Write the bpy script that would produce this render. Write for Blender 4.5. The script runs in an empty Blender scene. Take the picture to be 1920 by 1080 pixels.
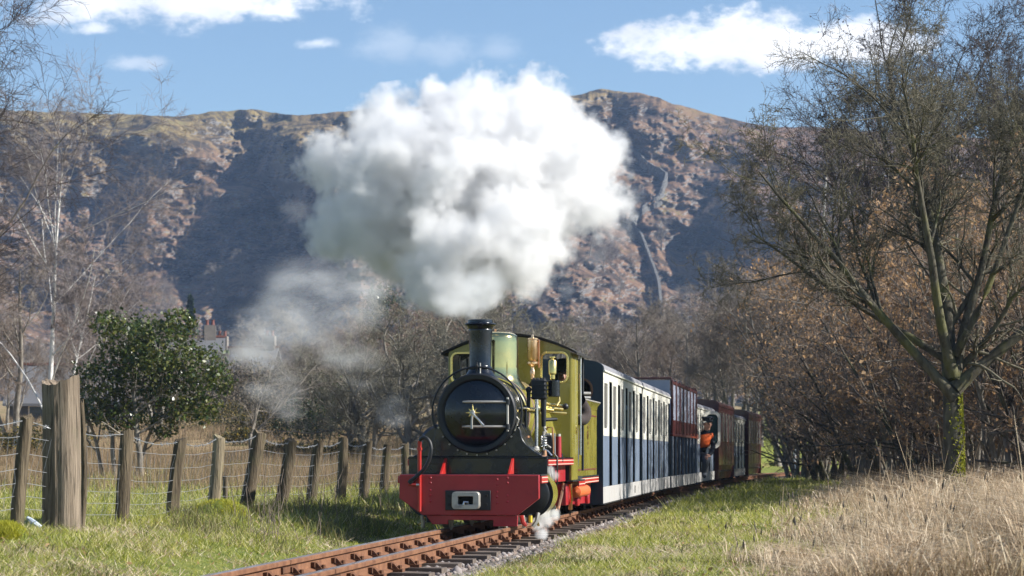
import bpy, math, random
import numpy as np
from mathutils import Vector, Matrix

random.seed(7)
rng = np.random.default_rng(7)
SC = bpy.context.scene
COL = SC.collection
R = math.radians

# ------------------------------------------------------------------ camera
CAM_Z = 0.605            # camera height above rail top (rail top is z = 0)
FPX = 4000.0             # focal length in photo pixels (1920 wide)
cam_d = bpy.data.cameras.new('camera')
cam = bpy.data.objects.new('camera', cam_d)
COL.objects.link(cam)
cam.location = (0, 0, CAM_Z)
cam.rotation_euler = (R(90), 0, 0)
cam_d.sensor_width = 36.0
cam_d.lens = FPX / 1920 * 36
cam_d.shift_y = (852 - 540) / 1920
cam_d.clip_start = 0.1
cam_d.clip_end = 6000
cam_d.dof.use_dof = True
cam_d.dof.focus_distance = 18.0
cam_d.dof.aperture_fstop = 7.0
SC.camera = cam

# ------------------------------------------------------------------ sky and sun
SUN_EL, SUN_AZ = 33.0, 7.0    # SUN_AZ: degrees from +X towards the camera side (-Y)
sun_dir = Vector((math.cos(R(SUN_EL)) * math.cos(R(SUN_AZ)), -math.cos(R(SUN_EL)) * math.sin(R(SUN_AZ)), math.sin(R(SUN_EL))))
world = bpy.data.worlds.new('World')
SC.world = world
world.use_nodes = True
wn, wl = world.node_tree.nodes, world.node_tree.links
wn.clear()
w_out = wn.new('ShaderNodeOutputWorld')
w_bg = wn.new('ShaderNodeBackground')
w_bg.inputs['Strength'].default_value = 0.07
sky = wn.new('ShaderNodeTexSky')
sky.sky_type = 'NISHITA'
sky.sun_disc = False
sky.sun_elevation = R(SUN_EL)
sky.sun_rotation = math.atan2(sun_dir.x, sun_dir.y)
sky.air_density = 1.0
sky.dust_density = 0.1
sky.ozone_density = 2.6
sky.altitude = 100


def nd(nodes, kind, **kw):
    n = nodes.new(kind)
    for k, v in kw.items():
        if k == 'op':
            n.operation = v
        else:
            setattr(n, k, v)
    return n


def wmath(op, a, b=None, c=None):
    n = nd(wn, 'ShaderNodeMath', op=op)
    for i, v in enumerate((a, b, c)):
        if v is None:
            continue
        if isinstance(v, (int, float)):
            n.inputs[i].default_value = v
        else:
            wl.new(v, n.inputs[i])
    return n.outputs[0]


tc = wn.new('ShaderNodeTexCoord')
sep = wn.new('ShaderNodeSeparateXYZ')
wl.new(tc.outputs['Generated'], sep.inputs[0])
X_, Y_, Z_ = sep.outputs
# planar sky coordinates: angles as tangents
ysafe = wmath('MAXIMUM', wmath('ABSOLUTE', Y_), 0.05)
U_ = wmath('DIVIDE', X_, ysafe)
V_ = wmath('DIVIDE', Z_, ysafe)
comb = wn.new('ShaderNodeCombineXYZ')
wl.new(U_, comb.inputs[0]); wl.new(V_, comb.inputs[1]); wl.new(wmath('SIGN', Y_), comb.inputs[2])


def wnoise(scale, detail, rough=0.55, off=(0, 0, 0)):
    mp = wn.new('ShaderNodeMapping')
    mp.inputs['Location'].default_value = off
    mp.inputs['Scale'].default_value = (scale[0], scale[1], 1.0)
    wl.new(comb.outputs[0], mp.inputs[0])
    n = wn.new('ShaderNodeTexNoise')
    n.inputs['Scale'].default_value = 1.0
    n.inputs['Detail'].default_value = detail
    n.inputs['Roughness'].default_value = rough
    wl.new(mp.outputs[0], n.inputs['Vector'])
    return n.outputs['Fac']


n_big = wnoise((26, 44), 7, 0.62)
n_fine = wnoise((90, 130), 5, 0.6, (3.1, 1.7, 0))
front = wmath('GREATER_THAN', Y_, 0.0)
mask = None
# (centre px, centre py, half width, half height, softness, strength)
CL = [(300, 4, 420, 80, 1.0, 0.95), (1390, 88, 260, 80, 0.6, 1.0), (1600, 84, 190, 58, 0.6, 1.0), (595, 82, 50, 20, 1.0, 0.55), (250, 118, 75, 22, 1.0, 0.4),
      (730, 85, 90, 50, 1.6, 0.22), (830, 100, 90, 50, 1.6, 0.24), (935, 95, 70, 40, 1.6, 0.18), (180, 55, 60, 22, 1.0, 0.75)]
for cx, cy, hw, hh, so, st in CL:
    na, nb_ = (1.5, 0.8) if 1300 < cx < 1700 else (2.6, 0.9)
    du = wmath('DIVIDE', wmath('SUBTRACT', U_, (cx - 960) / FPX), hw / FPX)
    dv = wmath('DIVIDE', wmath('SUBTRACT', V_, (852 - cy) / FPX), hh / FPX)
    below = wmath('LESS_THAN', dv, 0.0)
    dv2 = wmath('MULTIPLY', dv, wmath('ADD', 1.0, wmath('MULTIPLY', below, 0.35)))
    d2 = wmath('SQRT', wmath('ADD', wmath('MULTIPLY', du, du), wmath('MULTIPLY', dv2, dv2)))
    m = wmath('SUBTRACT', 1.0, d2)
    m = wmath('ADD', m, wmath('MULTIPLY', wmath('SUBTRACT', n_big, 0.5), na))
    m = wmath('ADD', m, wmath('MULTIPLY', wmath('SUBTRACT', n_fine, 0.5), nb_))
    sm = nd(wn, 'ShaderNodeMapRange', interpolation_type='SMOOTHSTEP')
    sm.inputs['From Min'].default_value = 0.02
    sm.inputs['From Max'].default_value = 0.8 * so
    sm.inputs['To Max'].default_value = st
    wl.new(m, sm.inputs['Value'])
    m = wmath('MULTIPLY', sm.outputs[0], front)
    mask = m if mask is None else wmath('MAXIMUM', mask, m)
# scattered fair-weather cloud over the rest of the sky
hi = nd(wn, 'ShaderNodeMapRange', interpolation_type='SMOOTHSTEP')
hi.inputs['From Min'].default_value = 0.26
hi.inputs['From Max'].default_value = 0.36
wl.new(Z_, hi.inputs['Value'])
zs = wmath('ADD', wmath('MAXIMUM', Z_, 0.0), 0.12)
comb2 = wn.new('ShaderNodeCombineXYZ')
wl.new(wmath('DIVIDE', X_, zs), comb2.inputs[0]); wl.new(wmath('DIVIDE', Y_, zs), comb2.inputs[1])
ng = wn.new('ShaderNodeTexNoise')
ng.inputs['Scale'].default_value = 1.6
ng.inputs['Detail'].default_value = 6
wl.new(comb2.outputs[0], ng.inputs['Vector'])
gs = nd(wn, 'ShaderNodeMapRange', interpolation_type='SMOOTHSTEP')
gs.inputs['From Min'].default_value = 0.56
gs.inputs['From Max'].default_value = 0.72
wl.new(ng.outputs['Fac'], gs.inputs['Value'])
mask = wmath('MAXIMUM', mask, wmath('MULTIPLY', gs.outputs[0], hi.outputs[0]))
cl_col = nd(wn, 'ShaderNodeMix', data_type='RGBA')
cl_col.inputs[6].default_value = (6.6, 6.9, 7.5, 1)
cl_col.inputs[7].default_value = (10.2, 10.2, 10.3, 1)
shd = nd(wn, 'ShaderNodeMapRange')
shd.inputs['From Min'].default_value = 0.35
shd.inputs['From Max'].default_value = 0.62
wl.new(wnoise((16, 34), 4, 0.55, (0, -0.22, 0)), shd.inputs['Value'])
wl.new(shd.outputs[0], cl_col.inputs[0])
w_mix = nd(wn, 'ShaderNodeMix', data_type='RGBA')
wl.new(mask, w_mix.inputs[0])
hs = wn.new('ShaderNodeHueSaturation')
hs.inputs['Saturation'].default_value = 1.04
hs.inputs['Value'].default_value = 1.0
wl.new(sky.outputs[0], hs.inputs['Color'])
wl.new(hs.outputs[0], w_mix.inputs[6])
wl.new(cl_col.outputs[2], w_mix.inputs[7])
wl.new(w_mix.outputs[2], w_bg.inputs['Color'])
wl.new(w_bg.outputs[0], w_out.inputs['Surface'])

sun_d = bpy.data.lights.new('sun', 'SUN')
sun_d.energy = 5.0
sun_d.angle = R(0.53)
sun_d.color = (1.0, 0.955, 0.88)
sun = bpy.data.objects.new('sun', sun_d)
COL.objects.link(sun)
sun.rotation_euler = (-sun_dir).to_track_quat('-Z', 'Y').to_euler()
sun.location = (40, -15, 40)

SC.view_settings.view_transform = 'Standard'
SC.view_settings.look = 'None'
SC.view_settings.exposure = 1.03
SC.view_settings.gamma = 1.0
SC.view_settings.use_curve_mapping = False
SC.render.engine = 'CYCLES'
SC.cycles.use_denoising = True
SC.cycles.max_bounces = 22
SC.cycles.diffuse_bounces = 4
SC.cycles.glossy_bounces = 4
SC.cycles.transmission_bounces = 8
SC.cycles.transparent_max_bounces = 12
SC.cycles.volume_bounces = 14
SC.cycles.volume_step_rate = 1.0
SC.cycles.volume_max_steps = 256
SC.cycles.use_adaptive_sampling = True
SC.cycles.adaptive_threshold = 0.012


# ------------------------------------------------------------------ helpers
def px2x(px, d):
    return (px - 960.0) / FPX * d


def py2z(py, d):
    return CAM_Z - (py - 852.0) / FPX * d


def tag(o, label=None, cat=None, group=None, kind=None):
    if label: o['label'] = label
    if cat: o['category'] = cat
    if group: o['group'] = group
    if kind: o['kind'] = kind
    return o


def empty(name, loc=(0, 0, 0), rz=0.0, label=None, cat=None, group=None, kind=None):
    o = bpy.data.objects.new(name, None)
    o.empty_display_size = 0.2
    COL.objects.link(o)
    o.location = loc
    o.rotation_euler = (0, 0, rz)
    return tag(o, label, cat, group, kind)


def link_mesh(name, me, mat=None, parent=None):
    o = bpy.data.objects.new(name, me)
    COL.objects.link(o)
    if mat is not None and not me.materials:
        me.materials.append(mat)
    if parent is not None:
        o.parent = parent
    return o


def mesh_np(name, verts, quads=None, tris=None, mat=None, parent=None, smooth=False):
    """fast mesh from numpy arrays"""
    me = bpy.data.meshes.new(name)
    verts = np.asarray(verts, dtype=np.float32).reshape(-1, 3)
    nq = 0 if quads is None else len(quads)
    nt = 0 if tris is None else len(tris)
    loops = []
    starts = []
    if nq:
        loops.append(np.asarray(quads, dtype=np.int32).ravel())
        starts.append(np.arange(nq, dtype=np.int32) * 4)
    if nt:
        loops.append(np.asarray(tris, dtype=np.int32).ravel())
        starts.append(nq * 4 + np.arange(nt, dtype=np.int32) * 3)
    loops = np.concatenate(loops); starts = np.concatenate(starts)
    me.vertices.add(len(verts))
    me.vertices.foreach_set('co', verts.ravel())
    me.loops.add(len(loops))
    me.loops.foreach_set('vertex_index', loops)
    me.polygons.add(len(starts))
    me.polygons.foreach_set('loop_start', starts)
    me.update(calc_edges=True)
    if smooth:
        me.polygons.foreach_set('use_smooth', np.ones(len(starts), dtype=bool))
    return link_mesh(name, me, mat, parent)


class MB:
    """collects simple solids into one mesh"""
    def __init__(s):
        s.v, s.f = [], []

    def add(s, vs, fs):
        b = len(s.v)
        s.v.extend([tuple(v) for v in vs])
        s.f.extend([tuple(i + b for i in f) for f in fs])
        return s

    def box(s, x0, x1, y0, y1, z0, z1):
        vs = [(x0, y0, z0), (x1, y0, z0), (x1, y1, z0), (x0, y1, z0), (x0, y0, z1), (x1, y0, z1), (x1, y1, z1), (x0, y1, z1)]
        return s.add(vs, [(0, 3, 2, 1), (4, 5, 6, 7), (0, 1, 5, 4), (1, 2, 6, 5), (2, 3, 7, 6), (3, 0, 4, 7)])

    def prism(s, poly, axis, a, b):
        """polygon extruded along axis; poly in the two other axes (x,z for y; y,z for x; x,y for z)"""
        n = len(poly)
        def P(p, t):
            return {'y': (p[0], t, p[1]), 'x': (t, p[0], p[1]), 'z': (p[0], p[1], t)}[axis]
        vs = [P(p, a) for p in poly] + [P(p, b) for p in poly]
        fs = [tuple(range(n)), tuple(range(2 * n - 1, n - 1, -1))]
        fs += [(i, n + i, n + (i + 1) % n, (i + 1) % n) for i in range(n)]
        return s.add(vs, fs)

    def frame(s, outer, inner, axis, a, b):
        """ring between two polygons of equal count, extruded"""
        n = len(outer)
        def P(p, t):
            return {'y': (p[0], t, p[1]), 'x': (t, p[0], p[1]), 'z': (p[0], p[1], t)}[axis]
        vs = [P(p, a) for p in outer] + [P(p, a) for p in inner] + [P(p, b) for p in outer] + [P(p, b) for p in inner]
        fs = []
        for i in range(n):
            j = (i + 1) % n
            fs += [(i, j, n + j, n + i), (2 * n + i, 3 * n + i, 3 * n + j, 2 * n + j), (i, 2 * n + i, 2 * n + j, j), (n + i, n + j, 3 * n + j, 3 * n + i)]
        return s.add(vs, fs)

    def cyl(s, p0, p1, r0, r1=None, n=16, caps=True):
        r1 = r0 if r1 is None else r1
        p0, p1 = Vector(p0), Vector(p1)
        t = (p1 - p0).normalized()
        a = t.orthogonal().normalized(); b = t.cross(a)
        vs = [p0 + (a * math.cos(2 * math.pi * i / n) + b * math.sin(2 * math.pi * i / n)) * r0 for i in range(n)]
        vs += [p1 + (a * math.cos(2 * math.pi * i / n) + b * math.sin(2 * math.pi * i / n)) * r1 for i in range(n)]
        fs = [(i, (i + 1) % n, n + (i + 1) % n, n + i) for i in range(n)]
        if caps:
            fs += [tuple(range(n - 1, -1, -1)), tuple(range(n, 2 * n))]
        return s.add(vs, fs)

    def tube(s, pts, r, n=8):
        pts = [Vector(p) for p in pts]
        m = len(pts)
        rr = r if isinstance(r, (list, tuple)) else [r] * m
        ref = None
        vs = []
        for i, p in enumerate(pts):
            t = (pts[min(i + 1, m - 1)] - pts[max(i - 1, 0)]).normalized()
            if ref is None:
                ref = t.orthogonal().normalized()
            ref = (ref - t * ref.dot(t)).normalized()
            b = t.cross(ref)
            vs += [p + (ref * math.cos(2 * math.pi * k / n) + b * math.sin(2 * math.pi * k / n)) * rr[i] for k in range(n)]
        fs = []
        for i in range(m - 1):
            for k in range(n):
                fs.append((i * n + k, i * n + (k + 1) % n, (i + 1) * n + (k + 1) % n, (i + 1) * n + k))
        fs += [tuple(range(n - 1, -1, -1)), tuple((m - 1) * n + k for k in range(n))]
        return s.add(vs, fs)

    def lathe(s, prof, o=(0, 0, 0), axis='z', n=32):
        """prof: list of (radius, height along axis)"""
        vs, fs = [], []
        m = len(prof)
        for r, h in prof:
            for k in range(n):
                c, q = math.cos(2 * math.pi * k / n) * r, math.sin(2 * math.pi * k / n) * r
                if axis == 'z': vs.append((o[0] + c, o[1] + q, o[2] + h))
                elif axis == 'y': vs.append((o[0] + c, o[1] + h, o[2] - q))
                else: vs.append((o[0] + h, o[1] + c, o[2] + q))
        for i in range(m - 1):
            for k in range(n):
                fs.append((i * n + k, i * n + (k + 1) % n, (i + 1) * n + (k + 1) % n, (i + 1) * n + k))
        if prof[0][0] > 1e-5: fs.append(tuple(range(n - 1, -1, -1)))
        if prof[-1][0] > 1e-5: fs.append(tuple((m - 1) * n + k for k in range(n)))
        return s.add(vs, fs)

    def sphere(s, c, r, sc=(1, 1, 1), n=12, m=8):
        vs, fs = [], []
        for i in range(m + 1):
            th = math.pi * i / m
            for k in range(n):
                ph = 2 * math.pi * k / n
                vs.append((c[0] + r * sc[0] * math.sin(th) * math.cos(ph), c[1] + r * sc[1] * math.sin(th) * math.sin(ph), c[2] + r * sc[2] * math.cos(th)))
        for i in range(m):
            for k in range(n):
                fs.append((i * n + k, (i + 1) * n + k, (i + 1) * n + (k + 1) % n, i * n + (k + 1) % n))
        return s.add(vs, fs)

    def mesh(s, name, mat=None, smooth=True, angle=35):
        me = bpy.data.meshes.new(name)
        me.from_pydata(s.v, [], s.f)
        me.update()
        if smooth:
            me.polygons.foreach_set('use_smooth', [True] * len(me.polygons))
            try:
                me.set_sharp_from_angle(angle=R(angle))
            except Exception:
                pass
        if mat is not None:
            me.materials.append(mat)
        return me

    def build(s, name, mat=None, parent=None, smooth=True, angle=35, bevel=0.0):
        o = link_mesh(name, s.mesh(name, mat, smooth, angle), None, parent)
        if bevel:
            b = o.modifiers.new('bevel', 'BEVEL')
            b.width = bevel; b.segments = 2; b.limit_method = 'ANGLE'; b.angle_limit = R(35)
            b.harden_normals = False
        return o


def rrect(x0, x1, z0, z1, r, n=5):
    pts = []
    for cx, cz, a0 in ((x1 - r, z1 - r, 0), (x0 + r, z1 - r, 90), (x0 + r, z0 + r, 180), (x1 - r, z0 + r, 270)):
        for k in range(n + 1):
            a = R(a0 + 90 * k / n)
            pts.append((cx + r * math.cos(a), cz + r * math.sin(a)))
    return pts


# value noise for the terrain
_LAT = np.random.default_rng(11).random((256, 256)).astype(np.float64)


def vnoise(x, y):
    xi = np.floor(x).astype(np.int64); yi = np.floor(y).astype(np.int64)
    fx = x - xi; fy = y - yi
    fx = fx * fx * fx * (fx * (fx * 6 - 15) + 10); fy = fy * fy * fy * (fy * (fy * 6 - 15) + 10)
    a = _LAT[xi & 255, yi & 255]; b = _LAT[(xi + 1) & 255, yi & 255]
    c = _LAT[xi & 255, (yi + 1) & 255]; d = _LAT[(xi + 1) & 255, (yi + 1) & 255]
    return (a * (1 - fx) + b * fx) * (1 - fy) + (c * (1 - fx) + d * fx) * fy


def fbm(x, y, octv=5, gain=0.5, lac=2.03, ridged=False):
    tot = np.zeros_like(np.asarray(x, dtype=np.float64)); amp = 1.0; s = 0.0
    for k in range(octv):
        n = vnoise(x + 17.3 * k, y - 9.1 * k)
        if ridged:
            n = 1 - np.abs(2 * n - 1)
            n = n * n
        tot = tot + n * amp; s += amp
        amp *= gain; x = x * lac; y = y * lac
    return tot / s


# ------------------------------------------------------------------ materials
class NT:
    def __init__(s, name):
        s.m = bpy.data.materials.new(name)
        s.m.use_nodes = True
        s.n, s.l = s.m.node_tree.nodes, s.m.node_tree.links
        s.n.clear()
        s.out = s.n.new('ShaderNodeOutputMaterial')

    def new(s, kind, **kw):
        return nd(s.n, kind, **kw)

    def put(s, sock, v):
        if hasattr(v, 'is_linked') or hasattr(v, 'links'):
            s.l.new(v, sock)
        else:
            sock.default_value = v

    def math(s, op, a, b=None, c=None, clamp=False):
        n = s.new('ShaderNodeMath', op=op)
        n.use_clamp = clamp
        for i, v in enumerate((a, b, c)):
            if v is not None:
                s.put(n.inputs[i], v)
        return n.outputs[0]

    def coord(s, which='Object', scale=(1, 1, 1), loc=(0, 0, 0)):
        t = s.new('ShaderNodeTexCoord')
        mp = s.new('ShaderNodeMapping')
        mp.inputs['Scale'].default_value = scale
        mp.inputs['Location'].default_value = loc
        s.l.new(t.outputs[which], mp.inputs[0])
        return mp.outputs[0]

    def pos(s):
        g = s.new('ShaderNodeNewGeometry')
        return g.outputs['Position']

    def noise(s, vec, scale, detail=4, rough=0.55, out='Fac'):
        n = s.new('ShaderNodeTexNoise')
        n.inputs['Scale'].default_value = scale
        n.inputs['Detail'].default_value = detail
        n.inputs['Roughness'].default_value = rough
        s.l.new(vec, n.inputs['Vector'])
        return n.outputs[out]

    def ramp(s, v, a, b, lo=0.0, hi=1.0, smooth=True):
        n = s.new('ShaderNodeMapRange', interpolation_type='SMOOTHSTEP' if smooth else 'LINEAR')
        s.put(n.inputs['Value'], v)
        n.inputs['From Min'].default_value = a
        n.inputs['From Max'].default_value = b
        n.inputs['To Min'].default_value = lo
        n.inputs['To Max'].default_value = hi
        return n.outputs[0]

    def mix(s, f, a, b):
        n = s.new('ShaderNodeMix', data_type='RGBA')
        s.put(n.inputs[0], f)
        s.put(n.inputs[6], a if not isinstance(a, tuple) else (*a[:3], 1))
        s.put(n.inputs[7], b if not isinstance(b, tuple) else (*b[:3], 1))
        return n.outputs[2]

    def cramp(s, v, stops):
        n = s.new('ShaderNodeValToRGB')
        e = n.color_ramp.elements
        while len(e) > 1:
            e.remove(e[-1])
        e[0].position = stops[0][0]; e[0].color = (*stops[0][1], 1)
        for p, c in stops[1:]:
            k = e.new(p); k.color = (*c, 1)
        s.put(n.inputs[0], v)
        return n.outputs[0]

    def bump(s, h, strength=0.3, dist=0.01):
        n = s.new('ShaderNodeBump')
        n.inputs['Strength'].default_value = strength
        n.inputs['Distance'].default_value = dist
        s.l.new(h, n.inputs['Height'])
        return n.outputs[0]

    def pbr(s, color, rough=0.5, metal=0.0, normal=None, coat=0.0, trans=0.0, spec=0.5):
        p = s.new('ShaderNodeBsdfPrincipled')
        s.put(p.inputs['Base Color'], (*color[:3], 1) if isinstance(color, tuple) else color)
        s.put(p.inputs['Roughness'], rough)
        s.put(p.inputs['Metallic'], metal)
        p.inputs['Coat Weight'].default_value = coat
        p.inputs['Coat Roughness'].default_value = 0.08
        p.inputs['Transmission Weight'].default_value = trans
        p.inputs['Specular IOR Level'].default_value = spec
        if normal is not None:
            s.l.new(normal, p.inputs['Normal'])
        return p.outputs[0]

    def fin(s, shader):
        s.l.new(shader, s.out.inputs['Surface'])
        return s.m


def paint(name, c, rough=0.3, metal=0.0, coat=0.0, dirt=(0.05, 0.045, 0.04), damt=0.35, dscale=7.0, bump=0.0, vert=False):
    t = NT(name)
    v = t.coord('Object', (1, 1, 0.25 if vert else 1))
    n1 = t.noise(v, dscale, 6, 0.62)
    n2 = t.noise(v, dscale * 7, 3)
    f = t.math('MULTIPLY', t.ramp(n1, 0.48, 0.78), damt)
    col = t.mix(f, c, dirt)
    col = t.mix(t.ramp(n2, 0.3, 0.75, 0, 0.22), col, tuple(x * 0.72 for x in c))
    r = t.math('ADD', rough, t.math('MULTIPLY', t.ramp(n1, 0.35, 0.75), 0.28))
    nm = t.bump(n2, bump, 0.004) if bump else None
    return t.fin(t.pbr(col, r, metal, nm, coat))


def leafy(name, cols, trans=0.35, rough=0.6, spec=0.3):
    """thin vegetation: colour varies from piece to piece, some light comes through"""
    t = NT(name)
    g = t.new('ShaderNodeNewGeometry')
    k = len(cols)
    c = t.cramp(g.outputs['Random Per Island'], [(i / max(1, k - 1), cols[i]) for i in range(k)])
    p = t.pbr(c, rough, 0.0, spec=spec)
    tr = t.new('ShaderNodeBsdfTranslucent')
    t.l.new(c, tr.inputs['Color'])
    m = t.new('ShaderNodeMixShader')
    m.inputs[0].default_value = trans
    t.l.new(p, m.inputs[1]); t.l.new(tr.outputs[0], m.inputs[2])
    return t.fin(m.outputs[0])


def bark(name, c1, c2, moss=None, mossamt=0.0, scale=14.0, c3=None, var=0.0):
    t = NT(name)
    v = t.coord('Object', (1, 1, 0.35))
    n1 = t.noise(v, scale, 6, 0.65)
    n2 = t.noise(t.coord('Object'), 2.3, 4)
    col = t.mix(t.ramp(n1, 0.35, 0.68), c1, c2)
    if c3 is not None:
        col = t.mix(t.ramp(n2, 0.55, 0.68), col, c3)
    if moss is not None:
        col = t.mix(t.math('MULTIPLY', t.ramp(n2, 0.50, 0.62), mossamt), col, moss)
    if var:
        g = t.new('ShaderNodeNewGeometry')
        col = t.mix(t.math('MULTIPLY', g.outputs['Random Per Island'], var), col, c2)
    return t.fin(t.pbr(col, 0.85, 0.0, t.bump(n1, 0.6, 0.02), spec=0.25))


def track_x(d):
    d = np.asarray(d, dtype=np.float64)
    cp = np.array([(-20, -5.73), (0, -2.85), (8, -1.68), (10.6, -1.30), (14, -0.82), (17.2, -0.36), (19.5, -0.005), (22.6, 0.43), (28.3, 1.20), (33.8, 1.96), (42.7, 3.36), (50, 4.6), (60, 6.35), (70, 8.7), (85, 13.5), (120, 28)])
    # smoothed by sampling the piecewise line over a window
    acc = np.zeros_like(d)
    for o in (-2.2, -1.1, 0, 1.1, 2.2):
        acc = acc + np.interp(d + o, cp[:, 0], cp[:, 1])
    return acc / 5


def track_pt(d, z=0.0):
    return Vector((float(track_x(d)), float(d), z))


def ground_h(x, y):
    """height of the meadow, verge and bank"""
    x = np.asarray(x, dtype=np.float64); y = np.asarray(y, dtype=np.float64)
    t = x - track_x(y)
    F = np.interp(y, [-50, 0, 30, 45, 60, 80, 110, 150, 200, 300, 420], [-0.25, -0.22, -0.16, 0.05, 0.40, 1.0, 1.9, 3.4, 5.0, 8, 10])
    Gr = np.interp(y, [-50, 0, 60, 100, 200, 300, 420], [-0.1, -0.1, -0.06, 0.25, 3.5, 8, 10])
    bank = np.interp(y, [-50, 14, 20, 30, 45, 60], [0.08, 0.085, 0.065, 0.02, 0.0, 0.1])
    bed = -0.175
    left_near = np.interp(t, [-9, -6.0, -4.2, -3.0, -2.3, -1.5, -0.9, -0.5], [0, 0, 0.0, 0.75, 1.0, 0.72, 0.22, 0])
    left = np.where(t < -3.0, F + (bank - F) * left_near, bed + (bank - bed) * left_near)
    wr = np.interp(t, [0.55, 0.9, 2.3, 3.4, 6, 12], [0, 0.45, 0.6, 1.0, 1.9, 3.0])
    right = bed + 0.145 * wr + (Gr + 0.1) * np.interp(t, [0.6, 8], [0, 1])
    h = np.where(t < 0, left, right)
    # small unevenness away from the rails
    am = np.clip((np.abs(t) - 0.8) / 1.2, 0, 1)
    h = h + am * (fbm(x * 0.9 + 3, y * 0.9, 4) - 0.5) * 0.12
    h = h + np.clip((np.abs(t) - 6) / 10, 0, 1) * (fbm(x * 0.12, y * 0.12 + 5, 3) - 0.5) * 0.7 * np.clip((y - 30) / 40, 0, 1)
    return h


def gh(x, y):
    return float(ground_h(np.array([x]), np.array([y]))[0])


def at(px, d, dz=0.0):
    x = px2x(px, d)
    return Vector((x, d, gh(x, d) + dz))
# ------------------------------------------------------------------ ground sheet
def ground_material():
    t = NT('meadow')
    p = t.pos()
    sp = t.new('ShaderNodeSeparateXYZ'); t.l.new(p, sp.inputs[0])
    n1 = t.noise(p, 0.6, 6, 0.6)
    n2 = t.noise(p, 9.0, 5, 0.65)
    n3 = t.noise(p, 60.0, 3, 0.6)
    green = t.mix(t.ramp(n2, 0.35, 0.65), (0.10, 0.135, 0.026), (0.20, 0.21, 0.05))
    straw = t.mix(n3, (0.30, 0.22, 0.11), (0.20, 0.14, 0.065))
    near = t.mix(t.ramp(n1, 0.5, 0.7, 0, 0.6), green, straw)
    # rough brown pasture further off on the left
    far = t.mix(t.ramp(n2, 0.3, 0.7), (0.23, 0.155, 0.085), (0.33, 0.25, 0.13))
    far = t.mix(t.ramp(n1, 0.52, 0.66, 0, 0.7), far, (0.11, 0.13, 0.04))
    edge = t.math('ADD', sp.outputs[1], t.math('MULTIPLY', t.math('SUBTRACT', n1, 0.5), 14.0))
    leftw = t.ramp(t.math('SUBTRACT', sp.outputs[0], t.math('MULTIPLY', sp.outputs[1], 0.15)), -7.0, -4.5, 1, 0)
    f = t.math('MULTIPLY', t.ramp(edge, 34, 46), leftw)
    col = t.mix(f, near, far)
    h = t.math('ADD', n2, t.math('MULTIPLY', n3, 0.5))
    return t.fin(t.pbr(col, 0.95, 0.0, t.bump(h, 0.8, 0.06), spec=0.2))


xs = np.concatenate([-np.geomspace(700, 16, 60), np.arange(-15.5, 22, 0.16), np.geomspace(22.5, 700, 60)])
ys = np.concatenate([-np.geomspace(300, 6, 16), np.arange(-5, 62, 0.35), np.geomspace(62.5, 900, 120)])
GX, GY = np.meshgrid(xs, ys, indexing='xy')
GZ = ground_h(GX, GY)
ny, nx = GX.shape
idx = np.arange(nx * ny).reshape(ny, nx)
quads = np.stack([idx[:-1, :-1], idx[:-1, 1:], idx[1:, 1:], idx[1:, :-1]], -1).reshape(-1, 4)
MAT_GROUND = ground_material()
g_ob = mesh_np('ground', np.stack([GX, GY, GZ], -1), quads, None, MAT_GROUND, None, True)
tag(g_ob, 'grassy meadow and railway verge on the valley floor', None, None, 'structure')

# ------------------------------------------------------------------ the fell
SKY_PX = np.array([-1500, -700, -200, 0, 60, 200, 330, 400, 470, 560, 650, 750, 850, 960, 1060, 1130, 1200, 1270, 1350, 1440, 1520, 1600, 1750, 1920, 2300, 3200])
SKY_PY = np.array([420, 330, 230, 205, 208, 213, 219, 210, 205, 216, 208, 200, 197, 192, 182, 167, 175, 195, 217, 238, 236, 244, 255, 262, 330, 460])


def sstep(a, b, x):
    t = np.clip((x - a) / (b - a), 0, 1)
    return t * t * (3 - 2 * t)


def sky_e(px):
    return (852 - np.interp(px, SKY_PX, SKY_PY)) / FPX


def hollow(px, c, wall, floor, back):
    """0 on the crest side, 1 in the hollow to its left: steep wall, flat floor, gentle far side (widths in photo columns)"""
    dx = c - px
    return np.where(dx < 0, 0, np.where(dx < wall, dx / wall, np.where(dx < floor, 1.0, np.clip(1 - (dx - floor) / back, 0, 1))))


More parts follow.
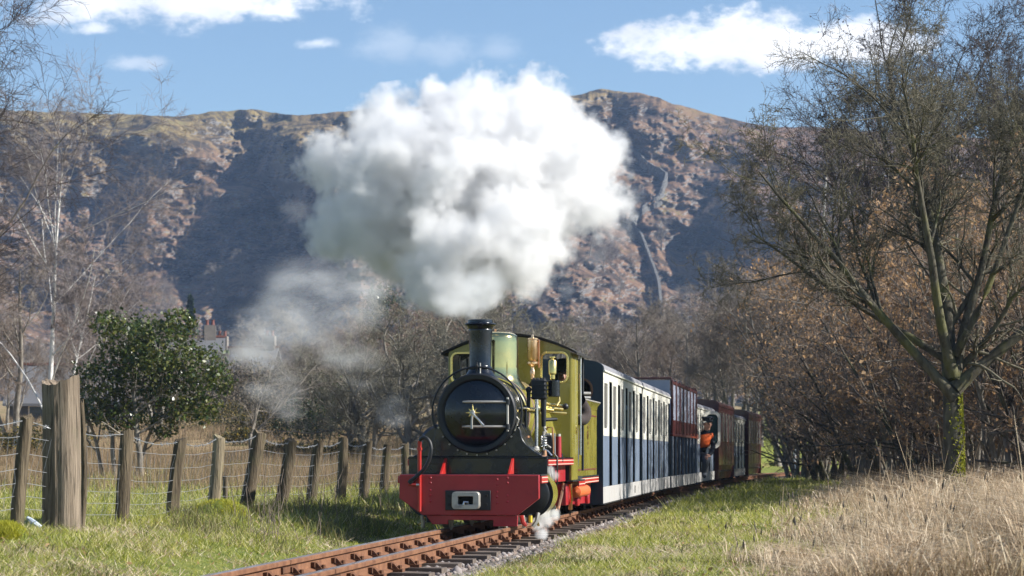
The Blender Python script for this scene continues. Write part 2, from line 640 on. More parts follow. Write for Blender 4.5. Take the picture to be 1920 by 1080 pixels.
def hill_r(px, f):
    """distance of the fell face along each sight direction; f is the fraction of the way up to the skyline"""
    E = sky_e(px)
    e = f * E
    mx = (px - 960) / FPX * 540; mz = e * 540
    r = np.interp(f, [0, 0.12, 0.3, 0.5, 0.75, 0.92, 1.0], [388, 405, 446, 492, 562, 618, 655])
    warp = fbm(mx * 0.030 + 3, mz * 0.045 + 9, 4) - 0.5
    up1 = np.interp(f, [0, 0.15, 0.30, 0.62, 0.80, 1.0], [0.2, 0.7, 1.0, 1.0, 0.72, 0.35])
    up3 = np.interp(f, [0, 0.15, 0.30, 0.58, 0.74, 1.0], [0.2, 0.8, 1.0, 1.0, 0.5, 0.1])
    r = r + 84 * up1 * hollow(px, 655 + 330 * warp, 180, 330, 700)
    r = r + 34 * up1 * hollow(px, 300 + 300 * warp, 80, 140, 200)
    r = r + 62 * up3 * hollow(px, 1490 - 90 * (0.5 - f) + 260 * warp, 145, 215, 230)
    r = r + 22 * up3 * hollow(px, 1225 + 220 * warp, 45, 70, 120)
    r = r + 20 * up1 * hollow(px, 1115 + 260 * warp, 45, 80, 120)
    r = r + 22 * hollow(px, 560 + 420 * warp, 55, 90, 160) * sstep(0.55, 0.75, f)
    r = r + 18 * hollow(px, 1300 + 420 * warp, 50, 90, 140) * sstep(0.6, 0.8, f)
    body = sstep(0.02, 0.15, f) * (1 - 0.6 * sstep(0.90, 1.0, f))
    n1 = fbm(mx * 0.045 + 31, mz * 0.085, 5, 0.52) - 0.5
    n2 = fbm(mx * 0.17 + 2, mz * 0.30 + 8, 5, 0.58, ridged=True) - 0.4
    rough = sstep(0.42, 0.66, fbm(mx * 0.035 + 50, mz * 0.06 + 20, 4))
    n3 = fbm(mx * 0.62 + 12, mz * 0.95 + 3, 3, 0.6) - 0.5
    r = r + body * (n1 * 60 - n2 * (5.0 + 16.0 * rough) + n3 * (5.0 + 10.0 * rough))
    return r


def hill_pt(px, f):
    E = sky_e(px)
    r = hill_r(px, f)
    e = f * E + np.where(f > 0.985, 0.0016 * (fbm(px * 0.035, px * 0 + 2.0, 5) - 0.5), 0)
    return np.stack([(px - 960) / FPX * r, r, CAM_Z + e * r], -1)


def hill_material():
    t = NT('fellside')
    p = t.pos()
    g = t.new('ShaderNodeNewGeometry')
    sn = t.new('ShaderNodeSeparateXYZ'); t.l.new(g.outputs['True Normal'], sn.inputs[0])
    sp = t.new('ShaderNodeSeparateXYZ'); t.l.new(p, sp.inputs[0])
    n1 = t.noise(p, 0.018, 5, 0.6)
    n2 = t.noise(p, 0.11, 6, 0.65)
    n3 = t.noise(p, 0.7, 4, 0.6)
    bracken = t.mix(n3, (0.12, 0.070, 0.042), (0.25, 0.155, 0.10))
    grass = t.mix(n3, (0.16, 0.125, 0.05), (0.28, 0.21, 0.09))
    heath = t.mix(n3, (0.020, 0.017, 0.016), (0.055, 0.044, 0.032))
    hz = t.math('ADD', sp.outputs[2], t.math('MULTIPLY', t.math('SUBTRACT', n1, 0.5), 110.0))
    hz = t.math('ADD', hz, t.math('MULTIPLY', sp.outputs[0], -0.16))
    col = t.mix(t.ramp(hz, 84, 128), bracken, grass)
    n4 = t.noise(p, 0.28, 5, 0.6)
    col = t.mix(t.ramp(n2, 0.47, 0.57, 0, 0.85), col, heath)
    col = t.mix(t.ramp(n4, 0.52, 0.62, 0, 0.6), col, heath)
    col = t.mix(t.math('MULTIPLY', t.ramp(n4, 0.60, 0.68, 0, 0.8), t.ramp(n1, 0.45, 0.6)), col, (0.28, 0.27, 0.265))
    col = t.mix(t.ramp(n2, 0.33, 0.42, 0.55, 0), col, (0.17, 0.16, 0.06))
    rock = t.mix(n3, (0.12, 0.12, 0.125), (0.32, 0.31, 0.30))
    steep = t.math('ADD', sn.outputs[2], t.math('MULTIPLY', t.math('SUBTRACT', n2, 0.5), 0.5))
    col = t.mix(t.ramp(steep, 0.16, 0.32, 0.75, 0), col, rock)
    return t.fin(t.pbr(col, 0.95, 0.0, t.bump(t.math('ADD', n3, t.noise(p, 3.0, 3)), 0.7, 0.8), spec=0.15))


pxs = np.concatenate([np.linspace(-5200, -150, 90, endpoint=False), np.linspace(-150, 2070, 900), np.linspace(2080, 7200, 90)])
ffs = np.concatenate([np.linspace(0.02, 0.985, 340), np.array([1.0])])
HP, HF = np.meshgrid(pxs, ffs, indexing='xy')
HV = hill_pt(HP, HF)
top = HV[-1]
HV = np.concatenate([HV, (top * np.array([1.05, 1.05, 1.0]) - np.array([0, 0, 6]))[None], (top * np.array([1.25, 1.25, 0.65]))[None], (top * np.array([1.5, 1.5, 0.0]) - np.array([0, 0, 2]))[None]])
ny, nx = HV.shape[:2]
idx = np.arange(nx * ny).reshape(ny, nx)
quads = np.stack([idx[:-1, :-1], idx[:-1, 1:], idx[1:, 1:], idx[1:, :-1]], -1).reshape(-1, 4)
hill = mesh_np('hill', HV, quads, None, hill_material(), None, True)
tag(hill, 'craggy brown fell rising behind the train', None, None, 'structure')


def hill_on_ray(px, py):
    """point of the fell seen at a photo position"""
    f = (852 - py) / FPX / float(sky_e(px))
    p = hill_pt(np.array([float(px)]), np.array([f]))[0]
    return p[0], p[1], p[2]


# drystone wall that climbs the fell
WALL_PX = [(1185, 285), (1215, 315), (1252, 335), (1238, 375), (1205, 400), (1188, 425), (1205, 455), (1222, 500), (1236, 540), (1240, 590), (1252, 640)]
pts = []
for (ax, ay), (bx, by) in zip(WALL_PX[:-1], WALL_PX[1:]):
    for k in range(8):
        f = k / 8
        pts.append(hill_on_ray(ax + (bx - ax) * f, ay + (by - ay) * f))
pts = np.array(pts)
for _ in range(2):
    pts[1:-1] = (pts[:-2] + 2 * pts[1:-1] + pts[2:]) / 4
wz = pts[:, 2]
dirs = np.gradient(pts[:, :2], axis=0)
dirs /= np.linalg.norm(dirs, axis=1)[:, None] + 1e-6
nrm = np.stack([-dirs[:, 1], dirs[:, 0]], -1)
mb = MB()
vs = []
for i in range(len(pts)):
    hgt = 1.7 + 0.4 * random.random()
    for s, w, z in ((-1, 0.5, -1.5), (-1, 0.35, hgt), (1, 0.35, hgt - 0.1), (1, 0.5, -1.5)):
        vs.append((pts[i, 0] + nrm[i, 0] * s * w, pts[i, 1] + nrm[i, 1] * s * w, wz[i] + z))
fs = []
for i in range(len(pts) - 1):
    for k in range(3):
        fs.append((i * 4 + k, i * 4 + k + 1, i * 4 + 4 + k + 1, i * 4 + 4 + k))
mb.add(vs, fs)
t = NT('drystone')
n_ = t.noise(t.pos(), 1.4, 5, 0.7)
MAT_WALL = t.fin(t.pbr(t.mix(t.ramp(n_, 0.35, 0.65), (0.05, 0.05, 0.05), (0.15, 0.145, 0.135)), 0.95, 0, t.bump(n_, 0.8, 0.3)))
w_ob = mb.build('drystone_wall', MAT_WALL, None, False)
tag(w_ob, 'long grey drystone wall zigzagging up the brown fell', 'wall')

# ------------------------------------------------------------------ railway track
def rust(name, a, b, c, sc=9.0):
    t = NT(name)
    v = t.coord('Object')
    n1 = t.noise(v, sc, 6, 0.65); n2 = t.noise(v, sc * 9, 3)
    col = t.mix(t.ramp(n1, 0.32, 0.66), a, b)
    col = t.mix(t.ramp(n2, 0.45, 0.75, 0, 0.5), col, c)
    return t.fin(t.pbr(col, 0.82, 0.0, t.bump(n2, 0.5, 0.004), spec=0.3))


MAT_RAIL = rust('rusty_rail', (0.135, 0.060, 0.032), (0.22, 0.105, 0.055), (0.075, 0.036, 0.022))
MAT_CHAIR = rust('rusty_chair', (0.085, 0.04, 0.022), (0.16, 0.07, 0.035), (0.05, 0.028, 0.02))
t = NT('rail_top')
n_ = t.noise(t.coord('Object', (1, 0.05, 1)), 30, 4)
MAT_RAILTOP = t.fin(t.pbr(t.mix(t.ramp(n_, 0.3, 0.7), (0.42, 0.40, 0.40), (0.30, 0.20, 0.14)), 0.38, 0.75))
t = NT('weathered_sleeper')
v_ = t.coord('Object', (1, 14, 14)); n_ = t.noise(v_, 3, 6, 0.7); n2_ = t.noise(t.coord('Object'), 5, 4)
MAT_SLEEPER = t.fin(t.pbr(t.mix(t.ramp(n2_, 0.4, 0.7, 0, 0.6), t.mix(t.ramp(n_, 0.3, 0.7), (0.055, 0.042, 0.034), (0.16, 0.125, 0.10)), (0.16, 0.10, 0.07)), 0.9, 0, t.bump(n_, 0.7, 0.01)))

GAUGE = 0.235      # half distance between rail centres
trk = empty('railway_track', (0, 0, 0), 0, 'rusty narrow gauge track on stone ballast curving away under the train', None, None, 'structure')


def rail_path(off, d0, d1, step=0.5):
    out = []
    for d in np.linspace(d0, d1, max(2, int((d1 - d0) / step) + 1)):
        d = float(d)
        c = track_pt(d); h = (track_pt(d + 0.3) - track_pt(d - 0.3)).normalized()
        n = Vector((h.y, -h.x, 0))
        out.append(c + n * off)
    return out


def sweep(path, sec):
    mb = MB()
    n = len(sec); vs = []
    m = len(path)
    for i, p in enumerate(path):
        h = (path[min(i + 1, m - 1)] - path[max(i - 1, 0)]).normalized()
        nn = Vector((h.y, -h.x, 0))
        vs += [p + nn * a + Vector((0, 0, b)) for a, b in sec]
    fs = []
    for i in range(m - 1):
        for k in range(n):
            fs.append((i * n + k, i * n + (k + 1) % n, (i + 1) * n + (k + 1) % n, (i + 1) * n + k))
    fs += [tuple(range(n - 1, -1, -1)), tuple((m - 1) * n + k for k in range(n))]
    return mb.add(vs, fs)


SEC = [(-0.042, -0.098), (0.042, -0.098), (0.042, -0.090), (0.010, -0.078), (0.009, -0.036), (0.028, -0.028), (0.030, -0.006), (0.024, -0.002), (-0.024, -0.002), (-0.030, -0.006), (-0.028, -0.028), (-0.009, -0.036), (-0.010, -0.078), (-0.042, -0.090)]
CAPS = [(-0.020, -0.0025), (0.020, -0.0025), (0.018, 0.0), (-0.018, 0.0)]
JOINTS = [6.0, 11.35, 16.62, 22.0, 29.0, 38.0, 48.0, 58.0, 70.0, 95.0]
for s in (-1, 1):
    for a, b in zip(JOINTS[:-1], JOINTS[1:]):
        sh = 0.9 if s < 0 else 0.0
        pth = rail_path(s * GAUGE, a + sh, b + sh - 0.012)
        ro = sweep(pth, SEC).build('rail', MAT_RAIL, trk, True, 30)
        sweep(pth, CAPS).build('running_surface', MAT_RAILTOP, ro, True, 30)
SLEEPER_STEP = 0.556
sm_ = []
for k in range(4):
    mb = MB()
    w = 0.085 + 0.01 * random.random()
    L = 0.50 + 0.03 * random.random()
    n = 7
    vs, fs = [], []
    for i in range(n):
        x = -L + 2 * L * i / (n - 1)
        j = lambda: (random.random() - 0.5) * 0.012
        vs += [(x, -w + j(), -0.21), (x, w + j(), -0.21), (x, w + j(), -0.101 + j() * .4), (x, -w + j(), -0.101 + j() * .4)]
    for i in range(n - 1):
        for q in range(4):
            fs.append((i * 4 + q, i * 4 + (q + 1) % 4, i * 4 + 4 + (q + 1) % 4, i * 4 + 4 + q))
    fs += [(3, 2, 1, 0), tuple((n - 1) * 4 + q for q in range(4))]
    mb.add(vs, fs)
    sm_.append(mb.mesh('sleeper', MAT_SLEEPER, False))
cmb = MB()
cmb.box(-0.10, 0.10, -0.045, 0.045, -0.1005, -0.082)            # base plate
cmb.prism([(0.035, -0.083), (0.075, -0.083), (0.045, -0.050), (0.032, -0.046)], 'y', -0.03, 0.03)
cmb.prism([(-0.035, -0.083), (-0.032, -0.046), (-0.045, -0.050), (-0.075, -0.083)], 'y', -0.03, 0.03)
cmb.cyl((0.078, 0, -0.084), (0.078, 0, -0.060), 0.014, None, 6)
cmb.cyl((-0.078, 0, -0.084), (-0.078, 0, -0.060), 0.014, None, 6)
chair_me = cmb.mesh('rail_chair', MAT_CHAIR, False)
kmb = MB(); kmb.box(0.012, 0.034, -0.05, 0.045, -0.074, -0.044)
key_me = kmb.mesh('rail_key', MAT_CHAIR, False)
d = 9.0
while d < 66:
    h = (track_pt(d + 0.3) - track_pt(d - 0.3)).normalized()
    a = math.atan2(-h.x, h.y)
    so = link_mesh('sleeper', random.choice(sm_), None, trk)
    so.location = track_pt(d) + Vector(((random.random() - .5) * .05, 0, -0.002 * random.random()))
    so.rotation_euler = (0, 0, a + (random.random() - .5) * .05)
    n = Vector((h.y, -h.x, 0))
    if d < 36:
        for s in (-1, 1):
            co = link_mesh('rail_chair', chair_me, None, trk)
            co.location = track_pt(d) + n * s * GAUGE
            co.rotation_euler = (0, 0, a)
            ko = link_mesh('rail_key', key_me, None, co)
    d += SLEEPER_STEP * 0.988 + (random.random() - .5) * 0.03
# fishplates at the joints in view
for s in (-1, 1):
    for a in JOINTS[1:6]:
        sh = 0.9 if s < 0 else 0.0
        for q in (0.013, -0.013):
            pth = rail_path(s * GAUGE + q * 1.3, a + sh - 0.16, a + sh + 0.16, 0.08)
            sweep(pth, [(-0.006, -0.074), (0.006, -0.074), (0.006, -0.040), (-0.006, -0.040)]).build('fishplate', MAT_CHAIR, trk, False)

# ballast stones
def ballast():
    t = NT('ballast')
    g = t.new('ShaderNodeNewGeometry')
    c = t.cramp(g.outputs['Random Per Island'], [(0, (0.13, 0.11, 0.10)), (0.35, (0.24, 0.21, 0.20)), (0.7, (0.34, 0.31, 0.30)), (0.9, (0.20, 0.13, 0.10)), (1, (0.50, 0.47, 0.44))])
    n = t.noise(t.pos(), 90, 3)
    m = t.fin(t.pbr(t.mix(t.math('MULTIPLY', n, 0.5), c, (0.12, 0.09, 0.075)), 0.9, 0))
    N = 15000
    dd = 9.5 + (np.random.default_rng(3).random(N) ** 1.7) * 44
    tt = np.random.default_rng(4).normal(0, 1, N)
    side = np.random.default_rng(5).random(N)
    tl = np.where(side < 0.72, 0.52 + np.abs(tt) * 0.13 - 0.25 * (np.random.default_rng(8).random(N) < 0.5), np.where(side < 0.88, np.clip(tt, -1, 1) * 0.42, -0.42 - np.abs(tt) * 0.10))
    x = track_x(dd) + tl
    z = np.where(np.abs(tl) < 0.55, -0.142, ground_h(x, dd)) + 0.004
    base = np.array([(0, 0, 1), (0.9, 0, .3), (.28, .85, .3), (-.73, .53, .3), (-.73, -.53, .3), (.28, -.85, .3), (.7, .5, -.4), (-.3, .8, -.4), (-.9, 0, -.4), (-.3, -.8, -.4), (.7, -.5, -.4)])
    tri = np.array([(0, 1, 2), (0, 2, 3), (0, 3, 4), (0, 4, 5), (0, 5, 1), (1, 6, 2), (2, 7, 3), (3, 8, 4), (4, 9, 5), (5, 10, 1), (6, 7, 2), (7, 8, 3), (8, 9, 4), (9, 10, 5), (10, 6, 1)])
    r_ = np.random.default_rng(6)
    size = (0.010 + 0.015 * r_.random(N) ** 1.6 + 0.02 * (r_.random(N) < 0.02))
    sc = size[:, None, None] * (0.7 + 0.6 * r_.random((N, 1, 3))) * np.array([1, 1, 0.75])
    vv = base[None] * sc * (0.8 + 0.4 * r_.random((N, len(base), 1)))
    an = r_.random(N) * 6.28
    ca, sa = np.cos(an)[:, None], np.sin(an)[:, None]
    vx = vv[..., 0] * ca - vv[..., 1] * sa; vy = vv[..., 0] * sa + vv[..., 1] * ca
    vv = np.stack([vx, vy, vv[..., 2]], -1) + np.stack([x, dd, z], -1)[:, None]
    tr = tri[None] + (np.arange(N) * len(base))[:, None, None]
    return mesh_np('ballast', vv, None, tr.reshape(-1, 3), m)


bo = ballast()
tag(bo, 'grey stone ballast lying around the sleepers and along the track edge', 'gravel', None, 'stuff')
# bed under the stones
pth = rail_path(0, 6, 90, 0.5)
mb = sweep(pth, [(-0.62, -0.24), (0.72, -0.24), (0.66, -0.148), (-0.56, -0.148)])
t = NT('ballast_bed')
vo = t.new('ShaderNodeTexVoronoi'); vo.inputs['Scale'].default_value = 34; t.l.new(t.pos(), vo.inputs['Vector'])
n_ = t.noise(t.pos(), 5, 4)
col = t.mix(t.ramp(n_, 0.4, 0.7), t.mix(vo.outputs['Color'], (0.10, 0.085, 0.075), (0.30, 0.27, 0.25)), (0.10, 0.075, 0.05))
mbm = t.fin(t.pbr(col, 0.95, 0, t.bump(vo.outputs['Distance'], 1.0, 0.03)))
bb = mb.build('ballast_bed', mbm, trk, False)
# ------------------------------------------------------------------ fence and gate post
def wood(name, c1, c2, c3, sc=10, stretch=0.08):
    t = NT(name)
    v = t.coord('Object', (1, 1, stretch))
    n1 = t.noise(v, sc * 3, 6, 0.7); n2 = t.noise(t.coord('Object'), 4.0, 5, 0.6)
    w = t.new('ShaderNodeTexNoise'); w.inputs['Scale'].default_value = sc * 9; w.inputs['Detail'].default_value = 3
    t.l.new(v, w.inputs['Vector'])
    col = t.mix(t.ramp(n1, 0.32, 0.68), c1, c2)
    col = t.mix(t.ramp(w.outputs['Fac'], 0.55, 0.68, 0, 0.75), col, (0.03, 0.024, 0.018))
    col = t.mix(t.ramp(n2, 0.52, 0.72, 0, 0.6), col, c3)
    h = t.math('ADD', n1, t.math('MULTIPLY', w.outputs['Fac'], 1.0))
    return t.fin(t.pbr(col, 0.9, 0, t.bump(h, 0.9, 0.012), spec=0.2))


MAT_POST = wood('weathered_post', (0.055, 0.042, 0.028), (0.15, 0.118, 0.078), (0.09, 0.085, 0.042), 8)
MAT_POST2 = wood('pale_post', (0.16, 0.13, 0.085), (0.30, 0.25, 0.17), (0.2, 0.18, 0.09), 8)
MAT_GATE = wood('old_gate_post', (0.10, 0.076, 0.055), (0.25, 0.20, 0.15), (0.13, 0.12, 0.075), 7, 0.06)
t = NT('galvanised_wire')
MAT_WIRE = t.fin(t.pbr((0.24, 0.245, 0.255), 0.45, 0.3))
MAT_WIRE2 = None


def post_mesh(name, base, top, r0, r1, mat, parent, square=False, seed=0, cuts=10, n=12):
    """split or round stake from base to top with an uneven surface"""
    rs = np.random.default_rng(seed)
    base, top = np.array(base), np.array(top)
    axis = top - base
    L = np.linalg.norm(axis); ax = axis / L
    e1 = np.array([1.0, 0, 0]) - ax * ax[0]; e1 /= np.linalg.norm(e1)
    e2 = np.cross(ax, e1)
    ang = np.arange(n) / n * 2 * math.pi + rs.random() * (0 if square else 6)
    prof = 1 + (rs.random(n) - 0.5) * (0.06 if square else 0.18)
    if square:
        prof = np.minimum(1 / np.maximum(np.abs(np.cos(ang + .13)), 1e-3), 1 / np.maximum(np.abs(np.sin(ang + .13)), 1e-3)) * 0.88 * prof
        prof = np.minimum(prof, 1.14)
    bend = (rs.random(2) - 0.5) * 0.05 * L
    vs = []
    for i in range(cuts + 1):
        f = i / cuts
        r = r0 + (r1 - r0) * f
        c = base + axis * f + (e1 * bend[0] + e2 * bend[1]) * math.sin(f * math.pi)
        rr = r * prof * (1 + (rs.random(n) - 0.5) * 0.05)
        ring = c[None] + (np.cos(ang) * rr)[:, None] * e1 + (np.sin(ang) * rr)[:, None] * e2
        if i == cuts:
            ring = ring + ax[None] * ((rs.random(n) - 0.5) * 0.03 + np.cos(ang + rs.random() * 6) * 0.015)[:, None]
        vs += [tuple(p) for p in ring]
    vs.append(tuple(top + ax * 0.006))
    fs = []
    for i in range(cuts):
        for k in range(n):
            fs.append((i * n + k, i * n + (k + 1) % n, (i + 1) * n + (k + 1) % n, (i + 1) * n + k))
    for k in range(n):
        fs.append((cuts * n + k, cuts * n + (k + 1) % n, len(vs) - 1))
    mb = MB(); mb.add(vs, fs)
    return mb.build(name, mat, parent, True, 50)


fence = empty('wire_fence', (0, 0, 0), 0, 'leaning wooden stake fence with barbed wire and stock netting along the meadow', 'fence')
POSTS = [(-255, 985, -245, 775, 26), (-90, 980, -84, 778, 26), (35, 968, 50, 780, 25), (228, 981, 238, 808, 26), (325, 971, 339, 823, 24), (397, 958, 411, 818, 22), (460, 958, 487, 811, 27),
         (523, 951, 545, 825, 23), (585, 949, 599, 828, 21), (636, 940, 643, 822, 19), (682, 937, 690, 829, 18), (720, 935, 727, 835, 16), (757, 932, 759, 832, 15), (800, 930, 801, 835, 15), (835, 928, 836, 838, 14), (862, 925, 864, 840, 13)]
PTOP = []
PBOT = []
for i, (bx, by, tx, ty, wpx) in enumerate(POSTS):
    d = 19080 / (1386 - bx)
    b = Vector((px2x(bx, d), d, py2z(by, d)))
    tpt = Vector((px2x(tx, d), d + 0.03 * random.random(), py2z(ty, d)))
    dirv = (tpt - b).normalized()
    zg = gh(b.x, b.y)
    foot = b - dirv * max(0.12, (b.z - zg) + 0.12)
    r = wpx / 2 / FPX * d
    post_mesh('fence_post', foot, tpt, r * 1.05, r * 0.97, MAT_POST2 if i in (5,) else MAT_POST, fence, seed=20 + i)
    PTOP.append(tpt); PBOT.append(b)


def wire_run(frac, sag, r, name, wob=0.006, off=0.02, twist=False):
    pts = []
    for i in range(len(PTOP) - 1):
        a = PBOT[i].lerp(PTOP[i], frac); c = PBOT[i + 1].lerp(PTOP[i + 1], frac)
        n = 9
        for k in range(n):
            f = k / n
            p = a.lerp(c, f)
            p.z += -sag * 4 * f * (1 - f) + (random.random() - .5) * wob
            p.y += off; p.x -= off
            pts.append(p)
    mb = MB().tube(pts, r, 4)
    if twist:
        for i in range(len(pts) - 1):
            for q in range(2):
                p = pts[i].lerp(pts[i + 1], random.random())
                for s in range(2):
                    dv = Vector((random.random() - .5, random.random() - .5, random.random() - .5)).normalized() * 0.018
                    mb.tube([p - dv, p + dv], 0.0022, 3)
    return mb.build(name, MAT_WIRE, fence, True)


o_ = wire_run(0.965, 0.045, 0.0036, 'barbed_wire', 0.012, 0.015, True)
for f in (0.80, 0.63, 0.48, 0.34, 0.21, 0.09):
    wire_run(f, 0.012 + 0.012 * random.random(), 0.0024, 'netting_wire')
mb = MB()
for i in range(len(PTOP) - 1):
    L = (PTOP[i + 1] - PTOP[i]).length
    n = max(4, int(L / 0.125))
    for k in range(1, n):
        f = (k + (random.random() - .5) * .2) / n
        a = PBOT[i].lerp(PBOT[i + 1], f); c = PTOP[i].lerp(PTOP[i + 1], f)
        off = Vector((-0.02, 0.02, 0))
        pts = [a.lerp(c, q) + off + Vector(((random.random() - .5) * .02, 0, 0)) for q in (0.05, 0.2, 0.34, 0.48, 0.63, 0.80)]
        bow = 0.03 * math.sin(i * 2.1 + f * 5)
        pts = [p + Vector((bow * math.sin(j * .8), 0, 0)) for j, p in enumerate(pts)]
        mb.tube(pts, 0.0011, 3)
nt_ = mb.build('netting_upright', MAT_WIRE, fence, True)
tag(nt_, kind='stuff')

# big weathered gate post with a split, hollowed top
d = 14.8
gx = px2x(115, d)
gz = gh(gx, d)
gp = empty('gate_post', (gx, d, gz), 0, 'thick weathered timber gate post with rotten hollow top standing in the fence line', 'gate post')
n, cuts = 40, 26
H = py2z(712, d) - gz
vs = []
rs = np.random.default_rng(77)
ang = np.arange(n) / n * 2 * math.pi
sq = 0.128 / (np.abs(np.cos(ang + .1)) ** 2.7 + np.abs(np.sin(ang + .1)) ** 2.7) ** (1 / 2.7)
groove = 1 - 0.05 * (rs.random(n) < 0.3) * rs.random(n) - 0.02 * rs.random(n)
for i in range(cuts + 1):
    f = i / cuts
    k = 1.0 + 0.05 * (1 - f) ** 3 - 0.03 * f
    rr = sq * groove * k * (1 + 0.012 * np.sin(f * 9 + ang * 3) + (rs.random(n) - .5) * 0.012)
    if f < 0.14:
        rr = rr * (1 - 0.10 * rs.random(n) * (0.14 - f) / 0.14)
    z = -0.2 + (H + 0.2) * f
    ztop = np.zeros(n)
    if i >= cuts - 2:
        ztop = (i - cuts + 3) / 3 * (0.02 * np.cos(ang * 2 + 0.6) + 0.018 * (rs.random(n) - .5) + 0.02 * np.cos(ang - .5))
    vs += [(rr[j] * math.cos(ang[j]) + 0.004 * math.sin(f * 4), rr[j] * math.sin(ang[j]), z + ztop[j]) for j in range(n)]
top0 = cuts * n
rim = [Vector(v) for v in vs[top0:top0 + n]]
c0 = sum(rim, Vector()) / n
for q, (fr, dz) in enumerate(((0.72, -0.018), (0.4, -0.05), (0.15, -0.035))):
    for j in range(n):
        p = c0.lerp(rim[j], fr)
        vs.append((p.x, p.y, p.z + dz + (rs.random() - .5) * 0.02))
vs.append((c0.x, c0.y, c0.z - 0.045))
fs = []
for i in range(cuts + 3):
    for j in range(n):
        fs.append((i * n + j, i * n + (j + 1) % n, (i + 1) * n + (j + 1) % n, (i + 1) * n + j))
last = (cuts + 3) * n
for j in range(n):
    fs.append((last + j, last + (j + 1) % n, len(vs) - 1))
MB().add(vs, fs).build('timber', MAT_GATE, gp, True, 40)
mb = MB()
for k in range(3):
    pts = [Vector((-0.16 + 0.32 * q / 10, -0.14 * math.sin(math.pi * q / 10) - 0.02, H * (0.80 - 0.30 * k) + 0.01 * math.sin(q))) for q in range(11)]
pts = [Vector((-0.17 - 0.012 * q + 0.03 * math.sin(q * 1.7), -0.02 + 0.03 * math.cos(q * 1.7), H * 0.72 - 0.012 * q)) for q in range(14)]
mb.tube(pts, 0.004, 5)
mb.build('wire_loop', MAT_WIRE, gp)
# slender stake just behind it
d = 15.35
st = empty('wooden_stake', (px2x(149, d), d, gh(px2x(149, d), d)), 0, 'thin brown stake standing close behind the thick gate post', 'stake')
post_mesh('stake_shaft', (0, 0, -0.15), (0.012, 0, py2z(752, d) - st.location.z), 0.024, 0.02, MAT_POST, st, seed=5)
# pale scrap by the foot of the gate post
d = 15.2
sx = px2x(66, d)
mb = MB()
pts = [Vector((-0.06 + 0.012 * k, 0.01 * math.sin(k), 0.10 - 0.009 * k)) for k in range(11)]
mb.tube(pts, [0.005 + 0.016 * math.sin(0.3 + k * .26) for k in range(11)], 8)
sc_ = mb.build('plastic_scrap', paint('scrap_paint', (0.42, 0.48, 0.55), 0.4))
sc_.location = (sx, d, gh(sx, d) + 0.04)
tag(sc_, 'pale blue scrap of bent plastic at the foot of the thick gate post', 'scrap')

# old stakes out in the pasture
for i, (px, d, hpx, lab) in enumerate([(421, 30, 62, 'short grey stake in the pasture behind the pale fence post'), (690, 36, 40, 'low grey stake in the pasture near the bramble bushes')]):
    p = at(px, d)
    o = post_mesh('pasture_stake', (0, 0, -0.2), (0.01, 0, hpx / FPX * d), 0.04, 0.035, MAT_POST, None, seed=90 + i)
    o.location = p
    tag(o, lab, 'stake', 'old stakes in the pasture')

# lineside marker beyond the train
d = 70
p = at(1490, d)
mk = empty('marker_post', p, 0, 'slim pale grey marker post on the verge beyond the train', 'marker post')
MB().cyl((0, 0, -0.2), (0, 0, (890 - 836) / FPX * d), 0.05, 0.045, 10).build('post', paint('marker_paint', (0.55, 0.58, 0.62), 0.5), mk)
MB().box(-0.11, 0.11, -0.075, -0.055, 0.30, 0.52).build('plate', paint('marker_plate', (0.30, 0.38, 0.50), 0.5), mk)
# ------------------------------------------------------------------ locomotive
OLIVE = (0.255, 0.225, 0.038)
M_OLIVE = paint('olive_green_paint', OLIVE, 0.2, 0.0, 0.5, (0.20, 0.17, 0.03), 0.12, 3)
M_RED = paint('buffer_beam_red', (0.34, 0.010, 0.020), 0.35, 0.0, 0.25, (0.12, 0.012, 0.014), 0.4, 6)
M_RED2 = paint('bright_red', (0.42, 0.018, 0.014), 0.35, 0.0, 0.3)
M_BLACK = paint('gloss_black', (0.004, 0.006, 0.011), 0.15, 0.0, 0.15, (0.012, 0.012, 0.012), 0.3, 6)
M_BLACKM = paint('satin_black', (0.006, 0.008, 0.012), 0.38, 0.0, 0.0, (0.03, 0.025, 0.02), 0.4, 8)
M_DARK = paint('sooty_black', (0.012, 0.011, 0.010), 0.75, 0.0, 0.0, (0.05, 0.035, 0.025), 0.5, 9)
M_STEEL = paint('bright_steel', (0.62, 0.62, 0.62), 0.22, 1.0, 0.0, (0.2, 0.16, 0.12), 0.5, 8)
M_STEELD = paint('worn_steel', (0.46, 0.44, 0.40), 0.42, 0.75, 0.0, (0.10, 0.08, 0.06), 0.7, 10)
M_BRASS = paint('polished_brass', (0.80, 0.62, 0.24), 0.16, 1.0, 0.0, (0.35, 0.22, 0.08), 0.3, 6)
M_DOME = paint('polished_dome', (0.70, 0.57, 0.25), 0.06, 1.0, 0.0, (0.6, 0.5, 0.2), 0.1, 3)
M_COPPER = paint('copper', (0.72, 0.36, 0.20), 0.22, 1.0, 0.0, (0.3, 0.15, 0.08), 0.4, 8)
M_BRONZE = paint('brass_whistle', (0.78, 0.52, 0.32), 0.24, 1.0, 0.0, (0.35, 0.2, 0.1), 0.3, 8)
M_ORANGE = paint('orange_tank', (0.62, 0.12, 0.03), 0.4)
M_YELLOW = paint('yellow_paint', (0.75, 0.50, 0.02), 0.4)
M_LINE = paint('lining_cream', (0.62, 0.52, 0.42), 0.4)
M_MAROONL = paint('lining_maroon', (0.12, 0.03, 0.02), 0.4)
M_RUBBER = paint('rubber_hose', (0.012, 0.013, 0.016), 0.32)
t = NT('window_glass')
_p = t.n.new('ShaderNodeBsdfPrincipled')
_p.inputs['Base Color'].default_value = (0.9, 0.95, 0.96, 1); _p.inputs['Roughness'].default_value = 0.02
_p.inputs['Transmission Weight'].default_value = 1.0; _p.inputs['IOR'].default_value = 1.1
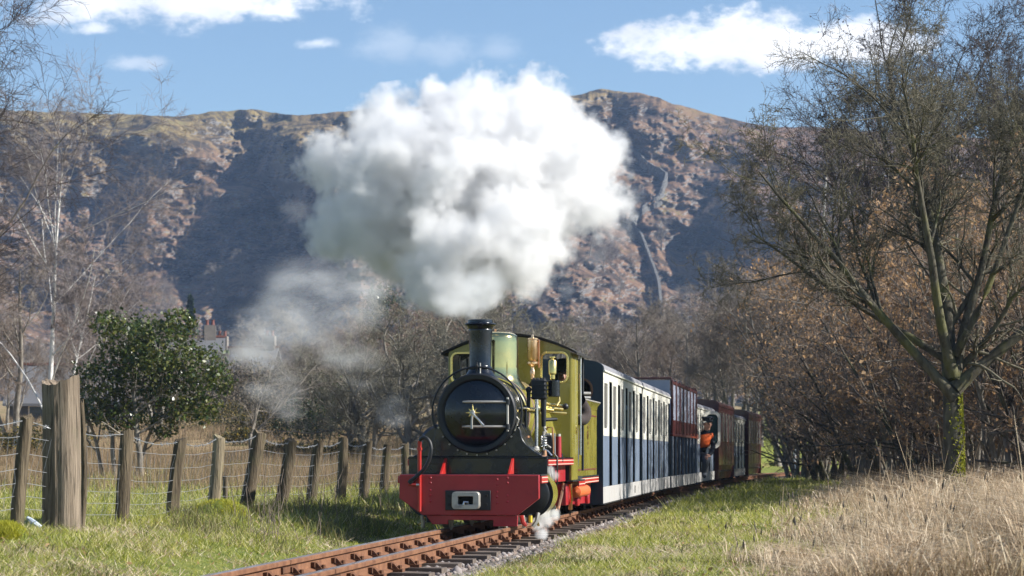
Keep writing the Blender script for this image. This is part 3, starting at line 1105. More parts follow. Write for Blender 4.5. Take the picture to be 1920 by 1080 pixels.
M_GLASS = t.fin(_p.outputs[0])
t = NT('coach_glass')
_n = t.noise(t.coord('Object', (1, 1, 0.4)), 5, 3)
_p = t.n.new('ShaderNodeBsdfPrincipled')
t.l.new(t.mix(t.ramp(_n, 0.3, 0.7), (0.30, 0.30, 0.29), (0.42, 0.42, 0.40)), _p.inputs['Base Color'])
_p.inputs['Roughness'].default_value = 0.12
_p.inputs['Transmission Weight'].default_value = 0.45; _p.inputs['IOR'].default_value = 1.45
M_CGLASS = t.fin(_p.outputs[0])


def heading(d):
    h = track_pt(d + 0.6) - track_pt(d - 0.6)
    return math.atan2(-h.x, h.y)


LD = 17.2
a_l = math.atan2(-(float(track_x(22.4)) - float(track_x(17.2))), 5.2)
loco = empty('steam_locomotive', track_pt(LD), a_l, 'olive green narrow gauge steam locomotive with red buffer beam and tall black chimney', 'locomotive')


def B(mb, name, mat, bevel=0.0, parent=None, smooth=True, angle=35):
    return mb.build(name, mat, parent or loco, smooth, angle, bevel)


# buffer beam
bm_poly = [(-0.565, 0.44), (0.575, 0.44), (0.575, 0.25), (0.40, 0.115), (-0.375, 0.115), (-0.565, 0.25)]
beam = B(MB().prism(bm_poly[::-1], 'y', 0.0, 0.06), 'buffer_beam', M_RED, 0.004)
B(MB().prism([(-0.35, 0.112), (0.40, 0.112), (0.395, 0.025), (0.20, 0.025), (0.20, 0.075), (-0.17, 0.075), (-0.17, 0.04), (-0.30, 0.04)][::-1], 'y', 0.025, 0.055), 'guard_plate', M_RED, 0.003)
for x in (-0.395, -0.31, 0.235, 0.32):
    mb = MB()
    for k, z in enumerate((0.415, 0.375, 0.315, 0.275, 0.225)):
        if x in (-0.395, 0.32) and k == 2:
            continue
        mb.sphere((x, -0.001, z - (0.012 if x in (-0.395, 0.235) else 0)), 0.0105, (1, 0.55, 1), 8, 6)
    tag(B(mb, 'rivet_column', M_RED, 0, beam), kind='stuff')
B(MB().box(-0.185, 0.185, -0.02, -0.001, 0.155, 0.315), 'coupling_plate', M_BLACKM, 0.004, beam)
mb = MB()
for x in (-0.15, 0.15):
    for z in (0.20, 0.27):
        mb.cyl((x, -0.03, z), (x, -0.02, z), 0.014, None, 6)
tag(B(mb, 'bolt_head', M_DARK, 0, beam), kind='stuff')
cp = B(MB().frame(rrect(-0.118, 0.105, 0.165, 0.305, 0.028), rrect(-0.068, 0.055, 0.203, 0.268, 0.010), 'y', -0.10, -0.021), 'coupling_pocket', M_STEELD, 0.005)
B(MB().box(-0.067, 0.054, -0.022, -0.019, 0.204, 0.267), 'pocket_back', M_DARK, 0, cp)
B(MB().tube([(-0.02, -0.108, 0.20), (-0.015, -0.106, 0.222), (0.012, -0.10, 0.222), (0.012, -0.09, 0.205)], 0.011, 8), 'coupling_pin', M_STEEL, 0, cp)
# ledge behind beam with lined edge, riser, gussets
B(MB().box(-0.572, 0.585, 0.0605, 0.45, 0.43, 0.443), 'front_ledge', M_BLACKM, 0.002)
for s in (-1, 1):
    x = 0.578 * s
    B(MB().box(min(x, x + .012 * s), max(x, x + .012 * s), 0.0615, 0.449, 0.372, 0.429), 'ledge_edge', M_RED2)
    for z in (0.384, 0.417):
        B(MB().box(min(x + .0125 * s, x + .0145 * s), max(x + .0125 * s, x + .0145 * s), 0.0625, 0.448, z - 0.003, z + 0.003), 'lining', M_LINE)
B(MB().box(-0.575, 0.585, 0.45, 0.475, 0.4435, 0.575), 'riser_plate', M_BLACK, 0.003)
B(MB().box(-0.575, 0.585, 0.44, 0.50, 0.5755, 0.585), 'riser_lip', M_BLACK, 0.003)
for x in (-0.262, 0.30):
    B(MB().prism([(0.20, 0.4435), (0.4495, 0.4435), (0.4495, 0.572), (0.43, 0.572)], 'x', x - 0.010, x + 0.010), 'gusset', M_RED2, 0.002)
# running plates either side
for s in (-1, 1):
    a, b = sorted((0.30 * s, 0.588 * s))
    B(MB().box(a, b, 0.476, 2.30, 0.565, 0.578), 'running_plate', M_BLACK, 0.002)
    a, b = sorted((0.575 * s, 0.59 * s))
    B(MB().box(a, b, 0.476, 2.30, 0.512, 0.564), 'running_plate_edge', M_RED2)
    for z in (0.522, 0.553):
        c, e = sorted((0.5905 * s, 0.5925 * s))
        B(MB().box(c, e, 0.477, 2.29, z - 0.003, z + 0.003), 'lining', M_LINE)
# frames
for s in (-1, 1):
    a, b = sorted((0.30 * s, 0.325 * s))
    B(MB().prism([(0.08, 0.42), (0.08, 0.13), (0.5, 0.11), (0.9, 0.2), (2.2, 0.2), (3.2, 0.12), (3.2, 0.42)], 'x', a, b), 'frame_plate', M_DARK, 0.002)
B(MB().box(-0.29, 0.29, 0.5, 3.1, 0.30, 0.42), 'frame_stretcher', M_DARK)

# smokebox
CZ, RS = 0.945, 0.305
sb = B(MB().lathe([(RS, 0.46), (RS, 1.13), (RS + 0.006, 1.13), (RS + 0.006, 1.15), (0.2, 1.16)], (0, 0, CZ), 'y', 64), 'smokebox', M_BLACK)
B(MB().lathe([(0.262, 0.452), (0.268, 0.420), (0.285, 0.405), (0.318, 0.402), (0.330, 0.412), (0.332, 0.47), (0.31, 0.478), (0.262, 0.47)], (0, 0, CZ), 'y', 72), 'smokebox_ring', M_BLACKM, 0, sb)
prof = [(0.0, 0.352)] + [(0.255 * k / 8, 0.352 + 0.055 * (k / 8) ** 2.2) for k in range(1, 9)] + [(0.266, 0.412), (0.268, 0.45), (0.0, 0.455)]
door = B(MB().lathe(prof, (0, 0, CZ), 'y', 72), 'smokebox_door', M_BLACK)
# hinge straps on the right of the door
for z, l0 in ((0.092, -0.105), (-0.112, -0.11)):
    pts = []
    for k in range(9):
        x = l0 + (0.262 - l0) * k / 8
        r = math.hypot(x, z)
        pts.append((x, 0.352 + 0.055 * min(1, r / 0.255) ** 2.2 - 0.012, CZ + z))
    B(MB().tube(pts, [0.008] + [0.011] * 7 + [0.010], 8), 'hinge_strap', M_STEELD, 0, door)
B(MB().cyl((0.262, 0.40, CZ - 0.15), (0.262, 0.40, CZ + 0.13), 0.011, None, 10), 'hinge_pin', M_STEELD, 0, door)
for z in (0.092, -0.112):
    B(MB().cyl((0.262, 0.40, CZ + z - 0.022), (0.262, 0.40, CZ + z + 0.022), 0.022, None, 12), 'hinge_knuckle', M_BLACKM, 0, door)
# star, dart handles
star = []
for k in range(16):
    r = (0.070 if k % 4 == 0 else 0.052) if k % 2 == 0 else 0.022
    a = math.pi / 2 + 2 * math.pi * k / 16
    star.append((-0.018 + r * math.cos(a), CZ + 0.003 + r * math.sin(a)))
B(MB().prism(star[::-1], 'y', 0.330, 0.342), 'brass_star', M_BRASS, 0.003, door)
B(MB().cyl((-0.018, 0.30, CZ + 0.003), (-0.018, 0.345, CZ + 0.003), 0.021, None, 14), 'dart_boss', M_STEELD, 0.003, door)
B(MB().tube([(-0.018, 0.318, CZ), (-0.022, 0.312, CZ - 0.06), (-0.024, 0.308, CZ - 0.13)], [0.010, 0.0085, 0.0115], 8), 'door_handle', M_STEELD, 0, door)
B(MB().tube([(-0.018, 0.300, CZ), (0.03, 0.296, CZ - 0.05), (0.078, 0.292, CZ - 0.105)], [0.010, 0.0085, 0.0115], 8), 'door_handle', M_STEEL, 0, door)
# small number plate bolts round the ring
mb = MB()
for k in range(10):
    a = math.radians(200 + 14 * k)
    mb.cyl((0.345 * math.cos(a), 0.452, CZ + 0.345 * math.sin(a)), (0.345 * math.cos(a), 0.44, CZ + 0.345 * math.sin(a)), 0.008, None, 6)
tag(B(mb, 'rivet_row', M_STEELD), kind='stuff')
# saddle flared to the running plate
sad = []
for k in range(9):
    f = k / 8
    sad.append((-0.36 - 0.19 * f ** 2.2, 0.80 - 0.215 * f))
poly = [(-x, z) for x, z in sad]
poly = [(0.20, 1.0)] + [(0.33, 0.86)] + poly + [(x, z) for x, z in sad[::-1]] + [(-0.33, 0.86), (-0.20, 1.0)]
B(MB().prism(poly, 'y', 0.475, 1.12), 'smokebox_saddle', M_BLACK, 0.006)
# curved steam chest cover on the left
B(MB().lathe([(0.0, 0.50), (0.14, 0.50), (0.165, 0.53), (0.165, 1.05), (0.0, 1.05)], (-0.33, 0, 0.69), 'y', 32), 'steam_chest_cover', M_BLACK)
# handrail over smokebox
pts = []
for k in range(27):
    a = math.radians(198 - 216 * k / 26)
    pts.append((0.375 * math.cos(a), 0.44, CZ + 0.008 + 0.375 * math.sin(a)))
pts = [(pts[0][0] + 0.05, 0.47, pts[0][2] - 0.005), (pts[0][0] + 0.015, 0.45, pts[0][2] - 0.01)] + pts + [(pts[-1][0] - 0.02, 0.46, pts[-1][2])]
hr = B(MB().tube(pts, 0.0078, 8), 'smokebox_handrail', M_BLACKM)
B(MB().lathe([(0.014, 0.0), (0.008, 0.01), (0.008, 0.07), (0.013, 0.078), (0.013, 0.092), (0.006, 0.10), (0.006, 0.118)], (0, 0.44, CZ + 0.305), 'z', 12), 'handrail_pillar', M_BLACKM, 0, hr)
B(MB().lathe([(0.009, 0.0), (0.006, 0.01), (0.006, 0.11), (0.0, 0.115)], (0.022, 0.47, CZ + 0.305), 'z', 10), 'lamp_iron', M_STEELD, 0, hr)
# chimney
cprof = [(0.178, -0.03), (0.150, 0.0), (0.125, 0.022), (0.108, 0.055), (0.096, 0.075), (0.102, 0.082), (0.102, 0.090), (0.0905, 0.10), (0.088, 0.11), (0.096, 0.345), (0.1005, 0.40), (0.1005, 0.408), (0.098, 0.412), (0.112, 0.438), (0.130, 0.446), (0.134, 0.452), (0.128, 0.460),
         (0.106, 0.466), (0.104, 0.490), (0.098, 0.492), (0.088, 0.488), (0.086, 0.30), (0.084, 0.1), (0.0, 0.1)]
B(MB().lathe(cprof, (0, 0.62, CZ + 0.292), 'z', 48), 'chimney', M_BLACK)
# boiler
t = NT('lined_boiler')
boil = MB().lathe([(0.1, 1.15), (0.315, 1.151), (0.335, 1.17), (0.345, 2.30)], (0, 0, CZ), 'y', 72)
boiler = B(boil, 'boiler', M_OLIVE)
for y in (1.19, 1.52, 1.86, 2.10):
    r = 0.335 + 0.01 * (y - 1.17) / 1.13
    for o_, w_, m_ in ((0, 0.035, M_MAROONL), (-0.026, 0.008, M_LINE), (0.026, 0.008, M_LINE)):
        B(MB().lathe([(r + 0.001, y + o_ - w_ / 2), (r + 0.0045, y + o_ - w_ / 2), (r + 0.0045, y + o_ + w_ / 2), (r + 0.001, y + o_ + w_ / 2)], (0, 0, CZ), 'y', 72), 'boiler_band', m_, 0, boiler)
# wide firebox skirt
fb = [(0.345, 1.05), (0.385, 0.95), (0.43, 0.80), (0.49, 0.585), (-0.49, 0.585), (-0.43, 0.80), (-0.385, 0.95), (-0.345, 1.05)]
B(MB().prism(fb, 'y', 1.70, 2.298), 'firebox_cladding', M_OLIVE, 0.012)
# dome
dp = [(0.268, -0.075), (0.262, -0.055), (0.236, -0.02), (0.215, 0.02), (0.206, 0.06), (0.204, 0.12), (0.204, 0.33), (0.200, 0.37)]
for k in range(1, 9):
    a = math.radians(90 * k / 8)
    dp.append((0.200 - 0.09 + 0.09 * math.cos(a) if k < 8 else 0.0, 0.37 + 0.055 * math.sin(a)))
dp.insert(-1, (0.06, 0.428))
dome = B(MB().lathe(dp, (0, 1.45, CZ + 0.30), 'z', 64), 'steam_dome', M_DOME, 0, None, True, 60)
B(MB().cyl((0, 1.45, CZ + 0.72), (0, 1.45, CZ + 0.755), 0.009, None, 8), 'dome_stud', M_COPPER, 0, dome)
# whistle
wx, wy = 0.232, 2.16
wh = B(MB().lathe([(0.0, 1.285), (0.016, 1.287), (0.016, 1.32), (0.022, 1.325), (0.024, 1.36), (0.016, 1.375), (0.016, 1.395), (0.036, 1.408), (0.050, 1.425), (0.050, 1.442), (0.020, 1.450), (0.018, 1.46)], (wx, wy, 0), 'z', 24), 'whistle', M_BRONZE)
B(MB().lathe([(0.036, 1.452), (0.047, 1.475), (0.047, 1.640), (0.052, 1.643), (0.052, 1.655), (0.014, 1.662), (0.012, 1.685), (0.0, 1.688)], (wx, wy, 0), 'z', 24), 'whistle_bell', M_BRONZE, 0, wh)
B(MB().tube([(wx + 0.056, wy + 0.02, 1.39), (wx + 0.058, wy + 0.01, 1.64), (wx + 0.03, wy, 1.65)], 0.009, 8), 'whistle_tube', M_COPPER, 0, wh)
B(MB().tube([(wx, wy, 1.30), (wx, wy + 0.02, 1.27), (wx - 0.03, wy + 0.05, 1.23)], 0.014, 8), 'whistle_pipe', M_DARK, 0, wh)

# cab
CW = 0.56
arc = []
for k in range(17):
    x = CW - 2 * CW * k / 16
    arc.append((x, 1.545 + 0.135 * (1 - (x / CW) ** 2)))
cabfront_outer = [(-CW, 0.58)] + [(CW, 0.58)] + arc
def face_with_holes(name, outer, holes, y0, y1, mat, parent):
    """flat sheet with rounded holes, triangulated by bmesh"""
    import bmesh
    bm = bmesh.new()
    edges = []
    for loop in [outer] + holes:
        vs_ = [bm.verts.new((p[0], y0, p[1])) for p in loop]
        for i in range(len(vs_)):
            edges.append(bm.edges.new((vs_[i], vs_[(i + 1) % len(vs_)])))
    r = bmesh.ops.triangle_fill(bm, use_beauty=True, use_dissolve=False, edges=edges, normal=(0, -1, 0))
    ext = bmesh.ops.extrude_face_region(bm, geom=bm.faces[:])
    for e in ext['geom']:
        if isinstance(e, bmesh.types.BMVert):
            e.co.y = y1
    bmesh.ops.recalc_face_normals(bm, faces=bm.faces[:])
    me = bpy.data.meshes.new(name)
    bm.to_mesh(me); bm.free()
    return link_mesh(name, me, mat, parent)


wl_ = rrect(-0.525, -0.29, 1.272, 1.525, 0.045)
wr_ = rrect(0.305, 0.528, 1.272, 1.525, 0.045)
cf = face_with_holes('cab_front', cabfront_outer, [wl_, wr_], 2.30, 2.325, M_OLIVE, loco)
for (x0, x1) in ((-0.525, -0.29), (0.305, 0.528)):
    sp_ = B(MB().frame(rrect(x0 - 0.019, x1 + 0.019, 1.253, 1.544, 0.06), rrect(x0 + 0.002, x1 - 0.002, 1.274, 1.523, 0.043), 'y', 2.284, 2.2985), 'spectacle_frame', M_BRASS, 0.003)
    mb = MB()
    for p in rrect(x0 - 0.008, x1 + 0.008, 1.263, 1.534, 0.05, 2):
        mb.sphere((p[0], 2.283, p[1]), 0.0045, (1, 0.6, 1), 6, 4)
    tag(B(mb, 'frame_screw', M_BRASS, 0, sp_), kind='stuff')
    B(MB().box(x0 + 0.002, x1 - 0.002, 2.309, 2.314, 1.274, 1.523), 'spectacle_glass', M_GLASS, 0, sp_)
for s in (-1, 1):
    a, b = sorted(((CW - 0.012) * s, (CW + 0.010) * s))
    B(MB().prism([(2.326, 0.37), (2.326, 1.535), (2.86, 1.535), (2.86, 0.99), (2.83, 0.95), (2.83, 0.37)], 'x', a, b), 'cab_side', M_OLIVE, 0.003)
    a, b = sorted(((CW + 0.0105) * s, (CW + 0.016) * s))
    B(MB().lathe([(0.0, 0), (0.032, 0), (0.036, 0.002), (0.036, 0.006), (0.0, 0.007)], ((CW + 0.010) * s, 2.68, 0.83), 'x', 20), 'works_plate', M_BRASS)
    B(MB().cyl(((CW + 0.03) * s, 2.865, 0.60), ((CW + 0.03) * s, 2.865, 1.53), 0.010, None, 10), 'cab_handrail', M_STEEL)
    B(MB().cyl(((CW + 0.0) * s, 3.32, 0.45), ((CW + 0.0) * s, 3.32, 1.53), 0.012, None, 10), 'roof_pillar', M_BLACKM)
    a, b = sorted((0.45 * s, (CW + 0.025) * s))
    B(MB().box(a, b, 2.30, 3.30, 0.355, 0.369), 'cab_step_plate', M_BLACKM, 0.002)
    a, b = sorted(((CW + 0.014) * s, (CW + 0.026) * s))
    B(MB().box(a, b, 2.78, 3.30, 0.305, 0.354), 'step_edge', M_RED2)
    B(MB().box(min(a, b) + .002, max(a, b) + .002, 2.79, 3.29, 0.325, 0.332), 'lining', M_LINE)
    a, b = sorted((0.42 * s, (CW + 0.005) * s))
    B(MB().box(a, b, 2.328, 2.829, 0.372, 0.51), 'under_cab_box', M_BLACKM)
roof = []
for k in range(21):
    x = -0.625 + 1.25 * k / 20
    roof.append((x, 1.548 + 0.140 * (1 - (x / 0.56) ** 2)))
rp = roof + [(x, z + 0.022) for x, z in roof[::-1]]
B(MB().prism(rp[::-1], 'y', 2.25, 3.42), 'cab_roof', M_DARK, 0.003)
B(MB().box(-0.56, 0.56, 2.33, 3.3, 0.372, 0.40), 'cab_floor', M_DARK)
B(MB().box(-0.30, 0.30, 2.33, 2.50, 0.41, 1.18), 'backhead', M_DARK, 0.01)
for s in (-1, 1):
    B(MB().tube([(0.10 * s, 2.51, 1.14), (0.20 * s, 2.6, 1.18), (0.28 * s, 2.62, 1.15)], 0.014, 8), 'regulator_lever', M_STEEL)
B(MB().tube([(0.42, 2.50, 0.9), (0.40, 2.52, 1.1), (0.385, 2.55, 1.44), (0.37, 2.56, 1.50)], [0.02, 0.02, 0.028, 0.03], 8), 'cab_pillar_pipe', M_DARK)

# cylinders
for s in (-1, 1):
    cx = 0.425 * s
    cy_ = B(MB().lathe([(0.0, 0.535), (0.150, 0.535), (0.165, 0.545), (0.168, 0.56)], (cx, 0, 0.275), 'y', 40), 'cylinder_cover', M_BLACKM)
    B(MB().lathe([(0.168, 0.94), (0.165, 0.96), (0.0, 0.96)], (cx, 0, 0.275), 'y', 40), 'cylinder_cover', M_BLACKM)
    B(MB().lathe([(0.166, 0.561), (0.188, 0.562), (0.188, 0.938), (0.166, 0.939)], (cx, 0, 0.275), 'y', 48), 'cylinder_cladding', M_OLIVE, 0, cy_)
    B(MB().lathe([(0.15, 0.556), (0.196, 0.556), (0.196, 0.5605), (0.15, 0.5605)], (cx, 0, 0.275), 'y', 48), 'cylinder_flange', M_BLACKM, 0, cy_)
    B(MB().cyl((cx, 0.50, 0.275), (cx, 0.535, 0.275), 0.05, 0.06, 20), 'gland', M_BLACKM, 0, cy_)
    B(MB().box(cx - 0.12, cx + 0.12, 0.58, 0.92, 0.44, 0.563), 'valve_chest', M_BLACKM, 0.006)
    B(MB().tube([(cx + 0.05 * s, 0.6, 0.09), (cx + 0.06 * s, 0.58, 0.05), (cx + 0.08 * s, 0.50, 0.02)], 0.011, 8), 'drain_cock', M_BRASS)
    # motion
    B(MB().cyl((cx - 0.02 * s, 0.96, 0.275), (cx - 0.02 * s, 1.22, 0.275), 0.014, None, 10), 'piston_rod', M_STEEL)
    B(MB().box(cx - 0.03, cx + 0.03, 0.97, 1.40, 0.325, 0.345), 'slide_bar', M_STEEL, 0.002)
    B(MB().box(cx - 0.045, cx + 0.045, 1.17, 1.27, 0.235, 0.322), 'crosshead', M_STEELD, 0.006)
    B(MB().prism([(1.22, 0.29), (1.22, 0.255), (2.0, 0.13), (2.0, 0.17)], 'x', cx - 0.012, cx + 0.012), 'connecting_rod', M_STEEL, 0.004)
    B(MB().prism([(1.42, 0.145), (1.42, 0.11), (2.62, 0.11), (2.62, 0.145)], 'x', cx - 0.05 * s - 0.011, cx - 0.05 * s + 0.011), 'coupling_rod', M_STEELD, 0.004)
    B(MB().tube([(cx + 0.04 * s, 1.38, 0.50), (cx + 0.06 * s, 1.44, 0.36), (cx + 0.05 * s, 1.50, 0.22)], [0.014, 0.02, 0.014], 8), 'expansion_link', M_STEELD)
    B(MB().tube([(cx + 0.05 * s, 1.0, 0.42), (cx + 0.05 * s, 1.42, 0.38)], 0.010, 8), 'valve_rod', M_STEEL)
    B(MB().tube([(cx + 0.08 * s, 2.20, 0.34), (cx + 0.085 * s, 2.0, 0.24), (cx + 0.07 * s, 1.86, 0.10)], [0.012, 0.02, 0.016], 8), 'return_crank', M_COPPER)
    B(MB().tube([(cx + 0.125 * s, 0.98, 0.52), (cx + 0.135 * s, 1.0, 0.40), (cx + 0.14 * s, 1.03, 0.34), (cx + 0.12 * s, 1.1, 0.24), (cx + 0.10 * s, 1.16, 0.16)], [0.008, 0.008, 0.016, 0.010, 0.008], 8), 'sanding_pipe', M_STEELD)
    B(MB().tube([(cx + 0.10 * s, 1.0, 0.60), (cx + 0.15 * s, 1.0, 0.612), (cx + 0.175 * s, 1.0, 0.58), (cx + 0.175 * s, 1.0, 0.36), (cx + 0.14 * s, 1.0, 0.30)], 0.0075, 8), 'drain_pipe', M_BLACKM)
    a, b = sorted((0.33 * s, (0.52) * s))
    B(MB().box(a, b, 1.56, 2.26, 0.36, 0.505), 'side_box', M_RED, 0.006)
    B(MB().box(a, b, 2.32, 2.60, 0.14, 0.34), 'spring_hanger', M_RED, 0.006)
    B(MB().tube([((0.54) * s, 2.45, 0.34), (0.545 * s, 2.5, 0.22), (0.53 * s, 2.55, 0.10)], [0.018, 0.012, 0.02], 8), 'brake_hanger', M_COPPER)


def wheel(y, r, mat=M_RED, spokes=10):
    w = empty('wheelset', (0, y, r), 0)
    w.parent = loco
    B(MB().cyl((-0.3, 0, 0), (0.3, 0, 0), 0.03, None, 12), 'axle', M_DARK, 0, w)
    for s in (-1, 1):
        x = 0.235 * s
        mb = MB().lathe([(r - 0.035, -0.028), (r - 0.002, -0.028), (r, 0.02), (r + 0.018, 0.026), (r + 0.018, 0.034), (r - 0.035, 0.034)], (x, 0, 0), 'x', 40)
        # flange faces inwards
        if s > 0:
            mb.v = [(2 * x - v[0], v[1], v[2]) for v in mb.v]; mb.f = [tuple(reversed(f)) for f in mb.f]
        B(mb, 'tyre', M_STEELD, 0, w)
        mb = MB().cyl((x - 0.03, 0, 0), (x + 0.03, 0, 0), 0.05, None, 16)
        for k in range(spokes):
            a = 2 * math.pi * k / spokes
            mb.cyl((x, 0.04 * math.cos(a), 0.04 * math.sin(a)), (x, (r - 0.03) * math.cos(a), (r - 0.03) * math.sin(a)), 0.014, 0.011, 6)
        B(mb, 'spoke', mat, 0, w)
    return w


for y, r in ((0.36, 0.13), (1.42, 0.20), (2.0, 0.20), (2.60, 0.20), (3.1, 0.13)):
    wheel(y, r)
# brake and sand gear under the beam
for x in (-0.40, 0.43):
    B(MB().tube([(x, 0.10, 0.11), (x + 0.01, 0.11, 0.05), (x + 0.005, 0.12, 0.012)], 0.016, 8), 'rail_guard', M_STEELD)
    B(MB().cyl((x + 0.05, 0.15, 0.12), (x + 0.05, 0.15, 0.05), 0.018, None, 10), 'drain_valve', M_BLACKM)
B(MB().cyl((0.49, 0.12, 0.11), (0.49, 0.12, 0.055), 0.015, None, 10), 'sand_valve', M_YELLOW)
B(MB().tube([(0.42, 0.09, 0.11), (0.43, 0.10, 0.06), (0.45, 0.12, 0.03)], 0.02, 8), 'brake_shoe', M_RED2)
B(MB().tube([(0.54, 0.22, 0.13), (0.53, 0.2, 0.06), (0.50, 0.19, 0.02)], 0.017, 8), 'brake_link', M_STEELD)

# vacuum standpipe and hose at left of beam
vp = B(MB().tube([(-0.395, -0.022, 0.145), (-0.395, -0.022, 0.70), (-0.392, -0.025, 0.715)], 0.0155, 12), 'vacuum_pipe', M_RED2)
B(MB().cyl((-0.395, -0.022, 0.64), (-0.395, -0.022, 0.66), 0.021, None, 12), 'pipe_collar', M_RED2, 0, vp)
pts = [(-0.392, -0.025, 0.715), (-0.375, -0.03, 0.735), (-0.34, -0.04, 0.738), (-0.305, -0.05, 0.70), (-0.295, -0.055, 0.63), (-0.315, -0.055, 0.55), (-0.36, -0.05, 0.48), (-0.425, -0.045, 0.42), (-0.455, -0.04, 0.395)]
sm = []
for i in range(len(pts) - 1):
    for k in range(4):
        f = k / 4
        p0 = Vector(pts[max(i - 1, 0)]); p1 = Vector(pts[i]); p2 = Vector(pts[i + 1]); p3 = Vector(pts[min(i + 2, len(pts) - 1)])
        sm.append(0.5 * ((2 * p1) + (p2 - p0) * f + (2 * p0 - 5 * p1 + 4 * p2 - p3) * f * f + (3 * p1 - p0 - 3 * p2 + p3) * f ** 3))
sm.append(Vector(pts[-1]))
B(MB().tube(sm, 0.0155, 12), 'vacuum_hose', M_RUBBER)
B(MB().tube([(-0.455, -0.04, 0.395), (-0.475, -0.035, 0.375)], 0.02, 10), 'hose_nozzle', M_RUBBER)
B(MB().cyl((-0.485, -0.03, 0.362), (-0.42, -0.03, 0.360), 0.012, None, 10), 'hose_bracket', M_RED2)
B(MB().cyl((-0.42, -0.03, 0.360), (-0.395, -0.03, 0.360), 0.011, None, 10), 'hose_plug', M_STEEL)

# air pump and pipework on the right running plate
ap = B(MB().box(0.388, 0.505, 0.94, 1.06, 1.07, 1.24), 'air_pump', M_BLACKM, 0.010)
for z in (1.085, 1.12, 1.155, 1.19, 1.225):
    B(MB().box(0.382, 0.511, 0.934, 1.066, z - 0.006, z + 0.006), 'cooling_fin', M_BLACKM, 0.002, ap)
mb = MB()
for x in (0.405, 0.435, 0.465, 0.49):
    mb.cyl((x, 0.96, 1.24), (x, 0.96, 1.256), 0.009, None, 6)
    mb.cyl((x, 1.04, 1.24), (x, 1.04, 1.256), 0.009, None, 6)
tag(B(mb, 'bolt_head', M_BLACKM, 0, ap), kind='stuff')
B(MB().cyl((0.56, 1.08, 1.095), (0.56, 1.08, 1.235), 0.052, None, 20), 'air_cylinder', M_BLACK, 0.006, ap)
B(MB().sphere((0.36, 0.96, 1.155), 0.026), 'valve_ball', M_BLACKM, 0, ap)
B(MB().cyl((0.36, 0.96, 1.14), (0.36, 0.96, 0.99), 0.018, 0.014, 10), 'valve_stem', M_BLACKM, 0, ap)
lb = B(MB().lathe([(0.012, 1.24), (0.022, 1.25), (0.022, 1.285), (0.034, 1.295), (0.036, 1.40), (0.030, 1.41), (0.012, 1.415), (0.012, 1.425), (0.026, 1.43), (0.026, 1.44), (0.0, 1.442)], (0.545, 1.12, 0), 'z', 20), 'brass_lubricator', M_BRASS)
B(MB().cyl((0.435, 0.91, 0.66), (0.435, 0.91, 1.07), 0.0155, None, 12), 'pump_column', M_STEEL)
B(MB().lathe([(0.03, 0.585), (0.034, 0.60), (0.034, 0.66), (0.022, 0.675), (0.0, 0.676)], (0.428, 0.91, 0), 'z', 14), 'column_foot', M_STEELD)
B(MB().cyl((0.345, 0.90, 0.585), (0.345, 0.90, 1.02), 0.012, None, 12), 'pump_column', M_BLACKM)
for z in (0.635, 0.745):
    B(MB().cyl((0.345, 0.90, z), (0.345, 0.90, z + 0.018), 0.038, None, 14), 'stuffing_box', M_COPPER)
B(MB().cyl((0.345, 0.90, 0.653), (0.345, 0.90, 0.745), 0.026, None, 14), 'pump_cylinder', M_BLACKM)
for z, y_, l_ in ((1.00, 1.10, 0.10), (0.965, 1.12, 0.13), (1.03, 1.15, 0.11)):
    B(MB().tube([(0.47, 0.98, z), (0.50, 1.02, z + 0.01), (0.53, y_, z), (0.53 + l_, y_ + 0.05, z - 0.01)], 0.012, 8), 'brass_pipe', M_BRASS)
B(MB().tube([(0.31, 0.92, 0.985), (0.40, 0.96, 0.975), (0.47, 1.0, 0.99), (0.56, 1.05, 0.98)], 0.014, 8), 'brass_pipe', M_BRASS)
B(MB().tube([(0.58, 1.1, 1.02), (0.60, 1.15, 1.06), (0.595, 1.16, 1.10), (0.57, 1.16, 1.10)], 0.009, 8), 'injector_pipe', M_BRASS)
B(MB().sphere((0.648, 1.18, 1.015), 0.028), 'valve_wheel', M_BLACKM)
B(MB().cyl((0.49, 1.0, 0.90), (0.59, 1.06, 0.905), 0.018, 0.014, 10), 'control_lever', M_BLACKM)
B(MB().cyl((0.485, 0.99, 1.07), (0.485, 0.99, 0.84), 0.026, 0.018, 12), 'valve_body', M_BLACKM)
B(MB().tube([(0.485, 0.99, 0.86), (0.50, 0.98, 0.80), (0.47, 0.97, 0.74)], 0.013, 8), 'steam_pipe', M_STEELD)
sp_pts = []
for k in range(60):
    a = k / 60 * 2 * math.pi * 5
    sp_pts.append((0.492 + 0.026 * math.cos(a), 0.93 + 0.026 * math.sin(a), 0.665 + 0.10 * k / 60))
B(MB().tube(sp_pts, 0.0055, 6), 'coil_spring', M_STEEL)
B(MB().cyl((0.492, 0.93, 0.60), (0.492, 0.93, 0.80), 0.010, None, 8), 'spring_rod', M_STEELD)
lu = B(MB().box(0.47, 0.555, 1.0, 1.10, 0.585, 0.76), 'mechanical_lubricator', M_BLACKM, 0.008)
B(MB().box(0.478, 0.547, 1.008, 1.092, 0.7605, 0.785), 'lubricator_lid', M_STEELD, 0.008, lu)
B(MB().tube([(0.50, 0.99, 0.79), (0.52, 0.98, 0.835), (0.56, 0.99, 0.832), (0.566, 1.0, 0.70), (0.566, 1.0, 0.60)], 0.0075, 8), 'oil_pipe', M_COPPER)
B(MB().tube([(0.575, 1.02, 0.785), (0.577, 1.02, 0.60)], 0.007, 8), 'oil_pipe', M_STEEL)
B(MB().tube([(0.49, 0.93, 0.65), (0.53, 0.93, 0.63), (0.56, 0.93, 0.595)], 0.009, 8), 'drive_link', M_STEEL)
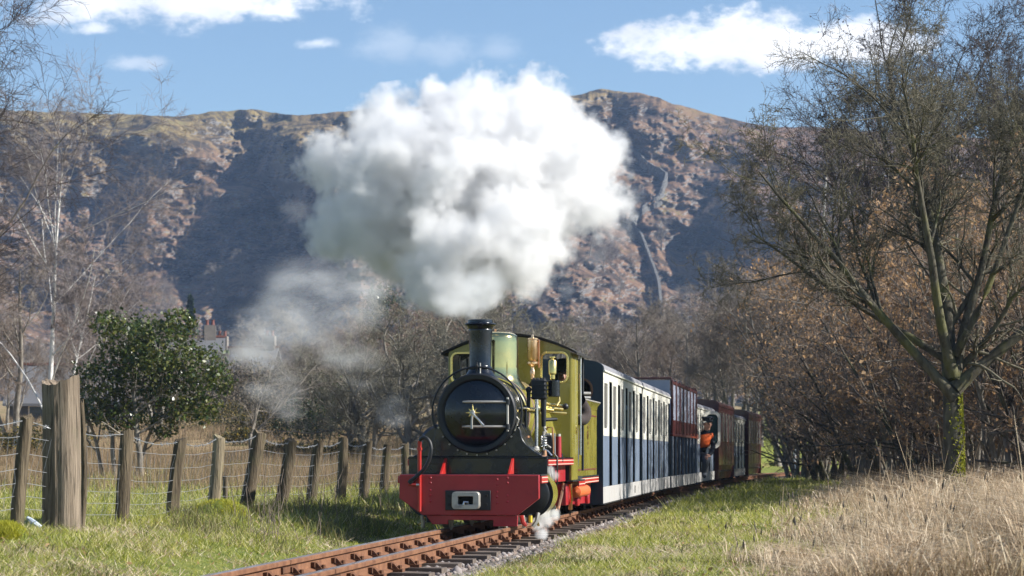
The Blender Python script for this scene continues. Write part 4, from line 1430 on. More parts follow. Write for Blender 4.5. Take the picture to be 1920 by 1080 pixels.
B(MB().tube([(0.44, 0.95, 0.66), (0.50, 0.955, 0.70), (0.55, 0.96, 0.66)], 0.008, 8), 'drive_link', M_STEELD)
B(MB().cyl((0.57, 1.32, 0.58), (0.57, 1.32, 0.76), 0.028, 0.026, 14), 'oil_tank', M_RED)
B(MB().cyl((0.57, 1.32, 0.7605), (0.57, 1.32, 0.782), 0.022, None, 12), 'oil_cap', M_STEELD)
for x, y_ in ((0.40, 0.8), (0.52, 0.78), (0.36, 1.2)):
    B(MB().cyl((x, y_, 0.578), (x, y_, 0.64), 0.022, 0.018, 10), 'oil_cup', M_COPPER)
B(MB().tube([(0.30, 0.52, 0.76), (0.36, 0.50, 0.68), (0.375, 0.5, 0.63)], 0.009, 8), 'oil_pipe', M_STEEL)
B(MB().tube([(0.32, 0.46, 0.92), (0.345, 0.46, 0.89), (0.33, 0.46, 0.85), (0.31, 0.46, 0.80)], 0.008, 8), 'oil_pipe', M_STEELD)
B(MB().tube([(0.50, 1.55, 0.60), (0.555, 1.5, 0.625), (0.585, 1.45, 0.605), (0.588, 1.45, 0.54)], 0.010, 8), 'feed_pipe', M_BLACK)
B(MB().tube([(0.33, 0.6, 0.99), (0.365, 0.9, 0.995), (0.385, 1.3, 1.0), (0.39, 2.28, 1.01)], 0.009, 8), 'boiler_handrail', M_STEEL)

# ------------------------------------------------------------------ tender
TD = 17.2 + 3.36
tender = empty('tender', track_pt(TD), heading(TD + 0.9), 'olive green tender between locomotive cab and first carriage', 'tender')
TL = 1.88
for s in (-1, 1):
    a, b = sorted((0.47 * s, 0.49 * s))
    ts = MB().box(a, b, 0, TL, 0.392, 1.06)
    to = B(ts, 'tender_side', M_OLIVE, 0.003, tender)
    # flared coping
    sec = [(0.47 * s, 1.0605), (0.49 * s, 1.0605), (0.50 * s, 1.10), (0.528 * s, 1.135), (0.520 * s, 1.145), (0.487 * s, 1.11), (0.472 * s, 1.07)]
    B(MB().prism(sec, 'y', 0, TL), 'coping', M_OLIVE, 0.002, tender)
    B(MB().tube([(0.524 * s, 0, 1.143), (0.524 * s, TL, 1.143)], 0.009, 8), 'coping_bead', M_STEELD, 0, tender)
    q0, q1 = sorted((0.4905 * s, 0.4925 * s))
    for z in (1.00, 0.455):
        B(MB().box(q0, q1, 0.06, TL - 0.06, z - 0.007, z + 0.007), 'lining', M_MAROONL, 0, tender)
    # slim crest on the side
    cr = B(MB().lathe([(0, 0), (0.04, 0), (0.04, 0.003), (0, 0.0035)], (0.4926 * s if s > 0 else -0.496, 0.95, 0.80), 'x', 18), 'crest', M_MAROONL, 0, tender)
    for z, r_, m_ in ((0.80, 0.026, M_BRASS), (0.88, 0.018, M_MAROONL), (0.72, 0.018, M_MAROONL), (0.93, 0.011, M_MAROONL), (0.67, 0.011, M_MAROONL), (0.84, 0.012, M_BRASS), (0.76, 0.012, M_BRASS)):
        B(MB().lathe([(0, 0), (r_, 0), (r_, 0.003), (0, 0.0032)], (0.4962 * s if s > 0 else -0.4995, 0.95, z), 'x', 14), 'crest_ornament', m_, 0, cr)
    a, b = sorted((0.44 * s, 0.515 * s))
    B(MB().box(a, b, 0, TL, 0.377, 0.391), 'tender_footplate', M_BLACKM, 0.002, tender)
    a, b = sorted((0.497 * s, 0.51 * s))
    B(MB().box(a, b, 0, TL, 0.318, 0.376), 'footplate_edge', M_RED2, 0, tender)
    for z in (0.330, 0.364):
        c, e = sorted((0.5105 * s, 0.5125 * s))
        B(MB().box(c, e, 0.01, TL - 0.01, z - 0.004, z + 0.004), 'lining', M_LINE, 0, tender)
    a, b = sorted((0.40 * s, 0.425 * s))
    B(MB().prism([(0, 0.376), (0, 0.30), (0.15, 0.12), (TL - 0.15, 0.10), (TL, 0.20), (TL, 0.376)], 'x', a, b), 'tender_frame', M_RED, 0.003, tender)
    B(MB().lathe([(0, -0.45), (0.05, -0.43), (0.058, -0.40), (0.058, 0.40), (0.05, 0.43), (0, 0.45)], (0.47 * s, 0.5, 0.245), 'y', 20), 'air_tank', M_ORANGE, 0, tender)
B(MB().box(-0.469, 0.469, 0.0, 0.02, 0.392, 1.06), 'tender_front', M_DARK, 0, tender)
B(MB().box(-0.469, 0.469, TL - 0.02, TL, 0.392, 1.10), 'tender_back', M_OLIVE, 0, tender)
B(MB().box(-0.468, 0.468, 0.021, TL - 0.021, 0.95, 0.98), 'tank_top', M_DARK, 0, tender)
mb = MB()
for k in range(60):
    mb.sphere((random.uniform(-0.42, 0.42), random.uniform(0.2, 1.2), 0.99 + random.random() * 0.07), 0.05 + 0.03 * random.random(), (1, 0.8, 0.7), 6, 4)
co_ = B(mb, 'coal', M_BLACK, 0, tender, False)
tag(co_, kind='stuff')
for k in range(4):
    B(MB().cyl((0.28, 1.30 + 0.02 * k, 1.10 + 0.045 * k), (0.47, 1.38 + 0.02 * k, 1.095 + 0.045 * k), 0.017, None, 10), 'fire_iron', M_STEELD, 0, tender)
B(MB().box(0.27, 0.285, 1.28, 1.42, 0.98, 1.27), 'iron_rack', M_BLACKM, 0, tender)
B(MB().tube([(0.30, 0.6, 1.0), (0.36, 0.75, 1.16), (0.42, 0.9, 1.12), (0.40, 1.1, 1.2)], 0.016, 8), 'coil_hose', M_RUBBER, 0, tender)
B(MB().tube([(0.18, 0.7, 1.0), (0.30, 0.85, 1.22), (0.38, 0.95, 1.18)], 0.014, 8), 'coil_hose', M_STEELD, 0, tender)
B(MB().cyl((0.36, 1.25, 0.98), (0.36, 1.25, 1.22), 0.012, 0.012, 8), 'aerial_mount', M_STEELD, 0, tender)
B(MB().cyl((0.36, 1.25, 1.22), (0.365, 1.25, 1.66), 0.0022, 0.0014, 6), 'aerial', M_DARK, 0, tender)
for y in (0.45, 1.4):
    for s in (-1, 1):
        B(MB().lathe([(0.0, -0.03), (0.13, -0.028), (0.132, 0.02), (0.15, 0.03), (0.0, 0.034)], (0.235 * s, y, 0.132), 'x', 32), 'tender_wheel', M_DARK, 0, tender)
        B(MB().box(min(.426 * s, .46 * s), max(.426 * s, .46 * s), y - 0.08, y + 0.08, 0.10, 0.19), 'axle_box', M_RED, 0.008, tender)
B(MB().box(-0.39, 0.39, 0.0, TL, 0.2, 0.37), 'tender_underframe', M_DARK, 0, tender)
# ------------------------------------------------------------------ carriages
M_BLUE = paint('carriage_blue', (0.165, 0.21, 0.29), 0.32, 0, 0.3, (0.16, 0.18, 0.22), 0.3, 5)
M_CREAM = paint('carriage_cream', (0.66, 0.65, 0.58), 0.4, 0, 0.15, (0.34, 0.30, 0.25), 0.28, 5)
M_NAVY = paint('carriage_end_navy', (0.008, 0.022, 0.040), 0.4, 0, 0.2, (0.03, 0.035, 0.04), 0.3, 5)
M_SKIRT = paint('grey_skirt', (0.38, 0.37, 0.36), 0.5, 0, 0, (0.22, 0.17, 0.13), 0.55, 6, vert=True)
M_ROOFG = paint('grey_roof', (0.22, 0.22, 0.24), 0.5, 0, 0.1, (0.12, 0.11, 0.11), 0.4, 4)
M_MAROON = paint('carriage_maroon', (0.075, 0.012, 0.013), 0.28, 0, 0.5, (0.05, 0.02, 0.02), 0.35, 5)
M_WOOD = paint('varnished_wood', (0.11, 0.05, 0.022), 0.4, 0, 0.2)
M_SEAT = paint('seat_cloth', (0.02, 0.022, 0.03), 0.8)
M_UNDER = M_DARK
M_PALEPANE = paint('painted_sky_pane', (0.34, 0.38, 0.48), 0.12)  # opaque pale blue imitates sky reflected in the carriage glass
M_WINDARK = paint('dark_pane', (0.012, 0.03, 0.035), 0.08)
M_SLATEB = paint('slate_blue', (0.10, 0.125, 0.165), 0.35, 0, 0.2)


def carriage(name, label, d0, L, style='blue', nb=5, H=1.486, W=0.53, roof=0.115, scheme=None, gap=0.50):
    c = empty(name, track_pt(d0), math.atan2(-(float(track_x(d0 + L)) - float(track_x(d0))), L), label, 'carriage', 'carriages of the train')
    up, lo, endm, roofm = {'blue': (M_CREAM, M_BLUE, M_NAVY, M_ROOFG), 'maroon': (M_MAROON, M_MAROON, M_MAROON, M_MAROON)}[style]
    zb, zs, zm = 0.072, 0.258, 0.803
    zw0, zw1 = 0.885, H - 0.085
    pitch = L / nb
    for s in (-1, 1):
        def X(a, b):
            p, q = sorted((a * s, b * s)); return p, q
        x0, x1 = X(W - 0.012, W)
        if style == 'maroon':
            # lower side curves inward
            sec = [((W) * s, zs + 0.12), ((W - 0.03) * s, zs + 0.05), ((W - 0.09) * s, zb), ((W - 0.11) * s, zb), ((W - 0.05) * s, zs + 0.05), ((W - 0.02) * s, zs + 0.12)]
            MB().prism(sec, 'y', 0.0, L).build('curved_skirt', M_MAROON, c, True, 50)
            zl = zs + 0.121
        else:
            sk = MB().box(x0, x1, 0.0, L, zb, zs).build('skirt', M_SKIRT, c, True, 35, 0.004)
            zl = zs + 0.001
            q0, q1 = X(W + 0.0005, W + 0.006)
            MB().box(q0, q1, L * 0.78, L * 0.78 + 0.06, zb + 0.05, zb + 0.14).build('skirt_latch', M_DARK, sk)
            MB().box(q0, q1, 0, L, zb, zb + 0.012).build('skirt_edge', M_DARK, sk)
        # cantrail with the joints between its boards
        for k in range(nb):
            y0 = k * pitch + 0.004; y1 = (k + 1) * pitch - 0.004
            MB().box(x0, x1, y0, y1, zw1 + 0.001, H).build('cantrail_panel', up, c, True, 35, 0.003)
            yc = y0 + pitch - gap
            # lower panel, upper frame with glass, then an open gap
            MB().box(x0, x1, y0, yc, zl, zm).build('lower_panel', lo, c, True, 35, 0.004)
            fr = MB().frame(rrect(y0, yc, zm + 0.001, zw1, 0.012, 2), rrect(y0 + 0.075, yc - 0.075, zw0, zw1 - 0.03, 0.045, 2), 'x', x0, x1).build('window_frame', up, c, True, 35, 0.002)
            g0, g1 = X(W - 0.009, W - 0.005)
            MB().box(g0, g1, y0 + 0.06, yc - 0.06, zw0 - 0.012, zw1 - 0.02).build('pane', M_CGLASS, fr)
            if k == 3 and nb == 5 and style == 'blue':
                mk_ = MB()
                for q in range(5):
                    e0, e1 = X(W + 0.0003, W + 0.0018)
                    mk_.prism([(y0 + 0.22 + 0.03 * math.cos(a_ * 0.785 + q) , 0.42 + q * 0.045 + 0.016 * math.sin(a_ * 0.785)) for a_ in range(8)], 'x', e0, e1)
                tag(mk_.build('panel_marking', up, c), kind='stuff')
            # door pillar standing proud beside the gap
            p0, p1 = X(W - 0.010, W + 0.004)
            pl = MB().box(p0, p1, yc + 0.002, yc + 0.05, zm + .001, zw1).build('door_pillar', up, c, True, 35, 0.004)
            MB().box(p0, p1, yc + 0.002, yc + 0.05, zl, zm).build('pillar_foot', lo, pl, True, 35, 0.004)
        gx0, gx1 = X(W + 0.0, W + 0.02)
        MB().box(gx0, gx1, -0.01, L + .01, H + 0.001, H + 0.02).build('gutter', up, c, True, 35, 0.003)
        ww0, ww1 = X(0.26, 0.30)
        for yb in (L * 0.12, L * 0.25, L * 0.75, L * 0.88):
            MB().lathe([(0.0, -0.03), (0.118, -0.028), (0.12, 0.02), (0.135, 0.028), (0.0, 0.03)], (0.235 * s, yb, 0.118), 'x', 24).build('wheel', M_DARK, c)
            a, b = X(0.30, 0.36)
            MB().box(a, b, yb - 0.07, yb + 0.07, 0.06, 0.16).build('axle_box', M_DARK, c)
    # roof
    n = 14
    ro = []
    if roof > 0:
        for k in range(n + 1):
            a = math.pi * k / n
            cx = math.cos(a); ro.append(((W + 0.01) * (abs(cx) ** 0.55) * (1 if cx >= 0 else -1), H + 0.021 + roof * math.sin(a) ** 0.75))
        inner = [(x * 0.97, z - 0.012) for x, z in ro[::-1]]
        poly = [((W + 0.01), H + 0.021)] + ro[1:-1] + [(-(W + 0.01), H + 0.021)] + [(-(W - 0.02), H + 0.021)] + [(x * 0.96, H + 0.021 + (z - H - 0.021) * 0.9) for x, z in ro[1:-1][::-1]] + [((W - 0.02), H + 0.021)]
        MB().prism(poly[::-1], 'y', -0.01, L + 0.01).build('roof', roofm, c, True, 40)
    # ends with oval window and sockets
    for y, e in ((0.0, -1), (L, 1)):
        outer = [(-W + .002, zb), (W - .002, zb)]
        outer += [(W - .002, H)] + [(x * 0.985, z) for x, z in ro[1:-1]] + [(-W + .002, H)] if roof > 0 else [(W - .002, H), (-W + .002, H)]
        hole = rrect(0.10, 0.40, 1.18, 1.40, 0.10, 4)
        hole2 = rrect(-0.40, -0.10, 1.18, 1.40, 0.10, 4)
        y0, y1 = (y - 0.022, y - 0.002) if e < 0 else (y + 0.002, y + 0.022)
        eo = face_with_holes('end_panel', outer, [hole, hole2], y0, y1, endm, c)
        for hx in (0.0, -0.5):
            fo = MB().frame(rrect(0.082 + hx, 0.418 + hx, 1.162, 1.418, 0.115, 4), rrect(0.105 + hx, 0.395 + hx, 1.185, 1.395, 0.095, 4), 'y', y0 - 0.012 if e < 0 else y1 + 0.001, y0 - 0.001 if e < 0 else y1 + 0.012).build('end_window_frame', M_WOOD, c)
            ym = (y0 + y1) / 2
            MB().box(0.09 + hx, 0.41 + hx, ym - 0.003, ym + 0.003, 1.17, 1.41).build('end_pane', M_GLASS, fo)
    # inside
    MB().box(-W + 0.035, W - 0.035, 0.0, L, 0.235, 0.255).build('floor_panel', M_UNDER, c)
    MB().box(-0.30, 0.30, 0.05, L - 0.05, 0.12, 0.234).build('underframe', M_UNDER, c)
    for k in range(nb):
        for q in (0.12, 0.60):
            y = (k + q) * pitch
            st_ = MB().box(-W + 0.05, W - 0.05, y, y + 0.16, 0.256, 0.46).build('bench', M_SEAT, c, True, 35, 0.01)
            MB().box(-W + 0.05, W - 0.05, y - 0.035, y - 0.002, 0.256, 0.86).build('bench_back', M_WOOD, st_, True, 35, 0.004)
    if L > 1:
        MB().box(-0.06, 0.06, L + 0.022, L + 0.13, 0.16, 0.22).build('coupler', M_DARK, c)
    return c


C1 = carriage('passenger_carriage', 'first cream and blue carriage coupled directly behind the olive tender', 22.75, 5.46, 'blue', 5)
C2 = carriage('passenger_carriage', 'second cream and blue carriage, behind the first and before the open maroon carriage', 28.33, 5.46, 'blue', 5)

# open maroon carriage with slender pillars
d0, L = 34.05, 5.7
c3 = empty('open_carriage', track_pt(d0), math.atan2(-(float(track_x(d0 + L)) - float(track_x(d0))), L), 'maroon carriage with tall slender pillars and bare flat top in the middle of the train', 'carriage', 'carriages of the train')
W = 0.54
for s in (-1, 1):
    def X(a, b):
        p, q = sorted((a * s, b * s)); return p, q
    x0, x1 = X(W - 0.03, W)
    sk = MB().box(x0, x1, 0, L, 0.072, 0.258).build('skirt', M_SKIRT, c3, True, 35, 0.004)
    np_ = 7
    for k in range(np_ + 1):
        y = k * (L - 0.10) / np_
        p0, p1 = X(W - 0.02, W + 0.02)
        MB().box(p0, p1, y, y + 0.07, 0.94, 1.80).build('pillar', M_MAROON, c3, True, 35, 0.005)
        MB().box(p0, p1, y + 0.02, y + 0.08, 0.259, 0.895).build('lower_post', M_SLATEB, c3, True, 35, 0.005)
        if k < np_:
            y2 = (k + 1) * (L - 0.10) / np_
            g0, g1 = X(W - 0.008, W - 0.002)
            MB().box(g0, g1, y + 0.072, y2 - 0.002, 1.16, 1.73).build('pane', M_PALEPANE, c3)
            MB().box(*X(W - 0.014, W), y + 0.102, y2 - 0.002, 0.94, 1.158).build('waist_panel', M_MAROON, c3, True, 35, 0.003)
            MB().box(*X(W - 0.026, W - 0.012), y + 0.15, y2 - 0.30, 0.259, 0.895).build('lower_panel', M_NAVY, c3, True, 35, 0.003)
    MB().box(*X(W - 0.03, W + 0.022), 0, L, 0.897, 0.938).build('waist_rail', M_MAROON, c3, True, 35, 0.004)
    MB().box(*X(W - 0.02, W + 0.015), 0, L, 1.732, 1.775).build('top_rail', M_MAROON, c3, True, 35, 0.004)
    for yb in (0.7, 1.4, L - 1.4, L - 0.7):
        MB().lathe([(0.0, -0.03), (0.118, -0.028), (0.12, 0.02), (0.135, 0.028), (0.0, 0.03)], (0.235 * s, yb, 0.118), 'x', 24).build('wheel', M_DARK, c3)
for y in (0.0, L):
    MB().box(-W, W, y - 0.03, y - 0.001, 1.80, 1.835).build('end_beam', M_MAROON, c3, True, 35, 0.004)
    MB().box(-W + .03, W - .03, y - 0.02, y - 0.002, 0.26, 1.15).build('end_panel', M_NAVY, c3)
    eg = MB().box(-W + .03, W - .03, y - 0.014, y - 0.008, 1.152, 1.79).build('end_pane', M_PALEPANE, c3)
MB().box(-W + 0.035, W - 0.035, 0.0, L, 0.235, 0.255).build('floor_panel', M_UNDER, c3)
MB().box(-0.30, 0.30, 0.05, L - 0.05, 0.12, 0.234).build('underframe', M_UNDER, c3)
for k in range(5):
    y = 0.25 + k * 1.08
    b_ = MB().box(-W + 0.05, W - 0.05, y, y + 0.2, 0.256, 0.46).build('bench', M_SEAT, c3, True, 35, 0.01)
    MB().box(-W + 0.05, W - 0.05, y - 0.035, y - 0.002, 0.256, 0.86).build('bench_back', M_WOOD, b_, True, 35, 0.004)

C4 = carriage('passenger_carriage', 'short cream and blue carriage with its door open and a guard leaning out', 40.0, 4.9, 'blue', 4, 1.47, 0.53)
C5 = carriage('passenger_carriage', 'tall glossy maroon carriage just behind the leaning guard', 45.2, 4.9, 'maroon', 5, 1.62, 0.60, 0.14, gap=0.12)
C6 = carriage('passenger_carriage', 'grimy cream and blue carriage between the two tall maroon carriages', 50.4, 4.7, 'blue', 4, 1.47, 0.53)
C7 = carriage('passenger_carriage', 'last maroon carriage at the tail of the train', 55.4, 4.8, 'maroon', 5, 1.62, 0.60, 0.14, gap=0.12)
# open door with rounded top on the fourth carriage
dr = empty('open_door', (0.55, 1.35, 0), R(-62)); dr.parent = C4
MB().frame(rrect(0.0, 0.36, 0.72, 1.44, 0.12, 4), rrect(0.06, 0.31, 0.80, 1.38, 0.08, 4), 'x', -0.02, 0.01).build('door_frame', M_CREAM, dr)
MB().box(-0.008, -0.002, 0.05, 0.32, 0.79, 1.39).build('door_pane', M_WINDARK, dr)

# ------------------------------------------------------------------ people
M_SKIN = paint('skin', (0.46, 0.25, 0.18), 0.5, 0, 0, (0.36, 0.15, 0.11), 0.3, 12)
M_JACKET = paint('brown_jacket', (0.040, 0.030, 0.028), 0.85, 0, 0, (0.07, 0.055, 0.05), 0.5, 12, 0.3)
M_UNIF = paint('navy_uniform', (0.010, 0.014, 0.024), 0.8, 0, 0, (0.03, 0.035, 0.05), 0.5, 12, 0.3)
M_TROUS = paint('grey_trousers', (0.035, 0.042, 0.055), 0.85, 0, 0, (0.06, 0.065, 0.08), 0.5, 10, 0.3)
M_HIVIS = paint('orange_tabard', (0.85, 0.14, 0.02), 0.6, 0, 0, (0.6, 0.08, 0.02), 0.3, 8)
M_SILVER = paint('reflective_tape', (0.6, 0.6, 0.62), 0.35)
M_BEANIE = paint('grey_beanie', (0.030, 0.033, 0.036), 0.95, 0, 0, (0.06, 0.06, 0.065), 0.5, 30, 0.6)


def skinned(name, J, E, mats, parent, matfn=None, sub=2, root=0):
    """one continuous body grown along a joint graph; J: list of (pos, radius)"""
    me = bpy.data.meshes.new(name)
    me.from_pydata([j[0] for j in J], E, [])
    o = bpy.data.objects.new(name, me)
    COL.objects.link(o)
    m = o.modifiers.new('skin', 'SKIN')
    m.use_smooth_shade = True
    for i, j in enumerate(J):
        r = j[1]
        me.skin_vertices[0].data[i].radius = (r, r) if not isinstance(r, tuple) else r
        me.skin_vertices[0].data[i].use_root = (i == root)
    s_ = o.modifiers.new('sub', 'SUBSURF'); s_.levels = sub; s_.render_levels = sub
    dg = bpy.context.evaluated_depsgraph_get()
    me2 = bpy.data.meshes.new_from_object(o.evaluated_get(dg))
    me2.name = name
    bpy.data.objects.remove(o)
    me2.materials.clear()
    for mt in mats:
        me2.materials.append(mt)
    o2 = bpy.data.objects.new(name, me2)
    COL.objects.link(o2)
    if parent is not None:
        o2.parent = parent
    if matfn:
        for p in me2.polygons:
            p.material_index = matfn(p.center)
    me2.polygons.foreach_set('use_smooth', [True] * len(me2.polygons))
    return o2


def add_head(parent, c, yaw, pitch, r=0.105):
    """face features on the head: eyes, nose, mouth line, ears (local frame looks along -y)"""
    rot = Matrix.Rotation(yaw, 4, 'Z') @ Matrix.Rotation(pitch, 4, 'X')
    def T(v):
        return Vector(c) + (rot @ Vector(v))
    def put(name, vs_mb, mat):
        vs_mb.v = [tuple(T(v)) for v in vs_mb.v]
        return vs_mb.build(name, mat, parent)
    put('nose', MB().sphere((0, -0.092, -0.012), 0.019, (0.75, 1.15, 1.3), 10, 8), M_SKIN)
    for s in (-1, 1):
        e = put('eye', MB().sphere((0.033 * s, -0.080, 0.014), 0.0115, (1.1, 0.7, 0.8), 10, 8), M_LINE)
        p = MB().sphere((0.033 * s, -0.0875, 0.014), 0.0055, (1, 0.5, 1), 8, 6)
        p.v = [tuple(T(v)) for v in p.v]
        p.build('iris', M_DARK, e)
        put('ear', MB().sphere((0.079 * s, 0.005, 0.0), 0.026, (0.35, 0.7, 1.15), 10, 8), M_SKIN)
        put('eyebrow', MB().tube([T0 for T0 in [(0.015 * s, -0.089, 0.032), (0.034 * s, -0.088, 0.036), (0.052 * s, -0.080, 0.030)]], 0.005, 6), M_WOOD)
    put('mouth', MB().sphere((0, -0.083, -0.052), 0.02, (1.2, 0.45, 0.3), 10, 6), paint('lips', (0.40, 0.15, 0.12), 0.5))
    return T


# driver in the cab
drv = empty('person', tuple(loco.matrix_basis @ Vector((0.40, 3.02, 0.40))), a_l, 'train driver in grey knitted beanie and dark brown jacket looking out of the cab', 'person')
J = [((0.00, 0.02, 0.30), 0.125), ((0.0, 0.03, 0.48), 0.135), ((0.01, 0.02, 0.66), 0.15), ((0.015, 0.0, 0.785), 0.075), ((0.015, -0.01, 0.85), 0.055), ((0.015, -0.02, 0.925), 0.080), ((0.015, -0.02, 0.99), 0.075),
     ((0.135, 0.02, 0.745), 0.072), ((0.215, 0.06, 0.60), 0.074), ((0.21, -0.01, 0.52), 0.066), ((0.12, -0.16, 0.54), 0.046), ((0.07, -0.24, 0.57), 0.032),
     ((-0.135, 0.02, 0.745), 0.065), ((-0.20, -0.02, 0.58), 0.052), ((-0.16, -0.16, 0.52), 0.044), ((-0.13, -0.28, 0.56), 0.032),
     ((0.08, 0.02, 0.22), 0.095), ((0.09, -0.06, 0.10), 0.075), ((0.09, 0.0, 0.0), 0.055), ((-0.08, 0.02, 0.22), 0.095), ((-0.09, -0.06, 0.10), 0.075), ((-0.09, 0.0, 0.0), 0.055)]
E = [(0, 1), (1, 2), (2, 3), (3, 4), (4, 5), (5, 6), (2, 7), (7, 8), (8, 9), (9, 10), (10, 11), (2, 12), (12, 13), (13, 14), (14, 15), (0, 16), (16, 17), (17, 18), (0, 19), (19, 20), (20, 21)]
body = skinned('body', J, E, [M_JACKET, M_SKIN, M_TROUS], drv, lambda c: 1 if (c.z > 0.835 or (c.y < -0.215)) else (2 if c.z < 0.28 else 0))
T = add_head(body, (0.015, -0.02, 0.945), 0.12, 0.0)
hat = MB()
prof = [(0.098, 0.0), (0.104, 0.005), (0.105, 0.035), (0.100, 0.04), (0.100, 0.07), (0.085, 0.105), (0.05, 0.13), (0.0, 0.137)]
hat.lathe(prof, (0, 0, 0), 'z', 28)
hat.v = [tuple(Vector((0.015, -0.018, 0.975)) + Matrix.Rotation(R(-8), 3, 'X') @ Vector((v[0] * 0.92, v[1] * 1.05, v[2]))) for v in hat.v]
hat.build('beanie', M_BEANIE, drv)


def hand(parent, wrist, dirv, up, mat, curl=0.6, side=1, sc=1.0):
    """palm with four bent fingers and a thumb"""
    w = Vector(wrist); d_ = Vector(dirv).normalized(); u = Vector(up); u = (u - d_ * u.dot(d_)).normalized(); r_ = d_.cross(u)
    mb = MB()
    pal = [w + d_ * (0.09 * sc * k / 3) for k in range(4)]
    for k in range(4):
        off = r_ * (0.014 * sc)
    J = [(tuple(w), 0.022 * sc), (tuple(w + d_ * 0.045 * sc), (0.020 * sc, 0.036 * sc)), (tuple(w + d_ * 0.085 * sc), (0.015 * sc, 0.038 * sc))]
    mb.tube([J[0][0], J[1][0], J[2][0]], [0.026 * sc, 0.036 * sc, 0.030 * sc], 12)
    for k, l in enumerate((0.068, 0.078, 0.073, 0.058)):
        b = w + d_ * 0.085 * sc + r_ * ((k - 1.5) * 0.0185 * sc)
        pts = [b]
        a = 0.0
        for q in range(3):
            a += curl * (0.5 + 0.3 * q)
            b = b + (d_ * math.cos(a) - u * math.sin(a)) * (l * sc / 2.6)
            pts.append(b)
        mb.tube(pts, [0.0095 * sc, 0.009 * sc, 0.008 * sc, 0.006 * sc], 8)
    b = w + d_ * 0.03 * sc - r_ * side * 0.030 * sc
    mb.tube([b, b - r_ * side * 0.022 * sc + d_ * 0.02 * sc, b - r_ * side * 0.022 * sc + d_ * 0.05 * sc - u * 0.015 * sc], [0.013 * sc, 0.011 * sc, 0.008 * sc], 8)
    return mb.build('hand', mat, parent, True, 60)


hand(body, (0.07, -0.24, 0.57), (-0.3, -0.9, 0.2), (0, 0, 1), M_SKIN)
hand(body, (-0.13, -0.28, 0.56), (0.2, -0.9, 0.2), (0, 0, 1), M_SKIN, side=-1)

# guard leaning out of the fourth carriage
gl = C4.matrix_basis @ Vector((0.44, 1.02, 0.258))
grd = empty('person', tuple(gl), C4.rotation_euler.z, 'train guard in navy cap and orange hi-vis tabard leaning from an open carriage door', 'person')
J = [((0.02, 0.0, 0.34), 0.13), ((0.08, -0.02, 0.50), 0.135), ((0.15, -0.03, 0.66), 0.145), ((0.19, -0.04, 0.76), 0.075), ((0.205, -0.05, 0.83), 0.055), ((0.225, -0.07, 0.905), 0.078), ((0.228, -0.07, 0.97), 0.074),
     ((0.27, -0.05, 0.70), 0.065), ((0.335, -0.02, 0.52), 0.055), ((0.29, -0.14, 0.36), 0.045), ((0.25, -0.22, 0.33), 0.032),
     ((0.03, 0.02, 0.72), 0.065), ((-0.03, 0.10, 0.54), 0.055), ((-0.01, 0.0, 0.40), 0.045), ((0.0, -0.08, 0.37), 0.032),
     ((0.10, -0.05, 0.29), 0.105), ((0.19, -0.24, 0.28), 0.095), ((0.215, -0.30, 0.22), 0.08), ((0.17, -0.22, 0.02), 0.058), ((0.17, -0.24, -0.05), 0.05), ((0.18, -0.33, -0.07), 0.042),
     ((-0.07, 0.03, 0.28), 0.10), ((-0.08, -0.18, 0.27), 0.085), ((-0.08, -0.2, 0.10), 0.062), ((-0.08, -0.2, 0.04), 0.05), ((-0.08, -0.3, 0.035), 0.04)]
E = [(0, 1), (1, 2), (2, 3), (3, 4), (4, 5), (5, 6), (2, 7), (7, 8), (8, 9), (9, 10), (2, 11), (11, 12), (12, 13), (13, 14), (0, 15), (15, 16), (16, 17), (17, 18), (18, 19), (19, 20), (0, 21), (21, 22), (22, 23), (23, 24), (24, 25)]
body = skinned('body', J, E, [M_UNIF, M_SKIN, M_TROUS], grd, lambda c: 1 if c.z > 0.81 else (2 if c.z < 0.33 else 0))
T = add_head(body, (0.226, -0.07, 0.925), 0.5, 0.0)
hand(body, (0.25, -0.22, 0.33), (-0.3, -0.9, -0.2), (0, 0, 1), M_SKIN)
hand(body, (0.0, -0.08, 0.37), (0.2, -0.9, -0.2), (0, 0, 1), M_SKIN, side=-1)
cap = MB()
cap.lathe([(0.092, 0.0), (0.094, 0.03), (0.118, 0.055), (0.115, 0.075), (0.06, 0.088), (0.0, 0.09)], (0, 0, 0), 'z', 26)
cap.prism([(-0.075, -0.06), (-0.05, -0.125), (0.0, -0.145), (0.05, -0.125), (0.075, -0.06)], 'z', -0.006, 0.004)
cap.v = [tuple(Vector((0.228, -0.072, 0.985)) + Matrix.Rotation(0.5, 3, 'Z') @ Vector(v)) for v in cap.v]
cp_ = cap.build('peaked_cap', M_UNIF, grd)
b_ = MB().sphere((0, -0.1, 0.045), 0.014, (1, 0.5, 1), 8, 6)
b_.v = [tuple(Vector((0.228, -0.072, 0.985)) + Matrix.Rotation(0.5, 3, 'Z') @ Vector(v)) for v in b_.v]
b_.build('cap_badge', M_SILVER, cp_)
# tabard round the chest
tb = MB()
ring = []
secs = [((0.085, -0.02, 0.47), 0.155), ((0.115, -0.027, 0.57), 0.160), ((0.15, -0.03, 0.67), 0.165), ((0.17, -0.035, 0.73), 0.135)]
n = 24
vs = []
for c_, r_ in secs:
    for k in range(n):
        a = 2 * math.pi * k / n
        vs.append((c_[0] + r_ * 1.08 * math.cos(a), c_[1] + r_ * 0.92 * math.sin(a), c_[2] + 0.03 * math.cos(a)))
fs = []
for i in range(len(secs) - 1):
    for k in range(n):
        fs.append((i * n + k, i * n + (k + 1) % n, (i + 1) * n + (k + 1) % n, (i + 1) * n + k))
tb.add(vs, fs)
tbo = tb.build('hi_vis_tabard', M_HIVIS, grd)
so_ = tbo.modifiers.new('thick', 'SOLIDIFY'); so_.thickness = 0.006; so_.offset = 1
